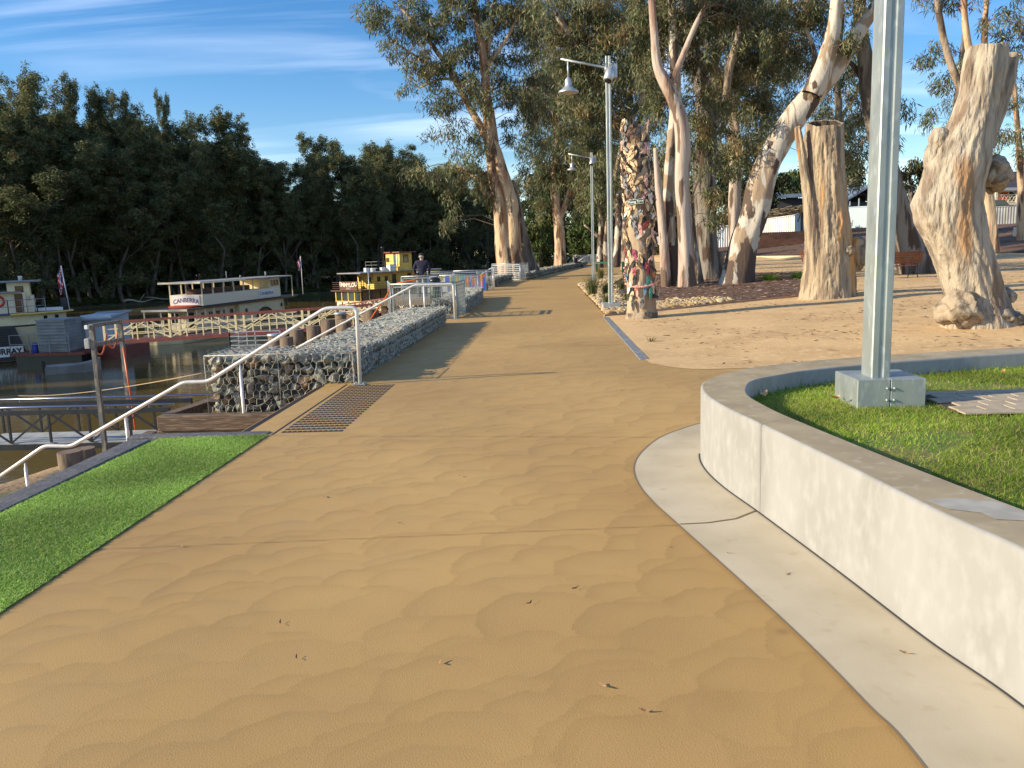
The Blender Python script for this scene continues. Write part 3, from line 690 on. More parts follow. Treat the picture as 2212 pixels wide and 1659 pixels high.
mb.tube([(FX1, FY, FZ1+.008), (FX1+.03, FY+1, FZ1+.012)], .005, 5); mb.tube([(FX0, FY, FZ1+.008), (FX0, FY+.98, FZ1+.012)], .005, 5)
mb.build('wire_netting', 'wire_galv', t)
gabion('gabion_wall', 'short stone gabion just past the mesh fence with the black domed bin', [(-2.2, 22.55), (-2.16, 27), (-2.3, 30.2)], .95, -.2, .40, seed=3, size=.085, cell=.12)
gabion('gabion_wall', 'low stone gabion between the mural deck and the fence under the big gum', [(-2.42, 39.2), (-2.3, 43.5), (-1.85, 46.6)], .95, -.2, .42, seed=4, size=.12, wires=False)
ln = [(lerp_tab(y, XL)+.05, y) for y in (48.8, 54, 60, 66, 72, 78, 81, 86, 91)]
gabion('gabion_wall', 'long curving stone gabion where the man in a navy jumper sits', [(float(a), b) for a, b in ln], .9, -.2, .42, seed=5, size=.15, wires=False)
# timber terrace in front of the gabion
t = thing('timber_retaining_wall', 'brown sleeper wall below the front of the nearest gabion', 'retaining wall', (-4, 10.2, -.5))
MB().bbox(-5.02, -2.95, 10.37-.16, 10.37+.02, -.52, -.33, .008).build('sleeper', 'timber', t)
MB().bbox(-5.05, -2.95, 10.38-.14, 10.38+.02, -.80, -.525, .008).build('sleeper', 'timber', t)
MB().bbox(-5.04, -2.95, 10.38-.15, 10.38+.02, -2.2, -.805, .008).build('sleeper', 'timber', t)
p0, p1 = Vector((-4.98, 10.4, -.42)), Vector((-4.55, 13.2, -.42))
mb = MB(); mb.bar(p0, p1, .16, .18); mb.bar(p0-Vector((.02, 0, .2)), p1-Vector((.02, 0, .2)), .15, .2); mb.bar(p0-Vector((.02, 0, .9)), p1-Vector((.02, 0, .9)), .15, 1.2); mb.build('side_sleeper', 'timber', t)
mat('straw', (.40, .19, .07), (.22, .10, .04), scale=18, rough=.95, bump=1, bscale=60, bdist=.03)
r_ = np.random.default_rng(4)
xs = np.linspace(-4.9, -4.35, 14); ys = np.linspace(10.42, 13.3, 30)
struct(grid_sheet('terrace_soil', xs, ys, lambda x, y: -.50+.10*(x+4.9)+.02*np.sin(x*30)*np.sin(y*23)+.08*np.clip((y-10.6), 0, 2), 'straw'))
n = 900; xy = r_.uniform((-4.85, 10.45), (-4.4, 12.6), (n, 2)); a = r_.uniform(0, 3.14, n); ln_ = r_.uniform(.02, .06, n); zc = -.485+.10*(xy[:, 0]+4.9)+.08*np.clip(xy[:, 1]-10.6, 0, 2)
d = np.stack([np.cos(a)*ln_, np.sin(a)*ln_, r_.uniform(-.3, .3, n)*ln_], -1); c = np.stack([xy[:, 0], xy[:, 1], zc+.01], -1); w2 = np.stack([-np.sin(a)*.003, np.cos(a)*.003, 0*a+.002], -1)
mat('litter', (1, 1, 1), attr='col', rough=.9)
tag(quads('straw_litter', np.stack([c-d-w2, c+d-w2, c+d+w2, c-d+w2], 1), 'litter', np.array([(.45, .24, .1), (.30, .15, .06), (.55, .36, .18)])[r_.integers(0, 3, n)]), kind='stuff')
# timber piles on the lower bank
def pile(px, py, y, top, rad, label, cap=False, hgt=1.2):
    p = Y(px, py, y); t = thing('timber_pile', label, 'pile', (p.x, p.y, top-hgt), 'old timber mooring piles')
    mb = MB(); mb.tube([(p.x, y, top-hgt-.8), (p.x+.01, y, top-hgt*.5), (p.x, y, top)], [rad*1.05, rad, rad*.97], 14, jit=.06, seed=int(px)); mb.build('trunk', 'timber_pile', t)
    if cap: mb = MB(); mb.lathe((p.x, y, top-.07), [(rad*1.06, 0), (rad*1.06, .09), (rad*.6, .1)], 16); mb.build('metal_cap', 'galv_far', t)
pile(150, 975, 13.4, Y(150, 975, 13.4).z, .2, 'sawn timber pile beside the lower stair rail', hgt=.9)
pile(182, 972, 14.0, Y(182, 968, 14.0).z, .19, 'second timber pile close behind the one by the lower rail', hgt=.9)
for i, (px, py, y, rad, cap, lb) in enumerate((
    (594, 722, 30, .27, True, 'white capped timber pile right of the small silver jetty railing'),
    (618, 728, 29, .25, False, 'dark timber pile behind the gabion left of the paired piles'),
    (640, 712, 31, .27, False, 'square topped timber pile behind the middle of the gabion'),
    (676, 704, 32, .27, False, 'leaning brown timber pile above the gabion top'),
    (708, 690, 34, .29, False, 'timber pile directly under the cream gangway end'),
    (735, 676, 35, .25, True, 'tall white capped pile near the first handrail bend'),
    (742, 690, 33, .3, False, 'stout timber pile right of the tall white capped pile'),
    (800, 668, 34, .36, False, 'broad weathered pile where the red hose hangs'))):
    pile(px, py, y, Y(px, py, y).z, rad, lb, cap, 1.5)
# timbers lying on the lower bank
t = thing('bank_sleeper', 'long dark sleeper lying on the muddy bank below the turf', 'sleeper', Y(120, 1040, 10.5))
a, b = Y(-20, 1068, 10.6), Y(330, 925, 15.2); b.z = -1.62; a.z = -1.72; MB().bar(a, b, .2, .16).build('beam', 'timber', t)
mb = MB(); q = Y(365, 940, 18); 
# ---------------------------------------------------------------- mesh fences
def mesh_panel(parent, a, b, z0, z1, sp=.04, hsp=.10, wr=.0085, m='galv'):
    a = Vector(a); b = Vector(b); d = b-a; L = d.length; mb = MB()
    mb.bar((a.x, a.y, z0), (b.x, b.y, z0), .04); mb.bar((a.x, a.y, z1), (b.x, b.y, z1), .04); mb.bar((a.x, a.y, z0-.02), (a.x, a.y, z1+.02), .04); mb.bar((b.x, b.y, z0-.02), (b.x, b.y, z1+.02), .04)
    f = mb.build('panel_frame', m, parent); mb = MB()
    k = int(L/sp)
    for i in range(1, k): p = a+d*(i/k); mb.bar((p.x, p.y, z0), (p.x, p.y, z1), wr)
    k = int((z1-z0)/hsp)
    for i in range(1, k): z = z0+(z1-z0)*i/k; mb.bar((a.x, a.y, z), (b.x, b.y, z), wr)
    mb.build('wire_mesh', m, parent)
def mesh_fence(label, pts, z0, z1, r=.024, gap=.07, group='galvanised mesh fences', m='galv', base=0, sp=.04, wr=.0085):
    t = thing('mesh_fence', label, 'fence', (pts[0][0], pts[0][1], base), group)
    for i, (a, b) in enumerate(zip(pts[:-1], pts[1:])):
        a = Vector(a); b = Vector(b); d = (b-a).normalized()
        mb = MB(); mb.tube([(a.x, a.y, z1), (b.x, b.y, z1)], r, 8); mb.build('top_rail', m, t)
        mesh_panel(t, tuple(a+d*.05), tuple(b-d*.05), z0+.06, z1-gap, m=m, sp=sp, wr=wr)
    for p in pts:
        mb = MB(); mb.tube([(p[0], p[1], z0-.02), (p[0], p[1], z1)], r*.95, 8); mb.box(p[0]-.06, p[0]+.06, p[1]-.05, p[1]+.05, z0-.03, z0+.012); mb.build('post', m, t)
    return t
mesh_fence('nearest mesh fence in front of the black domed bin', [(-3.92, 20.85), (-2.27, 20.85), (-2.2, 22.3)], 0, .90)
mesh_fence('mesh fence panel standing behind the domed bin', [(-3.92, 20.85), (-4.5, 23.6)], 0, .90, m='galv')
h = thing('stair_handrail', 'second silver handrail sloping down behind the nearest gabion', 'handrail', (-2.3, 20.6, 0), 'handrails of the river stairs')
yq = 20.6; P_ = [Y(983, 688, yq), Y(979, 613, yq), Y(895, 616, yq), Y(691, 725, yq), Y(640, 752, yq)]; P_[0].z = .01; rail_tube(P_, .027).build('rail', 'rail_paint', h)
for px in (885, 915):
    p = Y(px, 625 if px == 885 else 616, yq); MB().tube([p, Vector((p.x, p.y, p.z-.95))], .018, 8).build('post', 'rail_paint', h)
MB().box(P_[0].x-.08, P_[0].x+.08, yq-.06, yq+.06, .002, .014).build('base_plate', 'galv', h)
# bin
mat('bin_green', (.02, .05, .03), rough=.5)
bx, by = -3.13, 23.4
t = thing('litter_bin', 'dark green bin with a shiny black domed lid behind the mesh fence', 'bin', (bx, by, 0))
mb = MB(); mb.lathe((bx, by, 0), [(.14, 0), (.15, .02), (.15, .84), (.14, .86)], 20); mb.build('body', 'bin_green', t)
mb = MB(); mb.lathe((bx, by, .86), [(.165, 0), (.17, .02), (.16, .06), (.12, .10), (.06, .125), (.005, .13)], 22); mb.build('lid', 'black_paint', t)
# mural deck
mat('deck_boards', (.30, .22, .13), (.22, .16, .10), scale=3, stretch=(6, .5, 1), rough=.85)
t = thing('viewing_deck', 'timber viewing deck over the bank where the standing man looks out', 'deck', (-4.2, 33.5, -.1))
mb = MB(); mb.box(-6.3, -2.75, 30.7, 36.2, -.22, -.06); mb.build('deck_floor', 'deck_boards', t)
for x in (-6.1, -4.5, -2.95):
    for y in (31, 33.5, 36): MB().box(x-.1, x+.1, y-.1, y+.1, -4.5, -.225).build('stump', 'timber', t)
mesh_fence('mesh fence along the near side of the viewing deck', [(-5.36, 30.8), (-3.95, 30.8), (-2.52, 30.85)], 0, .84, wr=.009)
mesh_fence('mesh fence along the far side of the viewing deck behind the murals', [(-5.6, 36.1), (-4.0, 36.1), (-2.55, 36.2)], 0, .88, m='galv_far', wr=.013, sp=.07)
cols = [('mural_blue', (.03, .12, .5)), ('mural_ochre', (.5, .34, .06)), ('mural_sky', (.25, .5, .65)), ('mural_white', (.7, .7, .66)), ('mural_green', (.1, .3, .2)), ('mural_red', (.45, .12, .08)), ('mural_teal', (.05, .35, .38))]
for n_, c_ in cols: mat(n_, c_, rough=.6)
def mural(x0, x1, y, z0, z1, label, seed, first):
    r = random.Random(seed); t = thing('mural_panel', label, 'mural panel', ((x0+x1)/2, y, z0), 'painted panels on the viewing deck')
    mb = MB(); x = x0; k = 0
    while x < x1:
        w_ = r.uniform(.03, .10); mb.m = r.choice(first); hh = r.uniform(.25, .9)*(z1-z0)
        mb.box(x, min(x+w_, x1), y, y+.02, z0, z0+hh); mb.m = r.choice(first); mb.box(x, min(x+w_, x1), y, y+.02, z0+hh, z1); x += w_
    mb.build('board', [c[0] for c in cols], t)
mural(-5.45, -4.72, 35.9, .0, .72, 'pale white and sky blue painted panel, leftmost on the deck', 1, [3, 3, 2, 3, 0])
mural(-4.68, -4.05, 35.9, .0, .72, 'blue and ochre striped painted panel, second on the deck', 2, [0, 1, 0, 1, 3])
mural(-4.0, -3.3, 35.9, .0, .72, 'teal and ochre striped painted panel, third on the deck', 3, [6, 1, 2, 5, 4])
mural(-3.26, -2.62, 35.9, .0, .72, 'mixed blue, yellow and red striped panel nearest the path', 4, [0, 1, 0, 2, 5])
MB_ = mesh_fence('small square mesh panel beside the third stair rail', [(-3.05, 37.0), (-2.35, 37.0)], -.02, .86, m='galv_far', wr=.013, sp=.07)
h = thing('stair_handrail', 'third silver handrail rising to the fence under the big gum', 'handrail', (-2.4, 37.6, 0), 'handrails of the river stairs')
yq = 37.6; P_ = [Y(1068, 622, yq), Y(1066, 577, yq), Y(1055, 583, yq), Y(990, 622, yq), Y(950, 645, yq)]; P_[0].z = 0; rail_tube(P_, .025).build('rail', 'rail_paint', h)
q = Y(1039, 592, yq); MB().tube([q, (q.x, q.y, q.z-1)], .02, 8).build('post', 'rail_paint', h)
mesh_fence('mesh fence enclosure at the foot of the big twin gum', [(-3.1, 48.2), (-1.45, 47.4), (-1.05, 49.6)], 0, .97, m='galv_far', wr=.024, sp=.09)
mesh_fence('farthest mesh fence closing the view where the path bends', [(3.1, 93.5), (4.7, 94), (7.3, 94.5)], 0, 1.05, m='galv_far', wr=.04, sp=.13)
h = thing('stair_handrail', 'farthest silver handrail slanting in front of the last fence', 'handrail', (4.2, 91, 0), 'handrails of the river stairs')
rail_tube([(4.9, 91, 0), (4.9, 91, .95), (4.4, 91, .95), (3.2, 91, .25)], .03).build('rail', 'galv_far', h)
# ---------------------------------------------------------------- people
def skin(name, pts, edges, m, parent, sub=2, root=0):
    me = bpy.data.meshes.new(name); off = parent.location
    me.from_pydata([tuple(Vector(p[:3])-off) for p in pts], edges, [])
    o = bpy.data.objects.new(name, me); C.objects.link(o)
    md = o.modifiers.new('s', 'SKIN'); md.use_smooth_shade = True
    for i, v in enumerate(me.skin_vertices[0].data):
        rr = pts[i][3]; v.radius = rr if isinstance(rr, tuple) else (rr, rr); v.use_root = (i == root)
    s2 = o.modifiers.new('u', 'SUBSURF'); s2.levels = sub; s2.render_levels = sub
    dg = bpy.context.evaluated_depsgraph_get(); nm = bpy.data.meshes.new_from_object(o.evaluated_get(dg)); bpy.data.objects.remove(o)
    nm.materials.clear(); nm.materials.append(MATS[m]); nm.name = name
    for p in nm.polygons: p.use_smooth = True
    ob = bpy.data.objects.new(name, nm); C.objects.link(ob); ob.parent = parent; return ob
mat('skin_tone', (.50, .27, .19), rough=.6); mat('navy_cloth', (.012, .014, .035), (.02, .022, .05), scale=8, rough=.9, bump=.3, bscale=14, bdist=.01); mat('charcoal_cloth', (.02, .02, .022), rough=.9); mat('hair_grey', (.35, .33, .3), rough=.8); mat('shoe_black', (.01, .01, .01), rough=.5)
mat('olive_cloth', (.06, .055, .035), rough=.9)
def figure(name, label, base, J, jacket, trousers, hat=None, hair=None, fac=(0, 1)):
    """J: joints in metres relative to base"""
    t = thing(name, label, 'person', base); B = Vector(base)
    def q(k): return B+Vector(J[k])
    def P(k, r): v = q(k); return (v.x, v.y, v.z, r)
    ks = ['pelvis', 'waist', 'chest', 'neck', 'jaw', 'head', 'shL', 'elL', 'wrL', 'shR', 'elR', 'wrR', 'hipL', 'knL', 'anL', 'toL', 'hipR', 'knR', 'anR', 'toR']
    rr = dict(pelvis=.12, waist=.115, chest=.13, neck=.055, jaw=.072, head=.088, sh=.055, el=.04, wr=.028, hip=.085, kn=.058, an=.042, to=.04)
    pts = [P(k, rr.get(k, rr.get(k[:2], rr.get(k[:3], .05)))) for k in ks]
    ix = {k: i for i, k in enumerate(ks)}
    E_ = [('pelvis', 'waist'), ('waist', 'chest'), ('chest', 'neck'), ('neck', 'jaw'), ('jaw', 'head'), ('chest', 'shL'), ('shL', 'elL'), ('elL', 'wrL'), ('chest', 'shR'), ('shR', 'elR'), ('elR', 'wrR'),
          ('pelvis', 'hipL'), ('hipL', 'knL'), ('knL', 'anL'), ('anL', 'toL'), ('pelvis', 'hipR'), ('hipR', 'knR'), ('knR', 'anR'), ('anR', 'toR')]
    ed = [(ix[a], ix[b]) for a, b in E_]
    for s_ in 'LR':                                              # hands: palm, four fingers and a thumb
        w_ = q('wr'+s_); d = (w_-q('el'+s_)).normalized(); sd = d.cross(Vector((0, 0, 1))); sd = sd.normalized() if sd.length > .1 else Vector((1, 0, 0)); up = sd.cross(d)
        pm = w_+d*.055; ip = len(pts); pts.append((*pm, (.034, .02))); ed.append((ix['wr'+s_], ip))
        for k in range(4):
            a = pm+sd*(k-1.5)*.019+d*.04; b = a+d*.035-up*.008; c = b+d*.022-up*.018
            i0 = len(pts); pts += [(*a, .0095), (*b, .0085), (*c, .007)]; ed += [(ip, i0), (i0, i0+1), (i0+1, i0+2)]
        a = w_+d*.035+sd*.035; b = a+d*.03+sd*.012; i0 = len(pts); pts += [(*a, .011), (*b, .009)]; ed += [(ip, i0), (i0, i0+1)]
    skin('body', pts, ed, 'skin_tone', t)
    # nose and ears belong to the head mesh's look; built as small features on it
    hd = q('head'); f = Vector((fac[0], fac[1], 0)).normalized(); sd = f.cross(Vector((0, 0, 1)))
    mb = MB(); mb.tube([hd+f*.085+Vector((0, 0, .01)), hd+f*.108-Vector((0, 0, .025))], [.008, .016], 8)
    for s_ in (-1, 1): mb.tube([hd+sd*s_*.082+Vector((0, 0, .02)), hd+sd*s_*.094-Vector((0, 0, .03))], [.016, .01], 8)
    mb.build('face', 'skin_tone', t)
    jp = [('hem', (.20, .145)), ('pelvis', (.20, .145)), ('waist', (.20, .14)), ('chest', (.20, .14)), ('neck', .07), ('shL', .078), ('elL', .06), ('wrL', .045), ('shR', .078), ('elR', .06), ('wrR', .045)]
    ii = {k: i for i, (k, _) in enumerate(jp)}; J['hem'] = tuple(Vector(J['pelvis'])-(Vector(J['waist'])-Vector(J['pelvis'])).normalized()*.12)
    skin('jacket', [P(k, r) for k, r in jp], [(0, 1)]+[(ii[a], ii[b]) for a, b in E_ if a in ii and b in ii], jacket, t)
    tp = [('pelvis', .135), ('hipL', .10), ('knL', .075), ('anL', .06), ('hipR', .10), ('knR', .075), ('anR', .06)]; ii = {k: i for i, (k, _) in enumerate(tp)}
    skin('trousers', [P(k, r) for k, r in tp], [(ii[a], ii[b]) for a, b in E_ if a in ii and b in ii], trousers, t)
    for s_ in 'LR':
        a, b = q('an'+s_), q('to'+s_); mb = MB(); mb.tube([a-(b-a)*.35-Vector((0, 0, .02)), a-Vector((0, 0, .015)), b-Vector((0, 0, .01))], [.04, .052, .042], 10); mb.build('shoe', 'shoe_black', t)
    if hat:
        mb = MB(); mb.lathe(hd+Vector((0, 0, .015)), [(.104, 0), (.106, .03), (.098, .075), (.06, .108), (.01, .115)], 16)
        mb.tube([hd+f*.05+Vector((0, 0, .025)), hd+f*.17+Vector((0, 0, .015))], [.08, .055], 10); mb.build('cap', hat, t)
    if hair: mb = MB(); mb.lathe(hd-f*.012+Vector((0, 0, -.05)), [(.085, 0), (.096, .04), (.098, .09), (.085, .13 if not hat else .07), (.02, .158 if not hat else .08)], 16); mb.build('hair', hair, t)
    return t
mp_ = Y(910, 553, 32.6)
figure('person', 'man in a dark navy jacket and cap seen from behind on the viewing deck', (mp_.x, 32.6, -.06), dict(pelvis=(0, 0, .95), waist=(0, .0, 1.1), chest=(0, 0, 1.32), neck=(0, .01, 1.47), jaw=(0, .03, 1.53), head=(0, .02, 1.615),
    shL=(-.2, 0, 1.40), elL=(-.31, -.03, 1.14), wrL=(-.25, .12, .92), shR=(.2, 0, 1.40), elR=(.31, -.03, 1.14), wrR=(.25, .12, .92), hipL=(-.09, 0, .9), knL=(-.11, .02, .5), anL=(-.12, 0, .09), toL=(-.14, .16, .04), hipR=(.09, 0, .9), knR=(.11, .02, .5), anR=(.12, 0, .09), toR=(.14, .16, .04)), 'navy_cloth', 'charcoal_cloth', hat='charcoal_cloth', hair='hair_grey')
bx, by = float(lerp_tab(78.5, XL))-.05, 78.5
t = figure('person', 'bald man in a navy jumper sitting on the far gabion with raised hands', (bx, by, 0), dict(pelvis=(0, 0, .55), waist=(.0, 0, .7), chest=(.03, 0, .93), neck=(.06, 0, 1.08), jaw=(.09, 0, 1.15), head=(.08, 0, 1.235),
    shL=(.03, .19, 1.0), elL=(.2, .2, .84), wrL=(.42, .12, 1.0), shR=(.03, -.19, 1.0), elR=(.2, -.2, .84), wrR=(.44, -.1, 1.02), hipL=(.05, .09, .53), knL=(.45, .12, .5), anL=(.55, .12, .09), toL=(.72, .12, .04), hipR=(.05, -.09, .53), knR=(.42, -.12, .5), anR=(.62, -.12, .09), toR=(.79, -.12, .04)), 'navy_cloth', 'charcoal_cloth', hair=None, fac=(1, -.1))
ph = thing('phone', 'small dark phone held up by the sitting man', 'phone', (bx+.56, by, 1.04)); MB().bbox(bx+.555, bx+.565, by-.075, by+.075, 1.01, 1.09, .003).build('case', 'black_paint', ph)
# ================================================================ RIGHT SIDE
from mathutils import noise as mnoise
# ---- lamp posts
def lamp(label, x, y, z, H=6.35, sx=.13, sy=.13, base=True, arm=True):
    t = thing('street_lamp', label, 'street lamp', (x, y, z), 'galvanised lamp posts beside the path'); h = z+H
    mb = MB(); x0, x1, y0, y1 = x-sx/2, x+sx/2, y-sy/2, y+sy/2
    # square post with shallow grooves down the faces
    c = .008; g = .006
    out = [(x0+c, y0), (x-.022, y0), (x-.012, y0+g), (x+.012, y0+g), (x+.022, y0), (x1-c, y0), (x1, y0+c), (x1, y1-c), (x1-c, y1), (x0+c, y1), (x0, y1-c), (x0, y0+c)]
    mb.prism(out, z, h); mb.build('post', 'galv', t)
    if base: mb = MB(); mb.bbox(x-.23, x+.23, y-.23, y+.23, z-.05, z+.20, .012); mb.build('base', 'galv_far', t)
    hd = MB().tube([(x, y, h-.28), (x-1.18, y-.02, h-.02)], .028, 8).build('arm', 'galv_far', t)
    ax = x-1.0; az = h-.06
    MB().tube([(ax, y, az), (ax, y, az-.42)], .024, 8).build('drop_rod', 'galv_far', t)
    mb = MB(); mb.lathe((ax, y, az-.78), [(.255, 0), (.262, .015), (.24, .05), (.16, .10), (.095, .16), (.085, .2), (.085, .31), (.05, .36), (.03, .38)], 24)
    s_ = mb.build('lamp_shade', 'galv_far', t); mb = MB(); mb.lathe((ax, y, az-.80), [(.15, 0), (.19, .025)], 20); mb.build('diffuser', 'lamp_glass', s_)
    mb = MB(); M = Matrix.Rotation(math.radians(-25), 3, 'X') @ Matrix.Rotation(math.radians(14), 3, 'Y')
    mb.lathe((x-.02, y-.18, h-.62), [(.09, 0), (.095, 0), (.12, .02), (.12, .30), (.10, .34)], 18, M=M)
    sp = mb.build('spotlight', 'galv_far', t); mb = MB(); mb.tube([(x-.1, y-.12, h-.4), (x-.06, y-.1, h-.18), (x+.06, y-.1, h-.18), (x+.1, y-.12, h-.4)], .012, 6); mb.build('bracket', 'galv_far', sp)
    MB().lathe((x-.02, y-.185, h-.63), [(.085, 0), (.085, .02)], 16, M=M).build('lens', 'black_paint', sp)
    MB().bbox(x+sx/2+.003, x+sx/2+.16, y-.09, y+.09, h-.52, h-.2, .01).build('gear_box', 'galv_far', t)
    return t
mat('lamp_glass', (.45, .40, .30), rough=.3)
p = GT(1320, 672); lamp('near lamp post with a bell shade, standing in the pebbles by the sandal covered trunk', p.x, p.y, max(0, p.z)+.02)
p = GT(1282, 607); lamp('farther lamp post with a bell shade beside the grass tufts', p.x, p.y, max(0, p.z)+.0, H=6.5)
p = G(1882, 816, .62); t = lamp('large galvanised post rising from a square metal box on the raised lawn', p.x+.068, p.y+.10, .62, H=5.9, sx=.136, sy=.2, base=False)
mb = MB(); mb.bbox(2.21, 2.44, 5.95, 6.42, .36, .62, .004); mb.bbox(2.444, 2.69, 5.95, 6.42, .36, .62, .004)
for z_ in (.47, .555):
    for x_ in (2.418, 2.468): mb.lathe((x_, 5.952, z_), [(.010, 0), (.010, .012), (.005, .018)], 8, M=Matrix.Rotation(math.radians(90), 3, 'X'))
mb.build('base_box', 'galv', t)
# ---- paver pad in the lawn
mat('paver', (.44, .37, .26), (.36, .29, .20), scale=9, rough=.85, bump=.2, bscale=60, bdist=.003); mat('paver_joint', (.06, .04, .03), rough=.9)
t = thing('paver_pad', 'pale paver slab set in the lawn beside the metal box', 'paving', (3.3, 6.05, .44))
MB().box(2.80, 4.3, 5.60, 6.47, .36, .424).build('bed', 'paver_joint', t)
mb = MB(); mb.box(2.80, 4.3, 5.60, 5.71, .38, .434); mb.box(2.80, 4.3, 6.36, 6.47, .38, .434); r = random.Random(3)
y_ = 5.72
for row in range(4):
    x_ = 2.81+(.09 if row % 2 else 0)
    while x_ < 4.2: w_ = .19; mb.bbox(x_, x_+w_-.012, y_, y_+.145, .38, .434, .004); x_ += w_
    y_ += .157
mb.build('pavers', 'paver', t)
# ---- drain beside the path
mat('drain_slab', (.20, .23, .25), (.14, .16, .18), scale=4, rough=.5, c3=(.3, .32, .33), s3=15)
t = thing('channel_drain', 'bluish grey channel drain along the path edge', 'drain', (1.36, 16, 0)); y_ = 12.02
for k in range(8): w_ = .97; MB().bbox(1.335, 1.465, y_+.006, y_+w_-.006, -.05, .011, .003).build('drain_cover', 'drain_slab', t); y_ += w_
# ---- planting bed: mulch sheet draped over the ground
bed = [(1.42, 20.25), (1.42, 28), (1.40, 37.9), (2.4, 43.6)]+[tuple(GT(*q)[:2]) for q in ((1345, 598), (1450, 592), (1563, 590), (1640, 590), (1727, 588), (1800, 600), (1790, 628), (1735, 640), (1640, 649), (1590, 654), (1500, 664), (1405, 673.5))]
def draped(name, poly, off, m, step=.5):
    P = np.array(poly); xs = np.arange(P[:, 0].min()-step, P[:, 0].max()+step, step); ys = np.arange(P[:, 1].min()-step, P[:, 1].max()+step, step)
    bm = bmesh.new(); vs = [bm.verts.new((p[0], p[1], 0)) for p in poly]; bm.faces.new(vs); bmesh.ops.triangulate(bm, faces=bm.faces[:])
    for ax, vals in ((0, xs), (1, ys)):
        for v in vals: 
            co = (v, 0, 0) if ax == 0 else (0, v, 0); no = (1, 0, 0) if ax == 0 else (0, 1, 0)
            bmesh.ops.bisect_plane(bm, geom=bm.verts[:]+bm.edges[:]+bm.faces[:], plane_co=co, plane_no=no)
    for v in bm.verts: v.co.z = float(HR(v.co.x, v.co.y))+off
    bmesh.ops.recalc_face_normals(bm, faces=bm.faces[:]); me = bpy.data.meshes.new(name); bm.to_mesh(me); bm.free()
    if me.polygons[0].normal.z < 0: me.flip_normals()
    me.materials.append(MATS[m]); o = bpy.data.objects.new(name, me); C.objects.link(o); return o
struct(draped('mulch_bed', bed, .02, 'mulch_bark', 1.0))
far_bed = [tuple(GT(*q)[:2]) for q in ((1400, 562), (1620, 551), (1740, 551))]+[(29.5, 53.4), (50, 10), (110, 10), (110, 160), (10, 160)]
struct(draped('mulch_slope', [(17.0, 83), (19.3, 76.8), (21.5, 71), (28, 55), (30.5, 52), (52, 40), (120, 40), (120, 170), (30, 170), (12, 110)], .03, 'mulch_bark', 4.0))
t = thing('bed_edging', 'thin pale edging strip between sand and mulch bed', 'edging', (5, 23, .1)); mb = MB()
fr = [GT(*q) for q in ((1305, 684.5), (1405, 673.5), (1500, 664), (1590, 654), (1640, 649), (1735, 640), (1790, 634))]
for a, b in zip(fr[:-1], fr[1:]):
    for k in range(4):
        p, q = a.lerp(b, k/4), a.lerp(b, (k+1)/4); p.z = max(float(HR(p.x, p.y)), 0)+.02; q.z = max(float(HR(q.x, q.y)), 0)+.02; mb.bar(p, q, .05, .06)
mb.build('strip', 'pale_timber', t) if False else None
mat('pale_timber', (.36, .24, .16), rough=.8); mb.build('strip', 'pale_timber', t)
# ---- pebbles
mat('pebble', (1, 1, 1), attr='col', rough=.75, bump=.2, bscale=30, bdist=.01)
def pebbles(name, n, sampler, s0, s1, seed):
    r = np.random.default_rng(seed); bm = bmesh.new(); bmesh.ops.create_icosphere(bm, subdivisions=1, radius=1)
    B = np.array([v.co[:] for v in bm.verts]); F = np.array([[v.index for v in f.verts] for f in bm.faces]); bm.free()
    xy = sampler(r, n); n = len(xy); s = r.uniform(s0, s1, (n, 1))*np.stack([r.uniform(.8, 1.4, n), r.uniform(.7, 1.1, n), r.uniform(.45, .8, n)], -1)
    a = r.uniform(0, 6.28, n); V = B[None]*s[:, None]*(1+r.normal(0, .10, (n, len(B), 1))); x = V[..., 0]*np.cos(a)[:, None]-V[..., 1]*np.sin(a)[:, None]; y = V[..., 0]*np.sin(a)[:, None]+V[..., 1]*np.cos(a)[:, None]
    z = V[..., 2]+(np.maximum(HR(xy[:, 0], xy[:, 1]), 0)+s[:, 2]*.5+.02+r.random(n)*s0*.6)[:, None]
    V = np.stack([x+xy[:, 0:1], y+xy[:, 1:2], z], -1); T = V[:, F].reshape(-1, 3, 3)
    cc = np.array([(.42, .29, .14), (.50, .38, .20), (.33, .21, .10), (.46, .32, .13), (.28, .21, .14), (.52, .43, .28)])[r.integers(0, 6, n)]
    o = quads(name, T, 'pebble', np.repeat(cc, len(F), axis=0), nv=3); return tag(o, kind='stuff')
def band(r, n):
    k = n//2; y = 20.3+(38.6-20.3)*r.random(k)**.8; a = np.stack([1.47+np.abs(r.normal(0, .55, k)).clip(0, 1.5)*(1-.3*r.random(k)), y], -1)
    y2 = r.uniform(38, 44, k//4); b = np.stack([1.5+(y2-38)*.17+r.random(k//4)*1.6, y2], -1)
    t_ = r.random(k)**1.2; P = np.array([p[:2] for p in fr[:4]]); tt = t_*(len(P)-1.001); i = tt.astype(int); f = (tt-i)[:, None]
    c = P[i]*(1-f)+P[i+1]*f; d = np.abs(r.normal(0, 1, k))[:, None]*np.array([[-.10, .9]])*(1.2-.4*t_)[:, None]; d2 = np.abs(r.normal(0, .1, k))[:, None]
    e_ = np.concatenate([a, b, c+d+np.array([[0, .08]])]); return e_[e_[:, 0] > 1.49]
pebbles('river_pebbles', 4200, band, .045, .10, 5)
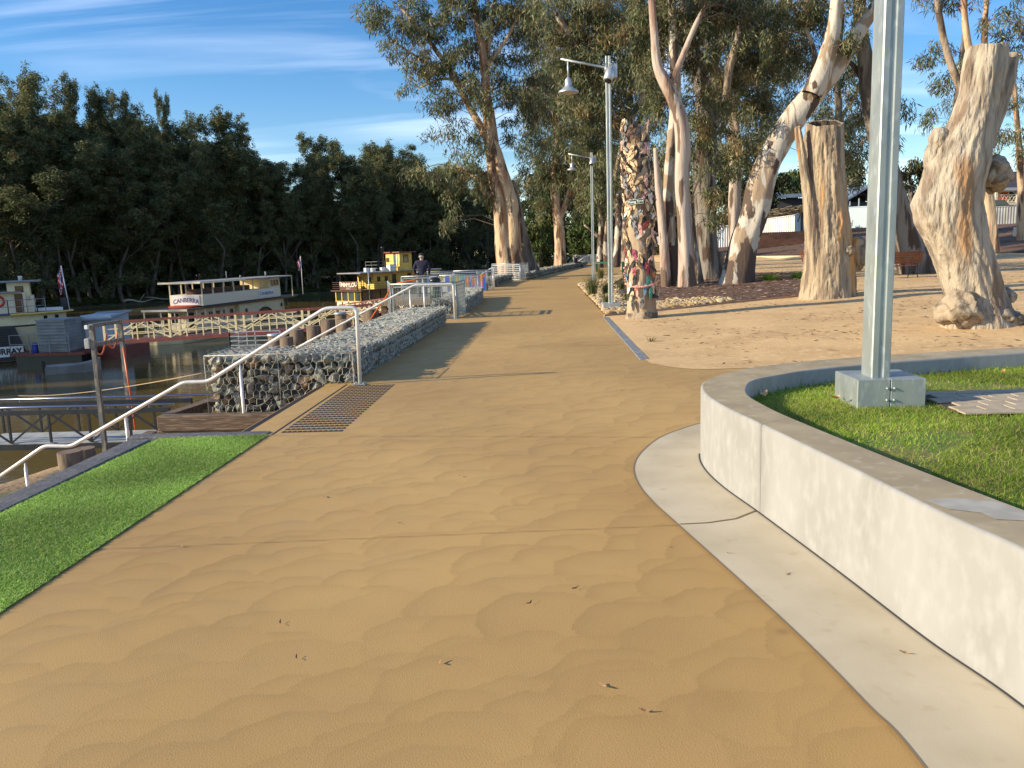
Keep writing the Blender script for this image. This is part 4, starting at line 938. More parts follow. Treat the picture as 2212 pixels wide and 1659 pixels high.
# ---- litter
def slivers(name, poly, n, L, W_, cols, seed, off=.015, hf=None, m='litter', curl=.25, dens=None):
    r = np.random.default_rng(seed); P = np.array([p[:2] for p in poly]); xy = r.uniform(P.min(0), P.max(0), (int(n*2.2), 2))
    if dens is not None: xy = xy[r.random(len(xy)) < dens(xy)]
    xy = xy[inpoly(xy, [tuple(p) for p in P])][:n]; n = len(xy)
    a = r.uniform(0, 3.14, n); ln = r.uniform(.4, 1.3, n)*L; z = (hf or HR)(xy[:, 0], xy[:, 1])+off
    d = np.stack([np.cos(a)*ln, np.sin(a)*ln, r.uniform(-curl, curl, n)*ln*.3], -1)/2; w2 = np.stack([-np.sin(a), np.cos(a), r.uniform(-.5, .5, n)], -1)*(W_*r.uniform(.5, 1.2, n))[:, None]/2
    c = np.stack([xy[:, 0], xy[:, 1], z], -1); mid = w2*1.0
    V = np.stack([c-d, c-d*.1-mid, c+d, c+d*.1+mid], 1); V[:, :, 2] += np.abs(r.normal(0, .004, (n, 1)))
    return tag(quads(name, V, m, np.array(cols)[r.integers(0, len(cols), n)]*r.uniform(.7, 1.2, (n, 1))), kind='stuff')
slivers('bark_litter', bed, 9000, .22, .035, [(.30, .20, .13), (.45, .33, .24), (.12, .06, .04), (.08, .035, .022), (.20, .10, .06)], 3, .045)
slivers('leaf_litter', [(1.8, 12), (3.6, 8.4), (20, 8), (30, 30), (26, 50), (12, 60), (9, 34), (7.6, 24), (3, 20.5), (1.7, 19)], 15000, .14, .028, [(.16, .09, .045), (.10, .055, .03), (.42, .28, .15), (.22, .12, .065)], 4, .012, dens=lambda xy: .25+.75*(np.sin(xy[:, 0]*1.1+np.sin(xy[:, 1]*.9)*2)*np.sin(xy[:, 1]*.8) > .1))
slivers('slope_litter', [(20, 76), (30, 54), (60, 45), (60, 110), (20, 110)], 3000, .5, .08, [(.25, .16, .1), (.14, .09, .05), (.05, .09, .02)], 6, .06)
# fallen leaves one can count on the path
mat('leaf_dry', (.16, .09, .04), (.30, .19, .09), scale=30, rough=.7); r = random.Random(5)
spots = [(950, 1430), (1243, 1270), (1145, 1302), (1302, 1480), (605, 1345), (752, 1055), (700, 1072), (1062, 917), (1150, 808), (1210, 778), (1345, 843), (1130, 880), (995, 1028), (640, 1420), (1440, 1180), (1700, 1240), (1575, 1195), (465, 990), (1225, 740), (1100, 725), (960, 770), (1080, 755), (860, 1130), (390, 1180), (1395, 1535), (1955, 1410)]
for i, (px, py) in enumerate(spots):
    p = G(px, py, .008); t = MB(); L = r.uniform(.025, .05); a = r.uniform(0, 6.28); W_ = L*.12; n = 6; cur = r.uniform(-.9, .9); vs = []
    for k in range(n+1):
        u = k/n-.5; cx_, cy_ = u*L, cur*L*u*u; w2 = W_*(1-abs(2*u)**2)*.5+.0008; zz_ = .004+abs(u)*.03*r.uniform(.6, 1)
        for s_ in (-1, 1):
            x_, y_ = cx_, cy_+s_*w2; vs.append((p.x+x_*math.cos(a)-y_*math.sin(a), p.y+x_*math.sin(a)+y_*math.cos(a), .004+zz_*.5+(.004 if s_ > 0 else 0)))
    t.add(vs, [(2*k, 2*k+2, 2*k+3, 2*k+1) for k in range(n)])
    o = t.build('fallen_leaf', 'leaf_dry'); tag(o, 'small curled dry gum leaf lying on the tan path', 'leaf', 'fallen leaves scattered on the path')
for px, py, lb in ((915, 505+0, ''),): pass
lawnleaf = [((1800, 858), 'curled tan leaf leaning against the metal box on the lawn', .17), ((1650, 852), 'tan leaf lying near the tip of the raised lawn', .10), ((1975, 795), 'large dry leaf on the lawn right of the post foot', .13), ((2165, 803), 'pale leaf on the far right of the lawn', .10)]
for (px, py), lb, L in lawnleaf:
    p = G(px, py, .47); a = r.uniform(0, 3); vs = []
    for k in range(7):
        u = k/6-.5; w2 = L*.14*(1-abs(2*u)**2)+.001
        for s_ in (-1, 1): vs.append((p.x+u*L*math.cos(a)-s_*w2*math.sin(a), p.y+u*L*math.sin(a)+s_*w2*math.cos(a), .468+.05*abs(u)+.01*s_))
    mb = MB(); mb.add(vs, [(2*k, 2*k+2, 2*k+3, 2*k+1) for k in range(6)]); mat('leaf_tan', (.48, .30, .15), rough=.6) if 'leaf_tan' not in MATS else None
    tag(mb.build('fallen_leaf', 'leaf_tan'), lb, 'leaf')
# ---- tufts
TUFT = {}
def tuft(x, y, h, n, label, col=((.10, .13, .03), (.22, .20, .08), (.07, .10, .03)), seed=0, spread=.25, group='strappy grass tufts in the pebble bed'):
    r = np.random.default_rng(seed); z = max(0, float(HR(x, y))); a = r.uniform(0, 6.28, n); rr = r.random(n)*spread*.35; ln = r.uniform(.6, 1.1, n)*h; le = r.uniform(.15, 1.0, n)*spread
    b = np.stack([x+np.cos(a)*rr, y+np.sin(a)*rr, np.full(n, z)], -1); m_ = b+np.stack([np.cos(a)*le*.4, np.sin(a)*le*.4, ln*.65], -1); t_ = b+np.stack([np.cos(a)*le, np.sin(a)*le, ln], -1)
    w2 = np.stack([-np.sin(a)*.008, np.cos(a)*.008, 0*a], -1)
    V = np.concatenate([np.stack([b-w2, b+w2, m_+w2*.8, m_-w2*.8], 1), np.stack([m_-w2*.8, m_+w2*.8, t_+w2*.1, t_-w2*.1], 1)]); c = np.array(col)[r.integers(0, len(col), n)]
    return tag(quads('grass_tuft', V, 'grass_blade', np.concatenate([c, c])), label, 'grass', group)
for i, (px, py, h, n, lb) in enumerate(((1270, 643, .8, 170, 'tall straw coloured tuft at the path edge left of the lamp post'), (1300, 640, .55, 120, 'leafy tuft between the two lamp posts'), (1292, 604, .7, 150, 'green tuft at the foot of the farther lamp post'),
    (1312, 600, .6, 120, 'green tuft just right of the farther lamp post'), (1300, 664, .42, 110, 'low green tuft in the pebbles left of the near lamp post'), (1345, 655, .40, 120, 'brownish tuft between near lamp post and sandal covered trunk'), (1335, 628, .4, 100, 'small tuft in mulch behind the near lamp post'), (1366, 600, .6, 120, 'tuft beside the green rail'), (1345, 606, .5, 100, 'tuft in front of the green rail'),
    (1400, 740, .12, 14, 'tiny weed growing beside the channel drain'))):
    p = GT(px, py); tuft(p.x+(.05 if i == 9 else .15), p.y, h, n, lb, seed=i, spread=.4*h+.1)
for i, (px, py, lb) in enumerate(((1662, 607, 'bright green grass clump in mulch right of the leaning trunk'), (1725, 603, 'bright green grass clump left of the hollow stump'), (1650, 498, 'clump on the terracotta bank left'), (1675, 520, 'dry upright plant on the terrace left of centre'), (1700, 520, 'dry upright plant on the terrace right of centre'))):
    if i == 2: continue
    p = GT(px, py) if i < 2 else Y(px, py, 88); p.z = float(HR(p.x, p.y)); tuft(p.x, p.y, .28 if i < 2 else 1.1, 260 if i < 2 else 60, lb, col=((.16, .30, .02), (.22, .38, .04)) if i < 2 else ((.09, .10, .03), (.13, .10, .05)), seed=20+i, spread=.7 if i < 2 else .4, group=None)
# ---- small posts
mat('white_pvc', (.75, .73, .68), rough=.5); p = GT(1467, 608)
t = thing('marker_post', 'short white marker post in front of the pale gum trunks', 'post', p); MB().lathe(p, [(.065, 0), (.065, 1.02), (.05, 1.04)], 14).build('post', 'white_pvc', t)
mat('green_paint', (.015, .08, .05), rough=.5); p = GT(1346, 588)
t = thing('barrier_rail', 'low dark green barrier rail at the bend of the path', 'barrier', p)
mb = MB(); mb.bar(p, p+Vector((0, 0, .62)), .17); mb.build('post', 'green_paint', t); q = p+Vector((-1.6, 3.6, .58)); MB().bar(p+Vector((.05, -.1, .66)), q+Vector((0, 0, .08)), .15, .12).build('rail', 'green_paint', t); MB().bar(q-Vector((0, 0, .62)), q, .17).build('post', 'green_paint', t)
# ---- shaped trunks
def fbm(p, o=4):
    v = 0; a = .5
    for _ in range(o): v += a*mnoise.noise(p); p = p*2.03; a *= .5
    return v
def bark_trunk(name, prof, yd, m, parent, n=84, rows=130, amp=.05, fl=.03, depth=.9, seed=0, close=True, hollow=0.0, zmin=None, ybow=None):
    """prof: (py, left px, right px) of the silhouette measured on the photo at distance yd"""
    pr = []
    for q in prof:
        a, b = Y(q[1], q[0], yd), Y(q[2], q[0], yd); pr.append(((a.z+b.z)/2, (a.x+b.x)/2, (b.x-a.x)/2))
    pr.sort(); zs = [q[0] for q in pr]; z0 = zs[0]-.15; z1 = zs[-1]; V = []; F = []
    for i in range(rows):
        z = z0+(z1-z0)*i/(rows-1); cx_ = np.interp(z, zs, [q[1] for q in pr]); rr = np.interp(z, zs, [q[2] for q in pr]); yb = yd+(np.interp(z, *ybow) if ybow else 0)
        for k in range(n):
            a = 2*math.pi*k/n; d = Vector((math.cos(a), math.sin(a)*depth, 0))
            f1 = fbm(Vector((d.x*1.6+seed, d.y*1.6, z*.9)))*amp*2; f2 = fbm(Vector((d.x*9*max(rr, .3)+seed, d.y*9*max(rr, .3), z*1.1)), 3)*fl*2; f3 = fbm(Vector((d.x*14*rr, d.y*14*rr+seed, z*11)), 2)*fl*.5
            V.append((cx_+d.x*(rr+f1+f2+f3), yb+d.y*(rr+f1+f2+f3), z+((d.y*rr*hollow*2.6*(i/(rows-1))**8) if hollow else 0)+(mnoise.noise(Vector((d.x*2, d.y*2, seed+9)))*.06 if i == rows-1 else 0)))
    for i in range(rows-1):
        for k in range(n): j = (k+1) % n; F.append((i*n+k, i*n+j, (i+1)*n+j, (i+1)*n+k))
    mb = MB(); mb.add(V, F, True); o = len(V)-n
    if hollow:
        c = Vector((np.mean([V[o+k][0] for k in range(n)]), np.mean([V[o+k][1] for k in range(n)]), 0)); base = len(mb.v)
        for sc_, dz in ((1-hollow, -.02), (.75*(1-hollow), -.5)):
            for k in range(n): v = Vector(V[o+k]); w_ = c+(Vector((v.x, v.y, 0))-c)*sc_; mb.v.append((w_.x, w_.y, v.z+dz))
        for lv, (s0, s1) in enumerate(((o, base), (base, base+n))):
            for k in range(n): j = (k+1) % n; mb.f.append((s0+k, s0+j, s1+j, s1+k)); mb.sm.append(False); mb.mi.append(0 if lv == 0 else 1)
        mb.f.append(tuple(base+n+k for k in range(n))); mb.sm.append(False); mb.mi.append(1)
    else: mb.f.append(tuple(o+k for k in range(n))); mb.sm.append(False); mb.mi.append(1)
    return mb.build(name, [m, 'cut_wood' if not hollow else 'hollow_dark'], parent)
def burl(name, px, py, yd, rx, rz, m, parent, seed=0, ry=None, amp=.25, yo=0.0):
    c = Y(px, py, yd); c.y += yo; bm = bmesh.new(); bmesh.ops.create_icosphere(bm, subdivisions=4, radius=1)
    for v in bm.verts:
        p = v.co.copy(); f = 1+fbm(p*1.4+Vector((seed, 0, 0)), 4)*amp*2+fbm(p*5+Vector((seed, 3, 0)), 3)*amp*.5; v.co = Vector((p.x*rx, p.y*(ry or rx), p.z*rz))*f+c
    for f in bm.faces: f.smooth = True
    me = bpy.data.meshes.new(name); off = parent.location
    for v in bm.verts: v.co -= off
    bm.to_mesh(me); bm.free(); me.materials.append(MATS[m]); o = bpy.data.objects.new(name, me); C.objects.link(o); o.parent = parent; return o
S5 = (1, 1, .16)
mat('cut_wood', (.42, .30, .17), (.30, .20, .11), scale=5, rough=.9); mat('hollow_dark', (.045, .03, .02), (.08, .055, .03), scale=6, rough=1)
mat('stump_tan', (.40, .32, .215), (.17, .125, .09), scale=8, lo=.42, hi=.62, stretch=(1, 1, .10), rough=.9, c3=(.52, .27, .09), s3=2.6, lo3=.57, hi3=.66, bump=1.0, bscale=14, bdist=.07, distort=.3, bstretch=(1, 1, .12))
mat('stump_grey', (.42, .36, .275), (.20, .16, .12), scale=7, lo=.44, hi=.64, stretch=(1, 1, .22), rough=.9, streak=(Y(2058, 470, 13.9).x-Y(2110, 700, 13.9).x, .17, 1.0, 2.75, (.34, .19, .085)), c3=(.20, .14, .095), s3=1.7, lo3=.58, hi3=.64, bump=1.0, bscale=13, bdist=.07, distort=.5, bstretch=(1, 1, .2))
mat('stump_burl', (.36, .29, .205), (.12, .09, .06), scale=5, lo=.4, hi=.62, rough=.95, bump=1.0, bscale=12, bdist=.04, distort=1)
mat('thong_trunk', (.46, .35, .23), (.26, .18, .12), scale=3, lo=.38, hi=.62, stretch=(1, 1, .15), rough=.9, bump=.8, bscale=14, bdist=.02)
# hollow cut stump
ys2 = 21.9; p = Y(1786, 641, ys2)
t = thing('cut_stump', 'tall hollow cut gum stump with a split side and a knotty burl', 'tree stump', (p.x, p.y, float(HR(p.x, p.y))))
bark_trunk('trunk', [(646, 1724, 1848), (625, 1729, 1846), (590, 1736, 1845), (545, 1741, 1842), (496, 1743, 1836), (440, 1741, 1830), (401, 1742, 1827), (340, 1743, 1822), (300, 1742, 1821), (266, 1744, 1820)], ys2, 'stump_tan', t, n=130, rows=200, amp=.04, fl=.05, seed=3, hollow=.12)
burl('burl', 1848, 548, ys2, .24, .42, 'stump_tan', t, 5, yo=-.1); burl('knot', 1833, 541, ys2-.42, .13, .14, 'stump_burl', t, 2)
bark_trunk('split_slab', [(600, 1742, 1782), (540, 1741, 1778), (480, 1738, 1772), (425, 1734, 1762), (380, 1729, 1748), (330, 1723, 1740), (276, 1718, 1728)], ys2-.16, 'stump_tan', t, n=40, rows=90, amp=.02, fl=.03, depth=1.1, seed=8)
# big gnarled stump
ys3 = 13.9; p = Y(2110, 700, ys3)
t = thing('cut_stump', 'massive gnarled grey stump leaning right with burls, sawn flat on top', 'tree stump', (p.x, p.y, float(HR(p.x, p.y))))
bark_trunk('trunk', [(702, 2034, 2206), (690, 2034, 2196), (675, 2036, 2186), (640, 2044, 2169), (600, 2030, 2158), (560, 2016, 2145), (520, 1998, 2133), (480, 1978, 2123), (440, 1971, 2118), (400, 1986, 2122), (350, 2004, 2135), (315, 2022, 2138), (280, 2040, 2146), (245, 2060, 2152), (200, 2075, 2163), (150, 2084, 2172), (100, 2096, 2173)], ys3, 'stump_grey', t, n=170, rows=260, amp=.05, fl=.026, seed=11, depth=.85)
bark_trunk('limb_stub', [(300, 2118, 2150), (240, 2132, 2172), (180, 2146, 2190), (140, 2158, 2197), (119, 2162, 2203)], ys3+.35, 'stump_grey', t, n=50, rows=70, amp=.02, fl=.025, seed=14)
burl('burl', 2150, 375, ys3, .26, .27, 'stump_burl', t, 7, yo=.05); burl('burl', 2030, 300, ys3, .17, .18, 'stump_grey', t, 9, amp=.12); burl('burl', 2074, 668, ys3-.22, .36, .31, 'stump_burl', t, 12, amp=.3); burl('burl', 2012, 345, ys3, .12, .26, 'stump_grey', t, 4, amp=.15)
burl('burl', 2172, 640, ys3+.1, .15, .14, 'stump_grey', t, 15); burl('root_flare', 2165, 688, ys3-.2, .32, .17, 'stump_burl', t, 21)
# ---- the trunk hung with rubber sandals
yt = 19.05; p = Y(1387, 690, yt); TH = Vector((p.x, yt, 0))
tt = thing('shoe_trunk', 'bare standing trunk hung all over with old rubber sandals', 'tree trunk', TH)
tprof = [(692, 1352, 1421), (660, 1354, 1418), (600, 1356, 1415), (520, 1354, 1412), (440, 1350, 1408), (380, 1349, 1403), (330, 1348, 1398), (274, 1348, 1396)]
bark_trunk('trunk', tprof, yt, 'thong_trunk', tt, n=70, rows=120, amp=.03, fl=.02, seed=17, depth=1)
bark_trunk('dark_base', [(692, 1351, 1422), (684, 1350, 1422), (673, 1352, 1420)], yt, 'stump_burl', tt, n=70, rows=16, amp=.03, fl=.03, seed=17, depth=1.01)
tz = sorted([(Y((q[1]+q[2])/2, q[0], yt).z, Y((q[1]+q[2])/2, q[0], yt).x, (q[2]-q[1])/2*yt/1790) for q in tprof])
def tpos(z, a, off):
    cx_ = np.interp(z, [q[0] for q in tz], [q[1] for q in tz]); rr = np.interp(z, [q[0] for q in tz], [q[2] for q in tz])+off
    return Vector((cx_+rr*math.sin(a), yt-rr*math.cos(a), z))
SC = {'tan': (.66, .47, .27), 'brown': (.14, .08, .05), 'black': (.02, .02, .022), 'grey': (.22, .22, .23), 'white': (.70, .66, .60), 'pink': (.42, .11, .14), 'magenta': (.28, .04, .12), 'red': (.32, .06, .05), 'orange': (.48, .15, .05), 'teal': (.05, .27, .23), 'light_blue': (.20, .34, .46), 'navy': (.03, .05, .15), 'coral': (.70, .35, .28), 'green': (.06, .13, .08)}
for k_, v_ in SC.items(): mat('rubber_'+k_, v_, rough=.7)
PROTO = {}
def sandal_proto(c, sc_col):
    L = .27; out = []
    for k in range(22):
        a = 2*math.pi*k/22; x = math.cos(a); y = math.sin(a); wd = .047 if y > 0 else .036
        out.append((x*wd*(1+.06*y), y*L/2))
    mb = MB(); mb.prism(out, 0, .014, smooth=True); so_ = mb.build('sandal', 'rubber_'+c, None)
    mb = MB(); mb.tube([(0, .075, .012), (-.018, .045, .035), (-.040, -.01, .014)], .006, 6); mb.tube([(0, .075, .012), (.018, .045, .035), (.040, -.01, .014)], .006, 6)
    s_ = mb.build('strap', 'rubber_'+sc_col, so_); return so_
r = random.Random(21); plan = []
for i in range(215):
    z = 1.55+2.75*r.random()**.85 if i < 190 else r.uniform(.5, 1.6)
    plan.append((z, r.uniform(-1.75, 1.75), r.gauss(0, .5), r.choices(['tan', 'brown', 'black', 'grey', 'white', 'coral'], [.26, .24, .2, .12, .09, .09])[0]))
names = dict(tan='tan', brown='brown', black='black', grey='grey', white='off-white', coral='faded coral')
first = {}
def hang(z, a, rot, c, sc_col, label, group):
    key = (c, sc_col)
    if key not in first: first[key] = sandal_proto(c, sc_col); o = first[key]
    else: o = copy_tree(first[key])
    off = .022+r.random()*.03; p = tpos(z, a, off); nrm = Vector((math.sin(a), -math.cos(a), r.uniform(-.2, .25))).normalized(); up = Vector((0, 0, 1)); x_ = up.cross(nrm).normalized(); u_ = nrm.cross(x_)
    M = Matrix((x_, u_, nrm)).transposed() @ Matrix.Rotation(rot, 3, 'Z'); o.matrix_world = Matrix.Translation(p) @ M.to_4x4()
    if 'group' in o: del o['group']
    tag(o, label, 'sandal', group); return o
for z, a, rot, c in plan:
    hang(z, a, rot, c, {'tan': 'brown', 'brown': 'black', 'black': 'black', 'grey': 'black', 'white': 'tan', 'coral': 'white'}[c], 'worn %s rubber sandal nailed to the shoe covered trunk' % names[c], names[c]+' sandals on the shoe covered trunk')
def sp(zx, zy): return ((2250+zx/2.074)/1.736, (450+zy/2.074)/1.736)
for zx, zy, rot, c, s_, lb in ((178, 150, .2, 'teal', 'black', 'teal sandal at the very top left of the shoe trunk'), (206, 145, -.2, 'grey', 'grey', 'grey sandal beside the teal one at the trunk top'), (314, 718, -.5, 'light_blue', 'white', 'light blue sandal just below the sign board'), (193, 730, .1, 'teal', 'white', 'teal sandal on the left flank below the sign'),
    (345, 820, -.6, 'red', 'red', 'raspberry red sandal halfway up on the right'), (330, 620, -.2, 'pink', 'white', 'pink sandal right of the sign board'), (278, 1050, .3, 'magenta', 'pink', 'magenta sandal on the left below mid trunk'), (275, 1190, -.1, 'pink', 'red', 'pink sandal in the bare patch of the lower trunk'), (360, 1150, .2, 'magenta', 'orange', 'purple magenta sandal lower right'), (400, 1190, .5, 'orange', 'red', 'orange sandal lower right beside the magenta one'),
    (372, 1262, .05, 'teal', 'teal', 'bright turquoise sandal low on the right'), (347, 1318, -.1, 'light_blue', 'navy', 'light blue sandal below the turquoise one'), (385, 1345, 0, 'teal', 'teal', 'teal sandal beneath the turquoise one'), (422, 1370, 1.3, 'black', 'black', 'black sandal lying sideways at the lower right'), (290, 1330, .1, 'coral', 'orange', 'orange tan sandal low in the middle'), (258, 1370, -.5, 'tan', 'white', 'cream sandal low on the left tilted right'),
    (232, 1365, .2, 'black', 'grey', 'black sandal low on the left with a pale strap'), (268, 1440, .1, 'black', 'grey', 'dark sandal lowest of all, left of the grey green one'), (325, 1420, -.25, 'grey', 'black', 'grey green sandal lowest on the trunk, right of centre'), (220, 1220, 0, 'light_blue', 'navy', 'pale blue sandal on the left edge low down'), (206, 1205, 0, 'navy', 'black', 'navy sandal on the left edge beside the pale blue one'), (225, 1120, 0, 'white', 'tan', 'white sandal low on the left edge'), (170, 450, .1, 'light_blue', 'white', 'pale blue sandal sticking out left of the upper trunk'), (212, 1035, .1, 'red', 'pink', 'red sandal on the left edge below the middle')):
    px, py = sp(zx, zy); q = Y(px, py, yt-.3); cx_ = np.interp(q.z, [k[0] for k in tz], [k[1] for k in tz]); rr = np.interp(q.z, [k[0] for k in tz], [k[2] for k in tz]); a = math.asin(max(-.98, min(.98, (q.x-cx_)/rr)))
    hang(q.z, a, rot, c, s_, lb, None)
a0 = .05; q = Y(*sp(252, 638), yt-.3); bp_ = tpos(q.z, -.28, .075); Mx = Matrix.Rotation(-.28, 3, 'Z'); M4 = Matrix.Translation(bp_) @ (Mx @ Matrix.Rotation(math.radians(90), 3, 'X') @ Matrix.Rotation(math.radians(4), 3, 'Z')).to_4x4()
sg = thing('name_sign', 'small dark green sign board reading Thong Tree', 'sign', bp_); mb = MB(); mat('sign_green', (.01, .06, .035), rough=.4); mb.box(-.18, .18, -.052, .052, -.012, 0, M4); mb.build('board', 'sign_green', sg)
mb = MB(); 
for a_, b_ in (((-.176, -.048), (.176, -.048)), ((-.176, .048), (.176, .048)), ((-.176, -.048), (-.176, .048)), ((.176, -.048), (.176, .048))): mb.bar(M4 @ Vector((*a_, .001)), M4 @ Vector((*b_, .001)), .005)
mb.build('border', 'white_paint', sg); lettering('Thong Tree', sg, M4 @ Matrix.Translation((0, 0, .002)), .072, 'white_paint', ext=.001, bold=.002)
g = thing('shell_garland', 'pale pink garland looped round the lower sandal trunk', 'garland', TH+Vector((0, 0, .9))); mb = MB(); rr = random.Random(2)
for k in range(46):
    a = -1.75+3.0*k/45; z = .92-.17*math.sin((k/45)*math.pi)**.7+(.25 if k < 6 else 0)*(1-k/6); p = tpos(z, a, .05+rr.random()*.015); s_ = rr.uniform(.014, .026); mb.lathe(p-Vector((0, 0, s_)), [(s_*.3, 0), (s_, s_*.6), (s_, s_*1.4), (s_*.3, 2*s_)], 6)
mb.build('beads', 'rubber_coral', g)
# ---- benches
def bench(label, x, y, ang, W_=1.75):
    z = float(HR(x, y)); t = thing('park_bench', label, 'bench', (x, y, z), 'slatted park benches'); M = Matrix.Translation((x, y, z)) @ Matrix.Rotation(ang, 4, 'Z')
    def B(*a): return [M @ Vector(q) for q in a]
    mb = MB()
    for k in range(5): y0 = -.22+k*.09; mb.box(-W_/2, W_/2, y0, y0+.07, .42, .45, M)
    mb.build('seat', 'bench_wood', t); mb = MB()
    for k in range(5):
        z0 = .52+k*.085; y0 = -.27-.05*k/1.6; mb.hexa(B((-W_/2, y0-.02, z0), (W_/2, y0-.02, z0), (W_/2, y0+.005, z0), (-W_/2, y0+.005, z0), (-W_/2, y0-.045, z0+.07), (W_/2, y0-.045, z0+.07), (W_/2, y0-.02, z0+.07), (-W_/2, y0-.02, z0+.07)))
    mb.build('backrest', 'bench_wood', t)
    for s_ in (-1, 1):
        xx = s_*(W_/2-.12); mb = MB(); mb.tube(B((xx, -.33, 0), (xx, -.22, .2), (xx, -.24, .42), (xx, -.40, .95)), .018, 6); mb.tube(B((xx, .27, 0), (xx, .16, .2), (xx, .22, .41), (xx, -.24, .41)), .018, 6); mb.tube(B((xx, -.22, .2), (xx, .0, .26), (xx, .16, .2)), .014, 6); mb.build('end_frame', 'black_paint', t)
mat('bench_wood', (.20, .065, .03), (.14, .045, .02), scale=6, rough=.5)
p = GT(1935, 601); bench('slatted red brown bench in front of the big dark leaning trunk', p.x-.1, p.y, math.radians(12)); p = GT(1728, 590); bench('slatted bench mostly hidden behind the hollow stump', p.x+.95, p.y, math.radians(-60))
# ---- far kerb wall of the mulch slope
t = thing('kerb_wall', 'low pale kerb wall holding back the far mulch slope', 'low wall', (24, 62, .3)); mb = MB()
kl = smooth_line([(15.5, 90), (17.2, 82), (19.2, 76), (22.5, 68.2), (25.2, 61), (27.7, 54.5), (30.3, 51.6), (36, 48), (60, 38)], 5)
for a, b in zip(kl[:-1], kl[1:]):
    za = .26; p, q = Vector((a[0], a[1], za)), Vector((b[0], b[1], za)); mb.bar(p+Vector((0, 0, .02)), q+Vector((0, 0, .02)), .22, .62)
mb.build('wall_body', 'apron_concrete', t)
# ---- terrace walls, fences and buildings on the rise
mat('terracotta', (.42, .18, .09), (.33, .13, .065), scale=1.3, stretch=(1, 1, 5), rough=.9); mat('corrugated_white', (.78, .78, .75), rough=.5); mat('corrugated_blue', (.42, .50, .55), rough=.5)
def long_box(p0, p1, z0, z1, w_=.25): 
    a = Vector((p0[0], p0[1], (z0+z1)/2)); b = Vector((p1[0], p1[1], (z0+z1)/2)); return MB().bar(a, b, w_, z1-z0)
def ypt(px, py, y): q = Y(px, py, y); return q
t = thing('terrace_wall', 'stepped terracotta retaining walls below the white fence', 'retaining wall', (27, 92, 2)); 
for (xa, xb, yt0, yt1, yb, yy_) in ((1600, 1745, 517, 516, 534, 88), (1600, 1742, 503, 500, 519, 92)):
    a, b, c = ypt(xa, yt0, yy_), ypt(xb, yt1, yy_), ypt(xb, yb, yy_); long_box(a, b, c.z-1, (a.z+b.z)/2, .5).build('terrace', 'terracotta', t)
def corrugated(name, label, xa, xb, ya0, yb0, ya1, yb1, yd, yd2, m, cat='fence'):
    a, b = Y(xa, ya0, yd), Y(xb, yb0, yd2); a1, b1 = Y(xa, ya1, yd), Y(xb, yb1, yd2); t = thing(name, label, cat, (a.x, a.y, a1.z)); d = Vector((b.x-a.x, b.y-a.y, 0)); L = d.length; d.normalize(); nn = Vector((-d.y, d.x, 0)); k = max(4, int(L/.12)); mb = MB(); vs = []
    for i in range(k+1):
        f = i/k; p = Vector((a.x, a.y, 0))+d*L*f+nn*(.03 if i % 2 else -.03); vs += [(p.x, p.y, a1.z+(b1.z-a1.z)*f-.3), (p.x, p.y, a.z+(b.z-a.z)*f)]
    mb.add(vs, [(2*i, 2*i+2, 2*i+3, 2*i+1) for i in range(k)]); mb.build('sheeting', m, t); mb = MB(); mb.bar(Vector(vs[1])+Vector((0, 0, .03)), Vector(vs[-1])+Vector((0, 0, .03)), .1, .08); mb.build('capping', m, t); return t
corrugated('sheet_fence', 'white corrugated fence between the leaning trunk and hollow stump', 1636, 1717, 476, 465, 507, 500, 96, 94, 'corrugated_white'); corrugated('sheet_fence', 'bluish shaded corrugated fence joining the white one', 1717, 1745, 465, 452, 500, 497, 94, 104, 'corrugated_blue')
corrugated('sheet_fence', 'white corrugated fence seen left of the leaning trunk', 1540, 1600, 490, 486, 530, 524, 92, 92, 'corrugated_white'); corrugated('sheet_fence', 'pale blue fence right of the hollow stump', 1828, 1900, 449, 445, 488, 484, 100, 96, 'corrugated_blue')
a = Y(1412, 520, 80); t = thing('canvas_shelter', 'white curved canvas glimpsed beside the sandal trunk', 'shelter', a); mb = MB(); out = [Y(*q, 80) for q in ((1405, 512), (1445, 509), (1445, 543), (1432, 536), (1420, 524))]; n_ = len(out)
mb.add([tuple(p) for p in out]+[(p.x, p.y+.6, p.z) for p in out], [tuple(range(n_)), tuple(range(2*n_-1, n_-1, -1))]+[(k, (k+1) % n_, n_+(k+1) % n_, n_+k) for k in range(n_)]); mb.build('canvas', 'white_paint', t)
# brush pergola
mat('brushwood', (.30, .24, .15), (.12, .09, .06), scale=1.6, stretch=(1, 1, 4), lo=.42, hi=.58, rough=1, bump=1, bscale=4, bdist=.2)
a, b = Y(1640, 466, 96), Y(1745, 449, 96); t = thing('brush_pergola', 'rough brushwood pergola roof above the white fence', 'pergola', (a.x, a.y, 3)); r = random.Random(4); mb = MB()
for i in range(260): f = r.random(); p = a.lerp(b, f)+Vector((0, r.uniform(0, 4), r.uniform(-.35, .45))); mb.bar(p, p+Vector((r.uniform(.5, 1.6), r.uniform(-.5, .5), r.uniform(-.15, .2))), .09, .08)
mb.build('brush_roof', 'brushwood', t); mb = MB()
for i in range(14): f = i/13; p = a.lerp(b, f)+Vector((0, -.3, -.4)); mb.bar(p, p+Vector((-.35, 0, -1.0)), .09, .1)
mb.build('rafters', 'brown_trim', t)
for f in (0, .35, .7, 1): p = a.lerp(b, f); MB().bar((p.x, p.y+2, 0), (p.x, p.y+2, p.z), .2).build('post', 'timber', t)
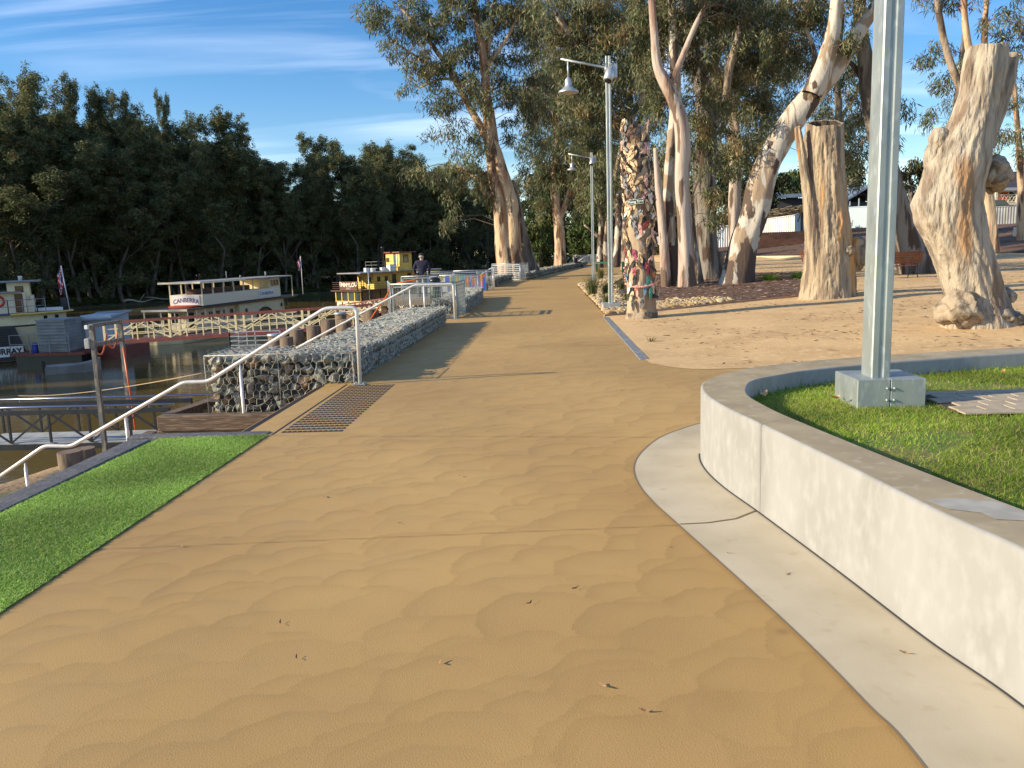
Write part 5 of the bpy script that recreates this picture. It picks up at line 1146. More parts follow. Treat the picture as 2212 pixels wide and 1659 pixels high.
# shed with blue grey roof
mat('roof_blue', (.22, .28, .36), (.16, .21, .28), scale=1, rough=.45, metal=.3); mat('wall_dark', (.05, .05, .055), rough=.8)
a, b = Y(1668, 426, 112), Y(1880, 420, 112); t = thing('long_shed', 'long low shed with a blue grey metal roof behind the pergola', 'shed', (a.x, a.y, 2))
z = (a.z+b.z)/2; mb = MB(); mb.box(a.x+.6, b.x-.6, 112, 122, 0, z-.2); mb.build('wall', 'wall_dark', t); mb = MB(); mb.hexa([(a.x, 111, z-.15), (b.x, 111, z-.15), (b.x, 123, z+1.0), (a.x, 123, z+1.0), (a.x, 111, z+.1), (b.x, 111, z+.1), (b.x, 123, z+1.25), (a.x, 123, z+1.25)]); mb.build('roof', 'roof_blue', t)
a, b, c = Y(1828, 437, 106), Y(1905, 437, 106), Y(1880, 402, 106); t = thing('gabled_shed', 'gabled metal roofed shed right of the hollow stump', 'shed', (a.x, 106, 2)); MB().box(a.x+.4, b.x, 106.5, 114, 0, a.z).build('wall', 'wall_dark', t)
mb = MB(); mb.hexa([(a.x-.3, 105.5, a.z), (a.x-.3, 115, a.z), (c.x, 115, c.z), (c.x, 105.5, c.z), (a.x-.3, 105.5, a.z+.25), (a.x-.3, 115, a.z+.25), (c.x, 115, c.z+.25), (c.x, 105.5, c.z+.25)]); mb.hexa([(c.x, 105.5, c.z), (c.x, 115, c.z), (c.x+4, 115, a.z), (c.x+4, 105.5, a.z), (c.x, 105.5, c.z+.25), (c.x, 115, c.z+.25), (c.x+4, 115, a.z+.25), (c.x+4, 105.5, a.z+.25)]); mb.build('roof', 'roof_blue', t)
mb = MB()
for k in range(5): mb.bar((a.x+.3+k*1.1, 105.6, a.z-.6), (a.x+.3+k*1.1, 105.6, a.z+.1+k*.3), .12)
mb.bar((a.x, 105.6, a.z-.6), (b.x, 105.6, a.z-.6), .12); mb.build('verandah_frame', 'corrugated_blue', t)
# red hotel with a white verandah
yh = 108; a = Y(2138, 410, yh); zt = Y(2190, 368, yh+4).z; zr = Y(2190, 411, yh).z; zf = Y(2190, 437, yh).z; zb = 3.0; x0, x1 = Y(2128, 420, yh).x, Y(2128, 420, yh).x+22
mat('red_brick', (.50, .12, .07), (.42, .10, .06), scale=2, rough=.8); mat('roof_slate', (.075, .06, .07), (.05, .045, .055), scale=2, stretch=(1, 1, 6), rough=.6); mat('verandah_paint', (.66, .58, .44), rough=.5)
t = thing('red_hotel', 'red brick hotel with dark roof and cream latticed verandah', 'building', (x0, yh, zb)); MB().box(x0, x1, yh+2.6, yh+12, zb, zr+.6).build('wall', 'red_brick', t)
mb = MB(); mb.hexa([(x0-.5, yh+2, zr+.5), (x1, yh+2, zr+.5), (x1, yh+13, zr+.5), (x0-.5, yh+13, zr+.5), (x0+2.6, yh+6, zt), (x1, yh+6, zt), (x1, yh+9, zt), (x0+2.6, yh+9, zt)]); mb.build('roof', 'roof_slate', t)
mb = MB(); xv = Y(2152, 420, yh).x; mb.hexa([(xv-.4, yh-.4, zr-.05), (x1, yh-.4, zr-.05), (x1, yh+2.6, zr+.45), (xv-.4, yh+2.6, zr+.45), (xv-.4, yh-.4, zr+.07), (x1, yh-.4, zr+.07), (x1, yh+2.6, zr+.57), (xv-.4, yh+2.6, zr+.57)]); mb.build('verandah_roof', 'roof_grey', t)
mb = MB(); mb.box(xv-.3, x1, yh-.2, yh+2.55, zf-.32, zf-.05); mb.build('verandah_floor', 'verandah_paint', t)
for k in range(7): x = xv+k*2.55; MB().box(x-.13, x+.13, yh-.13, yh+.13, zb, zr+.0).build('verandah_post', 'verandah_paint', t)
mb = MB()
for k in range(6):
    xa, xb = xv+k*2.55+.15, xv+(k+1)*2.55-.15; mb.bar((xa, yh, zf+.95), (xb, yh, zf+.95), .09); mb.bar((xa, yh, zf+.08), (xb, yh, zf+.08), .09); q = (xb-xa)/5
    for j in range(5):
        mb.bar((xa+j*q, yh, zf+.1), (xa+(j+1)*q, yh, zf+.92), .045); mb.bar((xa+(j+1)*q, yh+.03, zf+.1), (xa+j*q, yh+.03, zf+.92), .045)
    for s_ in (0, 1): xx = xa if s_ == 0 else xb; mb.tube([(xx, yh, zr-.55), (xx+(.25 if s_ == 0 else -.25), yh, zr-.22), (xx+(.7 if s_ == 0 else -.7), yh, zr-.1)], .05, 5)
    mb.bar((xa, yh, zr-.08), (xb, yh, zr-.08), .1, .14)
mb.build('balustrade', 'verandah_paint', t)
for k in range(4):
    x = x0+4.2+k*3.6; f = MB().box(x, x+1.1, yh+2.56, yh+2.62, zf+.1, zf+2.2).build('window', 'verandah_paint', t); MB().box(x+.1, x+1.0, yh+2.53, yh+2.57, zf+.2, zf+2.1).build('pane', 'dark_glass', f)
    f = MB().box(x, x+1.1, yh+2.56, yh+2.62, zb+.7, zb+2.6).build('window', 'verandah_paint', t); MB().box(x+.1, x+1.0, yh+2.53, yh+2.57, zb+.8, zb+2.5).build('pane', 'dark_glass', f)
corrugated('block_wall', 'grey rendered wall in front of the red hotel', 2136, 2260, 448, 443, 480, 476, 88, 86, 'roof_grey', 'wall')
def car(label, x, y, z, ang):
    t = thing('parked_car', label, 'car', (x, y, z)); M = Matrix.Translation((x, y, z)) @ Matrix.Rotation(ang, 4, 'Z'); mb = MB()
    side = [(-2.1, .35), (2.1, .35), (2.15, .75), (1.3, .92), (-1.9, .95), (-2.15, .8)]; cab = [(-1.7, .93), (1.0, .92), (.4, 1.42), (-1.3, 1.45)]
    def ex(o_, w1, w2): n = len(o_); vs = [M @ Vector((a, -w1, b)) for a, b in o_]+[M @ Vector((a, w1, b)) for a, b in o_]; return vs, [tuple(range(n)), tuple(range(2*n-1, n-1, -1))]+[((k+1) % n, k, n+k, n+(k+1) % n) for k in range(n)]
    mb.add(*ex(side, .88, .88)); mb.build('body', 'car_dark', t); mb = MB(); mb.add(*ex(cab, .74, .7)); mb.build('windows', 'window_glass', t); mb = MB(); mb.add(*ex([(-1.32, 1.44), (.42, 1.41), (.38, 1.47), (-1.28, 1.5)], .72, .7)); mb.build('roof', 'car_dark', t)
    for sx in (-1.35, 1.35):
        for sy in (-.85, .85): w_ = MB().lathe(M @ Vector((sx, sy-.1, .32)), [(.20, 0), (.32, .02), (.32, .18), (.2, .2)], 18, M=(M.to_3x3() @ Matrix.Rotation(math.radians(-90), 3, 'X'))).build('wheel', 'black_paint', t)
mat('car_dark', (.03, .032, .036), rough=.25, spec=.8); q = Y(2153, 452, 98); car('dark car parked before the red hotel', q.x, 98, q.z-.5, .3)
q = Y(2204, 506, 66); t = thing('sandstone_block', 'pale stone block at the far right edge of the mulch slope', 'stone block', (q.x, 66, q.z)); MB().bbox(q.x-.4, q.x+.6, 65.7, 66.3, q.z-.6, q.z+.55, .03).build('block', 'pale_cream', t)
# ================================================================ RIVER: BOATS, GANGWAYS, JETTIES
def frame(o, ax):
    """local frame: x along the boat (bow = +x), y to port, z up from the water"""
    ax = Vector((ax[0], ax[1], 0)).normalized(); M = Matrix(((ax.x, -ax.y, 0, o[0]), (ax.y, ax.x, 0, o[1]), (0, 0, 1, WATER), (0, 0, 0, 1))); return M
def hull(t, M, L0, L1, B, zd, m, taper0=2.5, taper1=4.0, n=26, sheer=.35, guard=True, guard_m='brown_trim'):
    vs = []; fs = []; k = 6
    for i in range(n+1):
        x = L0+(L1-L0)*i/n; a = min(1, (x-L0)/taper0) if taper0 else 1; b = min(1, (L1-x)/taper1); w = B/2*math.sqrt(max(0.0, 1-(1-a)**2))*math.sqrt(max(0.0, 1-(1-b)**2)); w = max(w, .05)
        z1 = zd+sheer*(1-b)**2+sheer*.6*(1-a)**2
        for (yy, z) in ((w*.8, -.4), (w*.92, .1), (w, z1), (-w, z1), (-w*.92, .1), (-w*.8, -.4)): vs.append(M @ Vector((x, yy, z)))
    for i in range(n):
        for j in range(k): q = (j+1) % k; fs.append((i*k+j, (i+1)*k+j, (i+1)*k+q, i*k+q))
    fs += [tuple(range(k)), tuple(n*k+j for j in range(k-1, -1, -1))]; mb = MB(); mb.add(vs, fs); mb.build('hull', m, t)
    if guard:
        for s_ in (2, 3): mb = MB(); mb.tube([vs[i*k+s_] for i in range(n+1)], .07, 6); mb.build('rubbing_rail', guard_m, t)
    return vs
def slab(t, M, x0, x1, y0, y1, z0, z1, m, name, rake=0.0, b=.0, camber=.0, rnd=0.0):
    mb = MB()
    if rnd:
        n = 10; out = [(x0, y0)]+[(x1-rnd+rnd*math.sin(math.pi*k/n) if True else 0, y0+(y1-y0)*k/n) for k in range(n+1)]+[(x0, y1)]
        out = [(x0, y0)]+[(x1-rnd*(1-math.sin(math.pi*k/n)), y0+(y1-y0)*k/n) for k in range(0, n+1)]+[(x0, y1)]; mb.prism(out, z0, z1, M)
    else: mb.hexa([M @ Vector(p) for p in ((x0, y0, z0), (x1, y0, z0+rake), (x1, y1, z0+rake), (x0, y1, z0), (x0, y0, z1), (x1, y0, z1+rake), (x1, y1, z1+rake), (x0, y1, z1))])
    return mb.build(name, m, t)
def posts(t, M, pts, z0, z1, w=.09, m='pale_cream', name='post'):
    for x, y in pts: MB().bar(M @ Vector((x, y, z0)), M @ Vector((x, y, z1)), w).build(name, m, t)
def railing(t, M, pts, z0, h=1.0, m='pale_cream', bars=3, w=.05, step=1.4):
    mb = MB()
    for a, b in zip(pts[:-1], pts[1:]):
        A, B_ = Vector((*a, 0)), Vector((*b, 0)); L = (B_-A).length; n = max(1, round(L/step))
        for k in range(bars): z = z0+h*(k+1)/bars; mb.bar(M @ (A+Vector((0, 0, z))), M @ (B_+Vector((0, 0, z))), w)
        for k in range(n+1): p = A.lerp(B_, k/n); mb.bar(M @ (p+Vector((0, 0, z0))), M @ (p+Vector((0, 0, z0+h))), w)
    return mb.build('railing', m, t)
def window(t, M, x, y, z, w, h, ax='x', out=1, fm='brown_trim', gm='dark_glass', mull=0):
    """a framed window on a wall running along ax; out = side the wall faces"""
    f = MB(); g = .025*out
    def bx(a, b, c, d, e0, e1): 
        if ax == 'x': f.box(a, b, min(y+e0*out, y+e1*out), max(y+e0*out, y+e1*out), c, d, M)
        else: f.box(min(y+e0*out, y+e1*out), max(y+e0*out, y+e1*out), a, b, c, d, M)
    bw = .07
    for a, b, c, d in ((x-w/2, x+w/2, z+h-bw, z+h), (x-w/2, x+w/2, z, z+bw), (x-w/2, x-w/2+bw, z+bw, z+h-bw), (x+w/2-bw, x+w/2, z+bw, z+h-bw)): bx(a, b, c, d, -.02, .045)
    for k in range(mull): xx = x-w/2+w*(k+1)/(mull+1); bx(xx-.03, xx+.03, z+bw, z+h-bw, -.02, .04)
    fo = f.build('window', fm, t); p = MB(); a, b, c, d = x-w/2+bw, x+w/2-bw, z+bw, z+h-bw
    if ax == 'x': p.box(a, b, min(y-.01*out, y+.015*out), max(y-.01*out, y+.015*out), c, d, M)
    else: p.box(min(y-.01*out, y+.015*out), max(y-.01*out, y+.015*out), a, b, c, d, M)
    p.build('pane', gm, fo); return fo
def board(t, M, x, y, z, w, h, txt, ax='x', out=1, bm_='white_paint', lm='lettering_blue', size=None, name='name_board', sub=None, arc=0, sx=1.0, frame_m=None, bold=.01):
    mb = MB()
    e0, e1 = sorted((y+.03*out, y+.06*out))
    if ax == 'x': mb.box(x-w/2, x+w/2, e0, e1, z, z+h, M)
    else: mb.box(e0, e1, x-w/2, x+w/2, z, z+h, M)
    b = mb.build(name, bm_, t)
    if frame_m:
        mb = MB(); c = [(x-w/2, z), (x+w/2, z), (x+w/2, z+h), (x-w/2, z+h)]; yo = y+.065*out
        for i in range(4): p, q = c[i], c[(i+1) % 4]; P3 = (lambda s: Vector((s[0], yo, s[1])) if ax == 'x' else Vector((yo, s[0], s[1]))); mb.bar(M @ P3(p), M @ P3(q), .05)
        mb.build('board_frame', frame_m, b)
    if ax == 'x': R_ = Matrix(((-out*1.0 if out > 0 else 1, 0, 0, x), (0, 0, out, y+.064*out), (0, 1, 0, z+h/2), (0, 0, 0, 1)))
    else: R_ = Matrix(((0, 0, out, y+.064*out), (out, 0, 0, x), (0, 1, 0, z+h/2), (0, 0, 0, 1)))
    lettering(txt, b, M @ R_ @ Matrix.Translation((0, h*.08 if sub else 0, 0)), size or h*.7, lm, arc=arc, sx=sx, bold=bold, ext=.006)
    if sub: lettering(sub, b, M @ R_ @ Matrix.Translation((0, -h*.34, 0)), (size or h*.7)*.27, lm, ext=.005, name='small_lettering')
    return b
def flag(label, base, h, m_pole='white_paint', lean=(-.0, 0), drop=.7, fl=1.5, seed=1, parent=None):
    f = thing('flag', label, 'flag', base, 'ensign flags on the boats'); B = Vector(base); top = B+Vector((lean[0]*h, lean[1]*h, h)); MB().tube([B, top], [.05, .035], 8).build('flagpole', m_pole, f)
    mb = MB(); nx, nz = 10, 12; r = random.Random(seed)
    for i in range(nx+1):
        for j in range(nz+1):
            u, v = i/nx, j/nz; x = -.06-u*.42*(1-.35*v); z = -u*.75-v*fl*.8; mb.v.append(tuple(top+Vector((x, .10*math.sin(u*9+v*2), z-.05))))
    for i in range(nx):
        for j in range(nz):
            mb.f.append((i*(nz+1)+j, (i+1)*(nz+1)+j, (i+1)*(nz+1)+j+1, i*(nz+1)+j+1)); mb.sm.append(True)
            d1, d2 = abs(i/nx-j/nz), abs(1-i/nx-j/nz); mb.mi.append(1 if min(d1, d2) < .09 else (2 if min(d1, d2) < .2 else (0 if (i//3+j//4) % 2 else 3)))
    mb.build('cloth', ['flag_blue', 'flag_red', 'flag_white', 'flag_red'], f); return f
mat('flag_blue', (.02, .03, .18), rough=.8); mat('flag_red', (.5, .02, .03), rough=.8); mat('flag_white', (.7, .7, .7), rough=.8)
CW = 'pale_cream'
# ---------------- the cream paddle boat with two name boards
def heading(pxd, y, deg):
    p = Y(pxd, 600, y); return p
p = Y(442, 690, 83.5); M = frame((p.x, p.y), (math.sin(math.radians(9)), math.cos(math.radians(9)))); Mi = M
# local: x=0 at the stern face of the upper cabin, starboard (our) side at y = 0
t = thing('paddle_boat', 'cream two deck paddle boat with two CANBERRA name boards', 'boat', (p.x, p.y, WATER)); W3 = 3.75
hull(t, M @ Matrix.Translation((8, W3/2, 0)), -13.5, 15.5, 5.0, .95, 'cream', 2.0, 8)
slab(t, M, -3.8, 22.5, -.4, W3+.4, .9, .98, 'deck_boards', 'main_deck', rnd=6)
slab(t, M, -3.9, 24.5, -.62, W3+.62, 3.18, 3.3, 'black_paint', 'lower_roof', rnd=5); slab(t, M, -3.96, -3.86, -.62, W3+.62, 3.12, 3.32, CW, 'roof_fascia')
slab(t, M, -.9, 6.5, .25, W3-.25, 1.0, 3.17, CW, 'lower_cabin'); slab(t, M, 6.55, 20.5, -.28, W3+.28, .95, 3.17, 'cream', 'paddle_house', rnd=4)
for k, x in enumerate((.2, 1.6, 3.0, 4.4, 5.7)): window(t, M, x, .25, 1.6, .95, 1.2, 'x', -1, CW, mull=1 if k % 2 else 0)
window(t, M, .95, -.9, 1.2, .95, 1.7, 'y', -1, CW); window(t, M, 2.7, -.9, 1.5, 1.0, 1.3, 'y', -1, CW)
posts(t, M, [(-3.7, -.5), (-3.7, .9), (-3.7, 2.4), (-3.7, W3+.5), (-2.2, -.5), (-.6, -.5), (1.0, -.5), (3.4, -.5)], .95, 3.18, .10, CW)
railing(t, M, [(-3.7, W3+.5), (-3.7, -.5), (3.4, -.5)], .95, .95, CW, 2, .06)
mb = MB(); ar = []
for k in range(15): a = math.pi*k/14; ar.append((12.2-2.4*math.cos(a), .5+1.95*math.sin(a)))
mb.add([M @ Vector((x, -.31, z)) for x, z in ar]+[M @ Vector((x, -.29, z)) for x, z in ar], [tuple(range(14, -1, -1)), tuple(range(15, 30))]+[(k, k+1, 16+k, 15+k) for k in range(14)]); mb.build('paddle_opening', 'black_paint', t)
mb = MB(); mb.tube([M @ Vector((x, -.34, z)) for x, z in ar], .07, 6); mb.build('paddle_arch', 'brown_trim', t)
for x, z in ((8.0, 2.35), (16.4, 2.45), (17.8, 2.5)): MB().lathe(M @ Vector((x, -.3, z)), [(.24, 0), (.25, .04)], 14, M=(M.to_3x3() @ Matrix.Rotation(math.radians(90), 3, 'X'))).build('porthole', 'black_paint', t)
slab(t, M, 0, 17.0, 0, W3, 3.32, 4.55, CW, 'upper_wall'); MB().box(-.02, 17.02, -.03, W3+.03, 3.31, 3.44, M).build('skirting', 'black_paint', t)
posts(t, M, [(0.05, .06), (.05, 1.85), (.05, W3-.06)]+[(x, yq_) for yq_ in (.06, W3-.06) for x in (2.1, 4.2, 6.3, 8.4, 10.5, 12.6)], 4.55, 5.72, .11, CW)
slab(t, M, 14.2, 17.0, .03, W3-.03, 4.55, 5.7, 'cream', 'wheelhouse'); window(t, M, 15.6, .03, 4.7, 2.3, .85, 'x', -1, 'cream', mull=2)
slab(t, M, -1.0, 21.5, -.45, W3+.45, 5.74, 5.86, 'roof_grey', 'upper_roof', rnd=2); slab(t, M, -1.06, -1.01, -.5, W3+.5, 5.70, 5.90, CW, 'roof_fascia')
MB().box(-.9, 8.0, -.47, -.455, 5.70, 5.88, M).build('fascia_board', CW, t); posts(t, M, [(20.4, .1), (20.4, W3-.1)], 3.3, 5.74, .09, CW)
MB().box(1.0, 12.0, 1.3, 2.5, 4.56, 5.05, M).build('bench_seat', 'brown_trim', t)
for x, h in ((8, .9), (11, .35), (17, .6)): MB().tube([M @ Vector((x, 1.8, 5.86)), M @ Vector((x, 1.8, 5.86+h))], .09 if h != .9 else .05, 8).build('roof_vent', 'roof_grey', t)
board(t, M, W3/2, 0, 3.52, 3.1, .98, 'CANBERRA', 'y', -1, size=.62, arc=.10, sx=.93, bold=.015)
board(t, M, 13.4, 0, 3.62, 3.6, .72, 'CANBERRA', 'x', -1, size=.52, sx=1.25, bold=.01)
MB().box(-1.2, .0-.05, .5, 3.2, 3.32, 3.5, M).build('roof_locker', 'red_plastic', t)
flag('limp red ensign on the bow of the CANBERRA boat', M @ Vector((23.8, .3, 3.3)), 4.9, seed=2)
# ---------------- the yellow paddle steamer EMMYLOU
p = Y(781, 660, 110); M = frame((p.x, p.y), (math.sin(math.radians(36)), math.cos(math.radians(36)))); WE = 5.2
t = thing('paddle_steamer', 'yellow paddle steamer with an EMMYLOU board and tall wheelhouse', 'boat', (p.x, p.y, WATER))
# local: x=0 at the stern end of the lower saloon's near corner, near side y=0
hull(t, M @ Matrix.Translation((11, WE/2, 0)), -12.5, 14, 6.0, .9, 'brown_trim', 2.5, 6); slab(t, M, -1.0, 22, -.4, WE+.4, .85, .95, 'deck_boards', 'main_deck', rnd=4)
slab(t, M, .1, 18, .1, WE-.1, .95, 3.2, 'black_paint', 'saloon_core') if False else None
slab(t, M, .05, 17.9, .05, WE-.05, .95, 1.95, CW, 'saloon_wall'); slab(t, M, .9, 17.5, .9, WE-.9, 1.95, 3.28, 'wall_dark', 'saloon_inner')
for k in range(5):
    y = WE*k/4; y = min(max(y, .07), WE-.07); MB().box(-.0, .12, y-.07, y+.07, 1.95, 3.3, M).build('window_post', 'yellow_paint', t)
    MB().box(-.03, .05, y-.05, y+.05, .95, 1.93, M).build('panel_strip', 'brown_trim', t)
MB().box(-.04, .10, 0, WE, 1.9, 2.02, M).build('window_sill', 'yellow_paint', t)
for k in range(4): y0 = .14+k*(WE-.14)/4; MB().box(.03, .05, y0+.05, y0+(WE-.2)/4-.08, 2.04, 3.26, M).build('pane', 'window_glass', t)
for k in range(11):
    x = .05+k*1.75; MB().box(x-.05, x+.05, -.0, .12, 1.95, 3.3, M).build('window_post', 'brown_trim', t); MB().box(x-.04, x+.04, -.03, .05, .95, 1.93, M).build('panel_strip', 'brown_trim', t)
    if k < 10: MB().box(x+.1, x+1.65, .03, .05, 2.0, 3.26, M).build('pane', 'window_glass', t)
MB().box(.0, 17.8, -.05, .1, 1.92, 2.02, M).build('window_sill', 'brown_trim', t)
slab(t, M, -.35, 19, -.5, WE+.5, 3.3, 3.46, 'brown_trim', 'lower_roof', rnd=2)
railing(t, M, [(4.4, WE+.3), (-.2, WE+.3), (-.2, -.35), (12, -.35)], 3.46, 1.05, 'brown_trim', 4, .045, 1.6)
slab(t, M, 3.3, 16.5, .95, WE-.95, 3.46, 5.6, 'yellow_paint', 'upper_cabin')
window(t, M, 1.75, 3.3, 4.45, .55, .62, 'y', -1); window(t, M, 3.7, 3.3, 4.45, .6, .7, 'y', -1)
for x in (4.2, 5.6, 8.8, 11.2, 12.8, 14.4): window(t, M, x, .95, 4.45, .55, .65, 'x', -1)
for x in (7.1, 10.1): window(t, M, x, .95, 3.5, .75, 1.85, 'x', -1)
slab(t, M, .3, 18, .2, WE-.2, 5.62, 5.76, 'roof_grey', 'upper_roof', rnd=2); posts(t, M, [(.6, .5), (.6, WE-.5)], 3.46, 5.62, .09, 'brown_trim'); posts(t, M, [(.6, -.0), (6, .1), (11, .1)], 3.46, 5.62, .08, 'brown_trim')
slab(t, M, 8.6, 11.0, 1.2, WE-1.2, 5.78, 8.25, 'yellow_paint', 'wheelhouse'); slab(t, M, 8.2, 11.6, .8, WE-.8, 8.27, 8.42, 'red_oxide', 'wheelhouse_roof')
window(t, M, 3.6, 8.6, 7.0, .6, .6, 'y', -1); window(t, M, 2.0, 8.6, 6.4, .75, 1.75, 'y', -1, 'red_oxide', CW); window(t, M, 9.8, 1.2, 6.9, 1.0, 1.1, 'x', -1)
board(t, M, 1.9, -.42, 3.5, 3.5, 1.1, 'EMMYLOU', 'y', -1, 'brown_trim', 'lettering_cream', size=.78, sub='ECHUCA', arc=-.05, frame_m='red_oxide', bold=.02)
MB().lathe(M @ Vector((7.3, 3.2, 5.76)), [(.17, 0), (.17, 3.1), (.24, 3.2), (.24, 3.35), (.12, 3.45)], 14).build('funnel', 'black_paint', t)
for x, y, s_ in ((3.4, 2.5, .5), (5, 3, .45), (6.1, 2.2, .5), (6.9, 1.4, .8)): MB().bbox(x, x+s_*1.4, y, y+s_, 5.77, 5.77+s_*1.1, .03, M).build('air_conditioner', 'white_paint', t)
railing(t, M, [(4.5, 3.8), (4.5, 1.4), (8.4, 1.4)], 5.78, 1.35, 'roof_grey', 3, .04, 1.3); MB().tube([M @ Vector((.9, -.7, .6)), M @ Vector((.9, -.7, 4.9+1))], .07, 8).build('mooring_pole', 'galv_far', t)
for x in (1.6, 2.1): MB().box(x, x+.5, 3.6, 4.1, 3.48, 4.2, M).build('deck_chair', 'wall_dark', t)
# ---------------- the big dark paddle boat at the left edge
p = Y(158, 716, 70); M = frame((p.x, p.y), (math.sin(math.radians(60)), math.cos(math.radians(60)))); WM = 6.0
t = thing('paddle_boat', 'large shaded paddle boat cut by the left edge, MURRAY on its paddle box', 'boat', (p.x, p.y, WATER))
# local: x=0 at the pointed end (right), boat runs to negative x, our side is y = -something
hull(t, M @ Matrix.Translation((-15, WM/2-.3, 0)), -16, 14.9, WM, 3.0, 'cream', 3, 4.5, sheer=.15)
MB().prism([(-30, -.04), (-4.5, -.04), (-2.5, .4), (-1.2, 1.2), (-.3, 2.4), (-.3, 3.1), (-1.2, 4.2), (-2.5, 5.0), (-30, 5.45)], -.1, .35, M).build('waterline_band', 'black_paint', t)
out = [(-30, 0.1), (-4.5, .1), (-2.6, .5), (-1.4, 1.2), (-.6, 2.1), (-.4, 2.7), (-.6, 3.3), (-1.4, 4.2), (-2.6, 4.9), (-30, 5.3)]; MB().prism(out, 3.05, 3.9, M).build('clerestory', 'cream', t)
out2 = [(-30, -.25), (-4.5, -.25), (-2.5, .15), (-1.2, .9), (-.2, 1.8), (.15, 2.7), (-.2, 3.6), (-1.2, 4.6), (-2.5, 5.3), (-30, 5.7)]; MB().prism(out2, 3.92, 4.03, M).build('upper_deck', 'lettering_blue', t); pts = [M @ Vector((a, b, 3.97)) for a, b in out2[1:9]]; MB().tube(pts, .09, 6).build('deck_moulding', 'yellow_paint', t)
for x, y in ((-2.0, .84), (-1.15, 1.42)): window(t, M @ Matrix.Translation((x, y, 0)) @ Matrix.Rotation(math.radians(32), 4, 'Z'), 0, 0, 3.15, .5, .65, 'x', -1, 'cream')
for x in (-3.55, -2.65): MB().lathe(M @ Vector((x, .0 if x < -3 else .18, 2.4)), [(.17, 0), (.18, .06)], 14, M=(M.to_3x3() @ Matrix.Rotation(math.radians(90), 3, 'X'))).build('porthole', 'black_paint', t)
mb = MB(); mb.hexa([M @ Vector(q) for q in ((-18, -1.0, .2), (-3.5, -1.0, .2), (-3.5, -.02, .2), (-18, -.02, .2), (-18, -1.0, 3.0), (-4.3, -1.0, 3.05), (-4.3, -.02, 3.05), (-18, -.02, 3.0))]); mb.build('paddle_box', 'wall_dark', t)
mb = MB()
for k in range(9): z = 1.15+k*.2; mb.box(-17.8, -4.35, -1.05, -1.005, z, z+.08, M)
mb.build('paddle_louvre', 'black_paint', t); board(t, M, -6.25, -1.0, .55, 4.9, .85, 'OF THE MURRAY', 'x', -1, 'white_paint', 'black_paint', size=.66, sx=.92, bold=.03)
slab(t, M, -14, -3.3, .9, 4.2, 4.05, 5.75, CW, 'upper_cabin'); slab(t, M, -17, -3.6, .3, 4.8, 5.77, 5.87, 'roof_grey', 'cabin_roof'); slab(t, M, -8.5, -2.1, .9, 4.6, 6.62, 6.74, 'roof_grey', 'wheelhouse_roof'); slab(t, M, -4.6, -2.95, 1.3, 4.0, 5.0, 6.6, 'cream', 'wheelhouse'); slab(t, M, -3.28, -2.75, 1.3, 4.0, 4.05, 5.45, CW, 'screen')
MB().lathe(M @ Vector((-3.6, 2.6, 6.74)), [(.16, 0), (.16, .35), (.2, .4)], 12).build('roof_vent', 'white_paint', t); window(t, M, -3.8, .9, 4.1, .6, 1.55, 'x', -1, 'brown_trim'); window(t, M, -3.7, 1.3, 5.5, .6, .8, 'x', -1, 'brown_trim')
railing(t, M, [(-18, -.05), (-4.6, -.05), (-2.5, .35), (-1.9, 1.2)], 4.03, 1.15, 'roof_grey', 2, .05, 1.2); mb = MB(); mb.tube([M @ Vector((-5.3+.40*math.cos(a), .84, 5.1+.40*math.sin(a))) for a in np.linspace(0, 6.283, 20)], .10, 8, cap=False); mb.build('life_ring', 'red_plastic', t)
slab(t, M, -2.7, -.6, 2.2, 3.2, 4.05, 4.3, 'white_paint', 'skylight'); MB().lathe(M @ Vector((-.45, 2.7, 4.03)), [(.3, 0), (.3, 1.0), (.26, 1.05)], 14).build('deck_box', 'wall_dark', t)
flag('limp red, white and blue flag at the pointed end of the MURRAY boat', M @ Vector((-.1, 2.6, 4.0)), 3.9, seed=5, fl=2.3, lean=(-.08, 0))
# ---------------- pontoon with the corrugated box
a = Y(86, 762, 66); b = Y(161, 758, 66); t = thing('service_pontoon', 'small railed pontoon carrying a white corrugated box', 'pontoon', (a.x, 66, WATER)); z = a.z
MB().box(a.x-2.3, b.x+1.0, 65.6, 70, z-.22, z, None).build('deck', 'red_oxide', t); MB().box(a.x-2.0, b.x+.6, 65.9, 69.7, WATER-.2, z-.225).build('float', 'black_paint', t)
I4 = Matrix.Identity(4); railing(t, I4, [(a.x-2.2, 65.65), (b.x-.2, 65.65)], z, 1.5, 'roof_grey', 2, .06, 1.6)
tb = thing('corrugated_box', 'white horizontally corrugated box standing on the small pontoon', 'shelter', (a.x, 66.3, z)); zt = Y(120, 693, 66).z-Y(120, 762, 66).z; dx = Y(143, 700, 66.2).x; mb = MB(); k = 0; zz_ = z+.02
while zz_ < z+zt: mb.box(a.x, dx, 66.0-(.09 if k % 2 else 0), 66.03, zz_, zz_+.13); mb.box(dx-.02, dx+(.06 if k % 2 else 0), 66.03, 68.4, zz_, zz_+.13); zz_ += .13; k += 1
mb.build('wall', 'roof_grey', tb); MB().box(a.x-.08, dx+.1, 65.9, 68.5, zz_, zz_+.07).build('roof', 'roof_grey', tb); MB().box(a.x+.02, dx-.05, 66.06, 68.35, z, zz_-.01).build('inner_wall', 'wall_dark', tb)  # white box: its shade is put into the grey sheeting colour
q = thing('plastic_drum', 'small blue plastic drum beside the corrugated box', 'drum', (a.x-.35, 66.0, z)); MB().lathe((a.x-.35, 66.0, z), [(.2, 0), (.22, .05), (.22, .75), (.12, .85)], 14).build('body', 'blue_plastic', q)
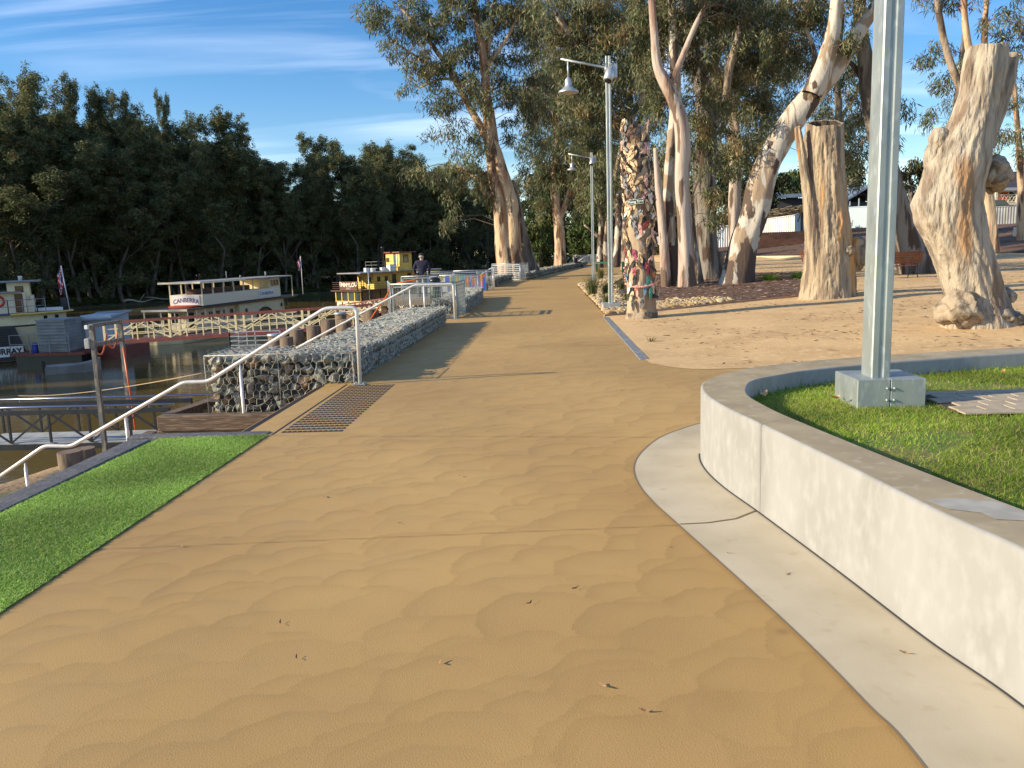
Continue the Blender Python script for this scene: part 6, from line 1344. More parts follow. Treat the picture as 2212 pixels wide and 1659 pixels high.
# kiosk on a second pontoon
a = Y(180, 740, 69); b = Y(245, 738, 69); t = thing('ticket_kiosk', 'grey kiosk hut on a pontoon behind the steel frame', 'kiosk', (a.x, 69, WATER)); z = a.z-.3
MB().box(a.x-1.2, b.x+1.4, 68.4, 72.5, WATER-.2, z).build('float', 'red_oxide', t); MB().box(a.x, b.x, 69, 72, z+.01, z+2.6).build('wall', 'corrugated_blue', t); MB().hexa([(a.x-.25, 68.6, z+2.15), (b.x+.3, 68.6, z+2.25), (b.x+.3, 72.3, z+2.7), (a.x-.25, 72.3, z+2.6), (a.x-.25, 68.6, z+2.25), (b.x+.3, 68.6, z+2.35), (b.x+.3, 72.3, z+2.8), (a.x-.25, 72.3, z+2.7)]).build('roof', 'roof_grey', t); MB().box(a.x+.3, a.x+1.0, 68.96, 68.995, z+.1, z+1.7).build('door', 'white_paint', t)
# aluminium dinghy
p = Y(160, 800, 60); M = Matrix.Translation((p.x, p.y, WATER)) @ Matrix.Rotation(math.radians(28), 4, 'Z') @ Matrix.Diagonal((1.15, 1.2, 1.4, 1)); t = thing('dinghy', 'open pale tin dinghy moored below the corrugated box', 'dinghy', (p.x, p.y, WATER)); vs = []; n = 12
for i in range(n+1):
    x = -1.6+3.2*i/n; w_ = .68*math.sqrt(max(.003, 1-max(0, (x-.0)/1.62)**2.2)); zt = .42+.28*max(0, x/1.6)**2
    for yy, z in ((w_, zt), (w_*.75, -.05), (-w_*.75, -.05), (-w_, zt), (-w_*.93, zt-.02), (-w_*.68, .05), (w_*.68, .05), (w_*.93, zt-.02)): vs.append(M @ Vector((x, yy, z)))
mb = MB(); mb.add(vs, [(i*8+j, i*8+(j+1) % 8, (i+1)*8+(j+1) % 8, (i+1)*8+j) for i in range(n) for j in range(8)]+[tuple(range(8))[::-1], tuple(n*8+j for j in range(8))]); mb.build('hull', 'roof_grey', t)
for x in (-.9, .2): MB().box(x, x+.28, -.62, .62, .28, .31, M).build('thwart', 'roof_grey', t)
mb = MB(); mb.bbox(-1.85, -1.6, -.15, .15, .25, .75, .04, M); mb.box(-1.75, -1.68, -.04, .04, -.3, .25, M); mb.build('outboard_motor', 'black_paint', t)
# ---------------- long cream and red truss gangway
def truss(name, label, A, B_, wid, h, bay, mtop='red_oxide', mweb='cream', mdeck='red_oxide', rr=.07, group=None, cross=True, deck_t=.2):
    A, B_ = Vector(A), Vector(B_); t = thing(name, label, 'gangway', A, group); d = B_-A; L = d.length; d.normalize(); s = Vector((-d.y, d.x, 0)).normalized(); up = Vector((0, 0, 1)); n = round(L/bay)
    for side in (0, 1):
        o = s*wid*side; mb = MB(); mb.bar(A+o+up*h, B_+o+up*h, .13, .10); mb.build('top_rail', mtop, t); mb = MB()
        for k in (1, 2): mb.bar(A+o+up*h*k/3, B_+o+up*h*k/3, .045)
        for k in range(n+1): p = A+o+d*(L*k/n); mb.bar(p, p+up*h, rr*(1.9 if k % 4 == 0 else 1))
        for k in range(n):
            p = A+o+d*(L*k/n); q = A+o+d*(L*(k+1)/n)
            if (k//2) % 2 == 0: f0, f1 = ((k % 2)/2, (k % 2+1)/2)
            else: f0, f1 = (1-(k % 2)/2, 1-(k % 2+1)/2)
            mb.bar(p+up*h*f0, q+up*h*f1, rr)
        mb.build('side_truss', mweb, t)
    mb = MB(); c = s*wid/2; mb.bar(A+c-up*deck_t/2, B_+c-up*deck_t/2, wid+.3, deck_t); mb.build('deck', mdeck, t); return t
A, B_ = Y(228, 738, 50), Y(800, 700, 50); truss('truss_gangway', 'long cream trussed gangway with red rails before the CANBERRA boat', A, B_, 1.4, 1.12, 1.02, group='cream and red gangways')
A, B_ = Y(735, 683, 84), Y(880, 664, 78); truss('truss_gangway', 'farther cream latticed gangway leading to the yellow steamer', A, B_, 1.4, 1.15, .8, group='cream and red gangways')
A, B_ = Y(690, 712, 60), Y(860, 694, 48)
mat('deck_grey', (.40, .42, .41), (.30, .31, .30), scale=2, rough=.7)
# dark steel gangway in the foreground left
A, B_ = Y(-60, 966, 22.3), Y(372, 943, 22.3); A.z = B_.z = (A.z+B_.z)/2
t = thing('steel_gangway', 'dark steel gangway with tube handrails and pale deck at lower left', 'gangway', A); d = (B_-A).normalized(); s = Vector((-d.y, d.x, 0)); up = Vector((0, 0, 1)); L = (B_-A).length; wid = 1.45; h = 1.02
MB().bar(A+s*wid/2-up*.03, B_+s*wid/2-up*.03, wid-.02, .06).build('deck', 'deck_grey', t)
for side in (0, 1):
    o = s*wid*side; mb = MB(); mb.bar(A+o+up*(h-.16), B_+o+up*(h-.16), .07, .13); mb.bar(A+o-up*.12, B_+o-up*.12, .07, .16); n = 5
    for k in range(n+1): p = A+o+d*(L*k/n); mb.bar(p, p+up*(h-.1), .055)
    for k in range(n): p, q = A+o+d*(L*k/n), A+o+d*(L*(k+1)/n); mb.bar(p+up*(0 if k % 2 else h-.16), q+up*(h-.16 if k % 2 else 0), .045)
    mb.build('side_truss', 'steel_dark', t); mb = MB(); mb.tube([A+o+up*h-d*2, B_+o+up*h+d*(1.4 if side else .15)], .032, 8)
    for k in range(0, n): p = A+o+d*(L*(k+.5)/n); mb.bar(p+up*(h-.1), p+up*h, .02)
    mb.build('handrail', 'steel_tube', t)
# service frame with hoses
t = thing('portal_frame', 'square steel portal frame holding a grey meter box at the water', 'frame', (Y(212, 950, 21.4).x, 21.4, -5)); a = Y(196, 700, 21.4); b = Y(228, 965, 21.4); c = Y(262, 691, 24.8); x1, x2 = (a.x+b.x)/2, Y(266, 760, 24.8).x
MB().bar((x1, 21.4, -5.5), (x1, 21.4, a.z), .11).build('post', 'steel_weathered', t) if 'steel_weathered' in MATS else None
mat('steel_weathered', (.12, .13, .13), (.08, .075, .07), scale=4, stretch=(1, 1, .4), rough=.6, c3=(.22, .2, .17), s3=9)
MB().bar((x1, 21.4, -5.5), (x1, 21.4, a.z), .11).build('post', 'steel_weathered', t); MB().bar((x2, 24.8, -5.5), (x2, 24.8, c.z), .11).build('post', 'steel_weathered', t)
MB().bar((x1, 21.4, a.z-.05), (x2, 24.8, c.z-.05), .10).build('beam', 'steel_weathered', t); z2 = Y(206, 745, 21.4).z; MB().bar((x1, 21.4, z2), (x2, 24.8, Y(262, 733, 24.8).z), .10).build('beam', 'steel_weathered', t)
MB().bbox(x1-.12, x1-.03, 21.25, 21.34, a.z-.12, a.z-.02, .01).build('light_box', 'white_paint', t); q = Y(190, 731, 21.4); MB().bbox(x1-.2, x1-.06, 21.3, 21.5, q.z-.26, q.z, .02).build('meter_box', 'deck_grey', t)
hz = thing('water_hose', 'orange hose looping along the steel frame beam', 'hose', (x1, 21.4, z2)); a3, c3 = Vector((x1, 21.4, z2)), Vector((x2, 24.8, Y(262, 733, 24.8).z)); mb = MB()
for f0, f1, sag in ((.02, .5, .32), (.5, .92, .22)): mb.tube([a3.lerp(c3, f0+(f1-f0)*k/10)+Vector((0, -.08, -sag*4*(k/10)*(1-k/10)+.25*(k/10)**3)) for k in range(11)], .022, 6)
mb.build('hose', 'orange_hose', hz); hz = thing('water_hose', 'orange hose running down the rear post of the steel frame', 'hose', (x2, 24.75, -3)); MB().tube([(x2+.06, 24.72, -.9), (x2+.12, 24.7, -2.0), (x2+.2, 24.65, -3.1), (x2+.16, 24.7, -4.6)], .03, 6).build('hose', 'orange_hose', hz)
hz = thing('water_hose', 'red orange hose slung from the near fence down to the piles', 'hose', (-3.9, 20.9, .9)); P_ = [Y(905, 603, 21), Y(850, 616, 21.2), Y(835, 640, 23), Y(812, 672, 27), Y(800, 690, 30)]; MB().tube([tuple(p) for p in smooth_line([tuple(p) for p in P_], 5)], .022, 6).build('hose', 'orange_hose', hz)
# silver railing on a small jetty
a, b = Y(502, 757, 43), Y(594, 751, 43); t = thing('jetty', 'small timber jetty with a silver pipe railing', 'jetty', (a.x, 43, WATER)); z = (a.z+b.z)/2
MB().box(a.x-.2, b.x+1.6, 42.6, 45.2, z-.18, z).build('deck', 'timber', t)
for x in (a.x, b.x+1.2): MB().tube([(x, 44.8, -6), (x, 44.8, z-.185)], .14, 10).build('pile', 'timber_pile', t)
railing(t, I4, [(b.x+.4, 42.8), (a.x, 42.8), (a.x+.1, 45)], z, .95, 'galv_far', 4, .045, 1.1)
# mooring line
t = thing('mooring_rope', 'thin tan mooring rope stretching over the water to the gabion', 'rope', Y(440, 805, 18)); p, q = Y(437, 806, 17), Y(40, 855, 34); MB().tube([p.lerp(q, k/12)+Vector((0, 0, -.5*4*(k/12)*(1-k/12)*.3)) for k in range(13)], .013, 5).build('line', 'rope', t)
# driftwood on the far bank
r = random.Random(9)
for i, (px, py, L, lb) in enumerate(((300, 652, 6, 'pale fallen branch at the far waterline left of centre'), (360, 646, 9, 'long drift log lying along the far mud bank'), (265, 640, 3, 'forked grey driftwood on the far bank'), (460, 640, 5, 'driftwood piece behind the stern of the cream boat'), (395, 612, 5, 'bare fallen limb higher on the far bank'))):
    p = G(px, py, -5.5); t = thing('drift_log', lb, 'driftwood', p, 'driftwood on the far bank'); mb = MB(); a = r.uniform(-.3, .4); pts = [(p.x+L*(k/6-.5)*math.cos(a), p.y+L*(k/6-.5)*math.sin(a), p.z+.2+.25*math.sin(k*1.3+i)) for k in range(7)]; mb.tube(pts, [.22, .2, .18, .15, .12, .09, .04], 7, jit=.15, seed=i)
    if i != 1: mb.tube([pts[3], (pts[3][0]+.9, pts[3][1], pts[3][2]+1.0), (pts[3][0]+1.3, pts[3][1], pts[3][2]+1.5)], [.1, .07, .03], 6)
    mb.build('log', 'drift_wood', t) if 'drift_wood' in MATS else (mat('drift_wood', (.38, .33, .26), rough=.9), mb.build('log', 'drift_wood', t))
# ================================================================ TREES
def lin(*c): return [tuple(x) for x in c]
mat('gum_cream', (.54, .40, .25), (.36, .21, .12), scale=1.3, lo=.46, hi=.56, stretch=(1, 1, .25), rough=.85, c3=(.13, .075, .045), s3=2.2, lo3=.55, hi3=.60, bump=.9, bscale=9, bdist=.05, distort=1.6)
mat('gum_white', (.50, .45, .37), (.30, .22, .145), scale=1.6, lo=.47, hi=.53, stretch=(1, 1, .4), rough=.8, c3=(.085, .055, .04), s3=2.0, lo3=.58, hi3=.60, low=(5.5, .17), bump=.7, bscale=9, bdist=.03, distort=1.4)
mat('gum_pink', (.46, .38, .31), (.30, .19, .14), scale=1.3, lo=.46, hi=.58, stretch=(1, 1, .2), rough=.8, c3=(.14, .09, .06), s3=2.6, lo3=.58, hi3=.61, low=(5, .12), bump=.8, bscale=10, bdist=.03, distort=1.4)
mat('gum_grey', (.21, .185, .155), (.10, .08, .065), scale=1.6, lo=.44, hi=.58, stretch=(1, 1, .18), rough=.9, c3=(.07, .045, .03), s3=2.6, lo3=.56, hi3=.60, low=(6, .06), bump=1.0, bscale=9, bdist=.05, distort=1)  # bark darkened so its colour carries the shade on the leaning trunk
mat('gum_rough', (.33, .26, .19), (.10, .075, .055), scale=2.4, lo=.44, hi=.56, stretch=(1, 1, .4), rough=.95, c3=(.55, .47, .38), s3=2.0, lo3=.60, hi3=.65, bump=1.0, bscale=7, bdist=.06)
mat('twig', (.20, .14, .10), rough=.9); mat('twig_pale', (.36, .30, .25), rough=.9)
mat('gum_leaf', (1, 1, 1), attr='col', rough=.5, spec=.35); translucent('gum_leaf', .35)
PERK = 3.3
LEAF_NEAR = [(.125, .165, .07), (.16, .19, .08), (.095, .13, .058), (.20, .20, .09), (.21, .155, .08), (.07, .10, .05), (.29, .28, .17)]
LEAF_FAR = [(.12, .145, .06), (.15, .165, .068), (.09, .12, .055), (.21, .195, .085), (.07, .10, .052)]
def leaf_cloud(name, centres, radii, per, L, W_, cols, parent, seed=0, droop=.75, nv=4, squash=1.0, cl=None, m='gum_leaf', vr=.35):
    """hanging gum leaves around clump centres; each leaf is its own folded blade"""
    r = np.random.default_rng(seed); per = int(per*PERK); c = np.repeat(centres, per, axis=0); rad = np.repeat(radii, per)[:, None]; n = len(c)
    d = r.normal(size=(n, 3)); d /= np.linalg.norm(d, axis=1)[:, None]; p = c+d*rad*(r.random((n, 1))**.45)*np.array([1, 1, squash])
    a = r.uniform(0, 6.28, n); ax = np.stack([np.cos(a), np.sin(a), 0*a], -1); dr = np.clip(r.normal(droop, .22, n), -.2, 1)[:, None]
    ax = ax*np.sqrt(1-np.minimum(dr**2, .98))+np.array([0, 0, -1.])*dr; ax /= np.linalg.norm(ax, axis=1)[:, None]
    s = np.cross(ax, r.normal(size=(n, 3))); s /= np.linalg.norm(s, axis=1)[:, None]; ln = (L*r.uniform(.6, 1.3, n))[:, None]; w = (W_*r.uniform(.6, 1.3, n))[:, None]
    mid = p+ax*ln*.42+np.cross(ax, s)*ln*.05; V = np.stack([p, mid+s*w/2, p+ax*ln, mid-s*w/2], 1)
    base = np.array(cols)[r.integers(0, len(cols), n)]; k = len(centres); tone = np.repeat(r.uniform(1-vr, 1+vr, k), per)[:, None]*r.uniform(.8, 1.2, (n, 1))
    warm = np.repeat(r.random(k) < .14, per)[:, None]; base = np.where(warm, base*np.array([1.35, 1.0, .9]), base)
    if cl is not None: base = base*cl
    return quads(name, V, m, base*tone, parent)
def blob_centres(blobs, yd, seed, dens=1.0, cs=.6):
    """blobs: (px, py, rx, ry[, dy]) in photo pixels at distance yd+dy -> clump centres in the world"""
    r = np.random.default_rng(seed); out = []
    for b in blobs:
        px, py, rx, ry = b[:4]; y = yd+(b[4] if len(b) > 4 else 0); wx, wz = rx*y/1790, ry*y/1790; wy = (wx+wz)/2*.9; c = Y(px, py, y)
        n = max(3, int(4.19*wx*wy*wz/(cs**3)*1.1*dens))
        d = r.normal(size=(n, 3)); d /= np.linalg.norm(d, axis=1)[:, None]; q = d*(r.random((n, 1))**.42)*np.array([wx, wy, wz]); out.append(q+np.array(c))
    return np.concatenate(out)
def stem_points(stems, yd):
    res = []
    for st in stems:
        dy = st.get('dy', 0); m_ = st['p']; n = len(m_); pts = []
        for i, q in enumerate(m_):
            yy_ = yd+dy*(i/(n-1) if n > 1 else 0)+st.get('y0', 0); pts.append((Y(q[0], q[1], yy_), q[2]*yy_/1790))
        P = smooth_line([(*p, r_) for p, r_ in pts], 7); res.append(([Vector(a[:3]) for a in P], [max(.012, a[3]) for a in P]))
    return res
def gum(label, yd, stems, blobs, bark, seed, group='gum trees along the river path', cat='gum tree', leaf=(.26, .045), per=26, cr=.5, dens=1.0, cols=None, twigs=True, ground=None, n=14, name='gum_tree', cs=.6, jit=.07, twm='twig', cl=None):
    sp_ = [(P, [q*.9 for q in R_]) for P, R_ in stem_points(stems, yd)]; b0 = sp_[0][0][0]; t = thing(name, label, cat, (b0.x, b0.y, b0.z), group)
    for k, (P, Rr) in enumerate(sp_):
        bm_ = stems[k].get('m', bark); big = Rr[0] > .22
        if big: trunk_mesh('trunk' if k == 0 or stems[k].get('t') else 'limb', P, Rr, bm_, t, seed+k)
        else: MB().tube(P, Rr, n if Rr[0] > .1 else 8, jit=jit, seed=seed+k).build('trunk' if k == 0 or stems[k].get('t') else 'limb', bm_, t)
    if blobs:
        C_ = blob_centres(blobs, yd, seed, dens, cs); r = np.random.default_rng(seed+5); rad = r.uniform(.6, 1.2, len(C_))*cr
        leaf_cloud('crown', C_, rad, per, leaf[0], leaf[1], cols or LEAF_NEAR, t, seed+9, cl=cl)
        if twigs:
            allp = np.array([tuple(p) for P, _ in sp_ for p in P]); mb = MB(); rr = random.Random(seed)
            for c in C_[::2]:
                d = np.linalg.norm((allp-c)*np.array([1, 1, 1.0]), axis=1)+np.maximum(0, allp[:, 2]-c[2]+.3)*1.5; s_ = allp[d.argmin()]
                L = np.linalg.norm(c-s_)
                if L > 7 or L < .3: continue
                m1 = s_*.55+c*.45+np.array([rr.uniform(-.2, .2), rr.uniform(-.2, .2), .12*L]); r0 = .010+.006*L
                mb.tube([tuple(s_), tuple(m1), tuple(c)], [r0, r0*.6, .006], 4, cap=False)
            mb.build('twigs', twm, t)
    return t
def trunk_mesh(name, P, Rr, m, parent, seed, n=30):
    """a trunk with fluted, lumpy bark relief"""
    L = [0.0]
    for a, b in zip(P[:-1], P[1:]): L.append(L[-1]+(b-a).length)
    k = max(8, int(L[-1]/.16)); V = []; F = []; X = None
    for i in range(k+1):
        s = L[-1]*i/k; p = Vector([np.interp(s, L, [q[j] for q in P]) for j in range(3)]); rr = float(np.interp(s, L, Rr)); s2 = min(L[-1], s+.1); s1 = max(0, s-.1)
        d = (Vector([np.interp(s2, L, [q[j] for q in P]) for j in range(3)])-Vector([np.interp(s1, L, [q[j] for q in P]) for j in range(3)])).normalized()
        if X is None: X = d.cross(Vector((0, 1, 0))).normalized()
        X = (X-d*X.dot(d)).normalized(); U = d.cross(X)
        for q in range(n):
            a = 2*math.pi*q/n; dr = X*math.cos(a)+U*math.sin(a)
            f = fbm(Vector((math.cos(a)*1.3+seed, math.sin(a)*1.3, s*.35)), 3)*.34+fbm(Vector((math.cos(a)*4+seed, math.sin(a)*4, s*.55)), 3)*.16
            V.append(p+dr*rr*(1+f))
    for i in range(k):
        for q in range(n): j = (q+1) % n; F.append((i*n+q, i*n+j, (i+1)*n+j, (i+1)*n+q))
    mb = MB(); mb.add(V, F, True); mb.f.append(tuple(k*n+q for q in range(n))); mb.sm.append(False); mb.mi.append(0); return mb.build(name, m, parent)
# --- A: the big twin gum left of the path
gum('big twin trunked gum beside the path behind the mesh enclosure', 52, [
    dict(p=[(1098, 592, 26), (1092, 560, 22), (1084, 500, 18), (1078, 437, 16), (1062, 344, 13), (1051, 219, 11), (1044, 120, 9), (1022, 0, 7), (1015, -60, 5)]),
    dict(p=[(1112, 592, 24), (1110, 560, 20), (1108, 500, 18), (1104, 437, 16), (1084, 370, 15), (1070, 322, 13), (1038, 274, 9), (1004, 212, 7), (962, 137, 6), (900, 55, 4), (860, 10, 2.5)], t=1),
    dict(p=[(1150, 590, 18), (1140, 560, 16), (1126, 500, 12), (1118, 440, 9), (1105, 390, 7)], t=1, m='gum_grey', y0=1.2),
    dict(p=[(1070, 318, 9), (1062, 250, 8), (1048, 160, 7), (1060, 60, 6), (1075, -30, 4)], y0=.6), dict(p=[(1096, 470, 8), (1075, 432, 6), (1050, 420, 5), (1032, 388, 3.5), (990, 360, 2)]),
    dict(p=[(1055, 250, 5), (1010, 190, 4), (960, 170, 3), (905, 190, 2)]), dict(p=[(1046, 150, 6), (1090, 90, 4), (1120, 30, 3)]), dict(p=[(1000, 205, 4), (975, 150, 3), (930, 140, 2.5), (850, 90, 2)])],
    [(845, 35, 75, 45), (905, 75, 85, 60), (960, 25, 90, 50), (1040, 40, 70, 70), (1120, 60, 70, 90, 2), (930, 150, 65, 45), (1000, 130, 80, 60), (905, 190, 45, 35), (975, 225, 70, 45), (1040, 200, 55, 60, -1), (1130, 180, 60, 80, 1.5), (1000, 300, 60, 35), (950, 285, 40, 22), (1040, 330, 50, 30, -1), (1130, 300, 50, 60, 1), (935, 385, 55, 33), (985, 365, 60, 42), (1035, 395, 40, 40), (1000, 425, 38, 26), (900, 372, 28, 16), (965, 478, 16, 24), (1050, 440, 25, 24), (1120, 400, 35, 50, 2), (800, 20, 38, 26), (870, 120, 30, 25), (1150, -20, 80, 40), (1020, -80, 90, 50), (930, -70, 80, 45)],
    'gum_cream', 31, leaf=(.36, .062), per=26, cr=.60, dens=.72, cs=.95)
# --- B: trunk behind the sitting man
gum('pale cream gum close behind the sitting man', 84, [dict(p=[(1212, 582, 17), (1211, 560, 14), (1208, 500, 13), (1203, 450, 11), (1196, 380, 9), (1205, 300, 7), (1190, 200, 5)]), dict(p=[(1207, 480, 8), (1225, 430, 6), (1240, 370, 4), (1250, 300, 3)])],
    [(1190, 330, 60, 70), (1235, 380, 50, 55), (1160, 400, 35, 45), (1180, 230, 70, 70), (1260, 290, 60, 80), (1215, 180, 70, 70), (1240, 440, 30, 22), (1170, 450, 26, 20)], 'gum_cream', 37, leaf=(.5, .085), per=26, cr=.9, cs=1.35)
# --- big canopy trees between the path and the white trunks
gum('tall leaning gum whose pale limb crosses behind the near lamp head', 46, [dict(p=[(1330, 575, 12), (1334, 520, 9), (1338, 440, 8), (1330, 380, 7), (1345, 300, 7), (1320, 240, 7), (1270, 160, 7), (1225, 70, 7), (1185, 0, 6), (1160, -40, 5)]), dict(p=[(1345, 300, 6), (1385, 210, 5), (1400, 120, 4), (1390, 20, 3)]), dict(p=[(1270, 160, 4), (1215, 130, 3), (1180, 120, 2)])],
    [(1200, 40, 70, 60), (1270, 60, 80, 70), (1350, 40, 80, 70), (1240, 150, 70, 60), (1320, 150, 80, 70), (1260, 240, 60, 55), (1335, 240, 60, 60), (1300, 330, 60, 50), (1355, 330, 30, 60), (1280, 400, 40, 40), (1330, 400, 35, 30), (1230, 290, 40, 50)], 'gum_white', 41, leaf=(.34, .056), per=30, cr=.6, cs=.9)
gum('pair of slender white stems at the path bend behind the farther lamp', 75, [dict(p=[(1296, 585, 9), (1296, 540, 7), (1298, 480, 5), (1292, 420, 4)]), dict(p=[(1312, 585, 12), (1308, 540, 9), (1311, 490, 6), (1318, 430, 4)], t=1), dict(p=[(1330, 580, 10), (1318, 540, 6), (1280, 500, 3), (1262, 486, 2)])], [(1300, 420, 40, 50), (1330, 460, 30, 40), (1270, 440, 30, 30)], 'gum_white', 43, leaf=(.45, .08), per=22, cr=.8, cs=1.2)
# --- C: white trunk group right of the sandal trunk
gum('group of smooth pale pink trunks forking high above the mulch bed', 31.2, [
    dict(p=[(1485, 632, 25), (1484, 600, 21), (1482, 540, 18), (1478, 470, 17), (1474, 400, 16.5), (1476, 330, 17), (1472, 270, 16), (1455, 215, 15), (1438, 180, 14), (1420, 140, 10), (1412, 60, 9), (1405, -40, 7)]),
    dict(p=[(1455, 632, 22), (1453, 600, 18), (1448, 540, 16), (1444, 460, 14), (1446, 380, 13), (1452, 300, 12), (1460, 200, 11), (1455, 90, 10), (1450, -40, 8)], t=1, y0=1.2, m='gum_white'),
    dict(p=[(1440, 628, 12), (1436, 560, 11), (1430, 480, 10), (1424, 420, 9), (1420, 380, 7), (1415, 320, 4)], t=1, y0=.8), dict(p=[(1444, 190, 9), (1456, 165, 8), (1475, 120, 7), (1500, 60, 6), (1520, 20, 5)], y0=0), dict(p=[(1512, 628, 14), (1502, 560, 11), (1494, 500, 9), (1490, 440, 7)], t=1, y0=2, m='gum_rough')],
    [(1430, 30, 60, 60, 1.5), (1500, 50, 60, 60, 1.5), (1560, 30, 60, 60, 2), (1410, 160, 40, 70, 2), (1520, 160, 45, 60, 2), (1540, 250, 45, 50, 2.5), (1440, 300, 22, 40, 2.5), (1520, 340, 35, 50, 3), (1425, 240, 30, 50, 3), (1540, 420, 20, 60, 3.5), (1380, 90, 40, 70, 2), (1432, 400, 14, 30, 2), (1410, -75, 70, 45), (1530, -50, 70, 40)], 'gum_pink', 47, leaf=(.26, .042), per=32, cr=.45, cs=.62)
# --- E: shaded big trunk
gum('broad shaded grey trunk between pale group and leaning gum', 36, [dict(p=[(1545, 622, 40), (1535, 590, 30), (1528, 520, 25), (1524, 440, 24), (1522, 360, 24), (1525, 280, 22), (1520, 200, 20), (1500, 120, 16), (1480, 40, 12), (1470, -40, 9)]), dict(p=[(1522, 300, 14), (1560, 230, 11), (1575, 150, 9), (1600, 60, 7), (1610, -30, 5)], m='gum_rough'), dict(p=[(1560, 612, 16), (1553, 575, 12), (1560, 545, 8)], m='gum_rough', t=1)],
    [(1500, 20, 70, 60, 1), (1590, 20, 70, 60, 1), (1580, 130, 60, 70, 1), (1640, 60, 60, 70, 1), (1560, 220, 50, 60, 2), (1620, 190, 50, 70, 2), (1560, 330, 30, 70, 2), (1600, 290, 35, 60, 2), (1655, 190, 40, 50, 2), (1470, -80, 80, 50), (1610, -75, 75, 50)], 'gum_grey', 53, leaf=(.28, .046), per=32, cr=.5, cs=.72)
# --- cut pale pole tree behind
gum('tall limbless pale trunk sawn off at the top behind the leaning gum', 40, [dict(p=[(1588, 600, 15), (1586, 540, 14), (1586, 440, 13.5), (1588, 340, 13), (1585, 260, 12), (1581, 208, 11)])], [], 'gum_pink', 59)
# --- D: the leaning white gum
gum('white leaning gum with dark bark patches forking at the top right', 31.6, [
    dict(p=[(1590, 622, 46), (1592, 606, 39), (1600, 560, 35), (1612, 510, 33), (1628, 460, 32), (1640, 410, 30), (1656, 360, 28), (1680, 310, 28), (1715, 255, 27), (1752, 205, 25), (1790, 160, 24), (1830, 105, 19), (1870, 45, 15), (1905, -10, 13), (1940, -60, 10)]),
    dict(p=[(1752, 205, 22), (1778, 150, 20), (1792, 100, 17), (1803, 50, 15), (1808, 0, 14), (1812, -50, 11)], y0=-.35), dict(p=[(1700, 270, 9), (1735, 210, 6), (1760, 130, 5), (1740, 60, 4), (1700, 0, 3)], y0=2)],
    [(1700, 30, 60, 60, 2), (1760, 60, 50, 60, 2.5), (1730, 130, 45, 50, 2.5), (1680, 120, 45, 60, 3), (1850, 70, 22, 30, 1), (1640, 270, 40, 40, -.5), (1600, 330, 22, 40, -.3), (1640, 330, 18, 30, 1.5), (1860, -20, 60, 30, 1), (1840, 90, 16, 22, -.6), (1815, -95, 70, 50), (1945, -95, 80, 50)], 'gum_white', 61, leaf=(.26, .042), per=30, cr=.45, cs=.66)
# --- G: dark leaning trunk behind the big post
gum('dark broad trunk leaning left behind the big square post and bench', 34, [dict(p=[(1985, 600, 48), (1975, 570, 38), (1955, 510, 30), (1935, 440, 26), (1915, 360, 23), (1893, 280, 20), (1880, 210, 18), (1872, 140, 17), (1862, 80, 15), (1856, 10, 13), (1850, -50, 11)]), dict(p=[(1880, 200, 8), (1850, 150, 6), (1820, 120, 4)], y0=.5)],
    [(1845, 170, 40, 50, 3), (1850, 250, 40, 40, 4), (1840, 330, 25, 40, 5), (1900, 330, 25, 40, 4), (1950, 240, 12, 18, 2), (1830, 400, 24, 24, 6), (1925, 300, 14, 30, 3)], 'gum_grey', 67, leaf=(.30, .045), per=26, cr=.5, cs=.8)
# --- H: gums on the right behind the big stump
gum('orange barked gum rising behind the massive stump, top right', 30, [dict(p=[(2142, 545, 18), (2138, 500, 16), (2133, 440, 15), (2122, 350, 14), (2110, 260, 13), (2106, 190, 13), (2108, 150, 12)]), dict(p=[(2108, 180, 9), (2095, 120, 8), (2086, 60, 7), (2080, -20, 6)], m='gum_cream'), dict(p=[(2110, 175, 8), (2125, 110, 7), (2128, 40, 6), (2135, -30, 5)], m='gum_cream'), dict(p=[(2108, 250, 9), (2075, 190, 9), (2045, 110, 8), (2030, 40, 7), (2020, -30, 6)], m='gum_rough')],
    [(2090, -5, 70, 35), (2150, 60, 50, 45), (2190, 110, 35, 60, 1), (2180, 210, 30, 50, 1.5), (2030, 5, 40, 22), (2195, 30, 40, 45), (2195, 290, 16, 30, 1), (2080, -65, 60, 40), (2140, -75, 60, 45), (2020, -75, 60, 45)], 'gum_cream', 71, leaf=(.24, .036), per=22, cr=.42, cs=.72)
gum('slim dark gum with hanging foliage between post and massive stump', 44, [dict(p=[(2050, 560, 11), (2052, 470, 10), (2050, 380, 10), (2060, 300, 9), (2068, 220, 8), (2075, 140, 6), (2085, 60, 4)], m='gum_grey')],
    [(2035, 95, 35, 30), (2010, 130, 22, 25), (2055, 160, 40, 35), (2020, 190, 32, 32), (2050, 240, 40, 40), (2015, 255, 18, 26), (2040, 300, 30, 28), (2150, 290, 25, 40), (2130, 350, 22, 26), (2025, 330, 14, 16)], 'gum_grey', 73, leaf=(.36, .05), per=24, cr=.5, cs=.95)
gum('small cut trunk at the far right edge on the mulch slope', 62, [dict(p=[(2207, 532, 12), (2208, 500, 11), (2209, 460, 10), (2206, 400, 8), (2200, 300, 6), (2190, 180, 5)])], [(2200, 210, 30, 50), (2205, 330, 20, 30), (2180, 140, 30, 40)], 'gum_cream', 74, leaf=(.4, .06), per=22, cr=.7, cs=1.3)
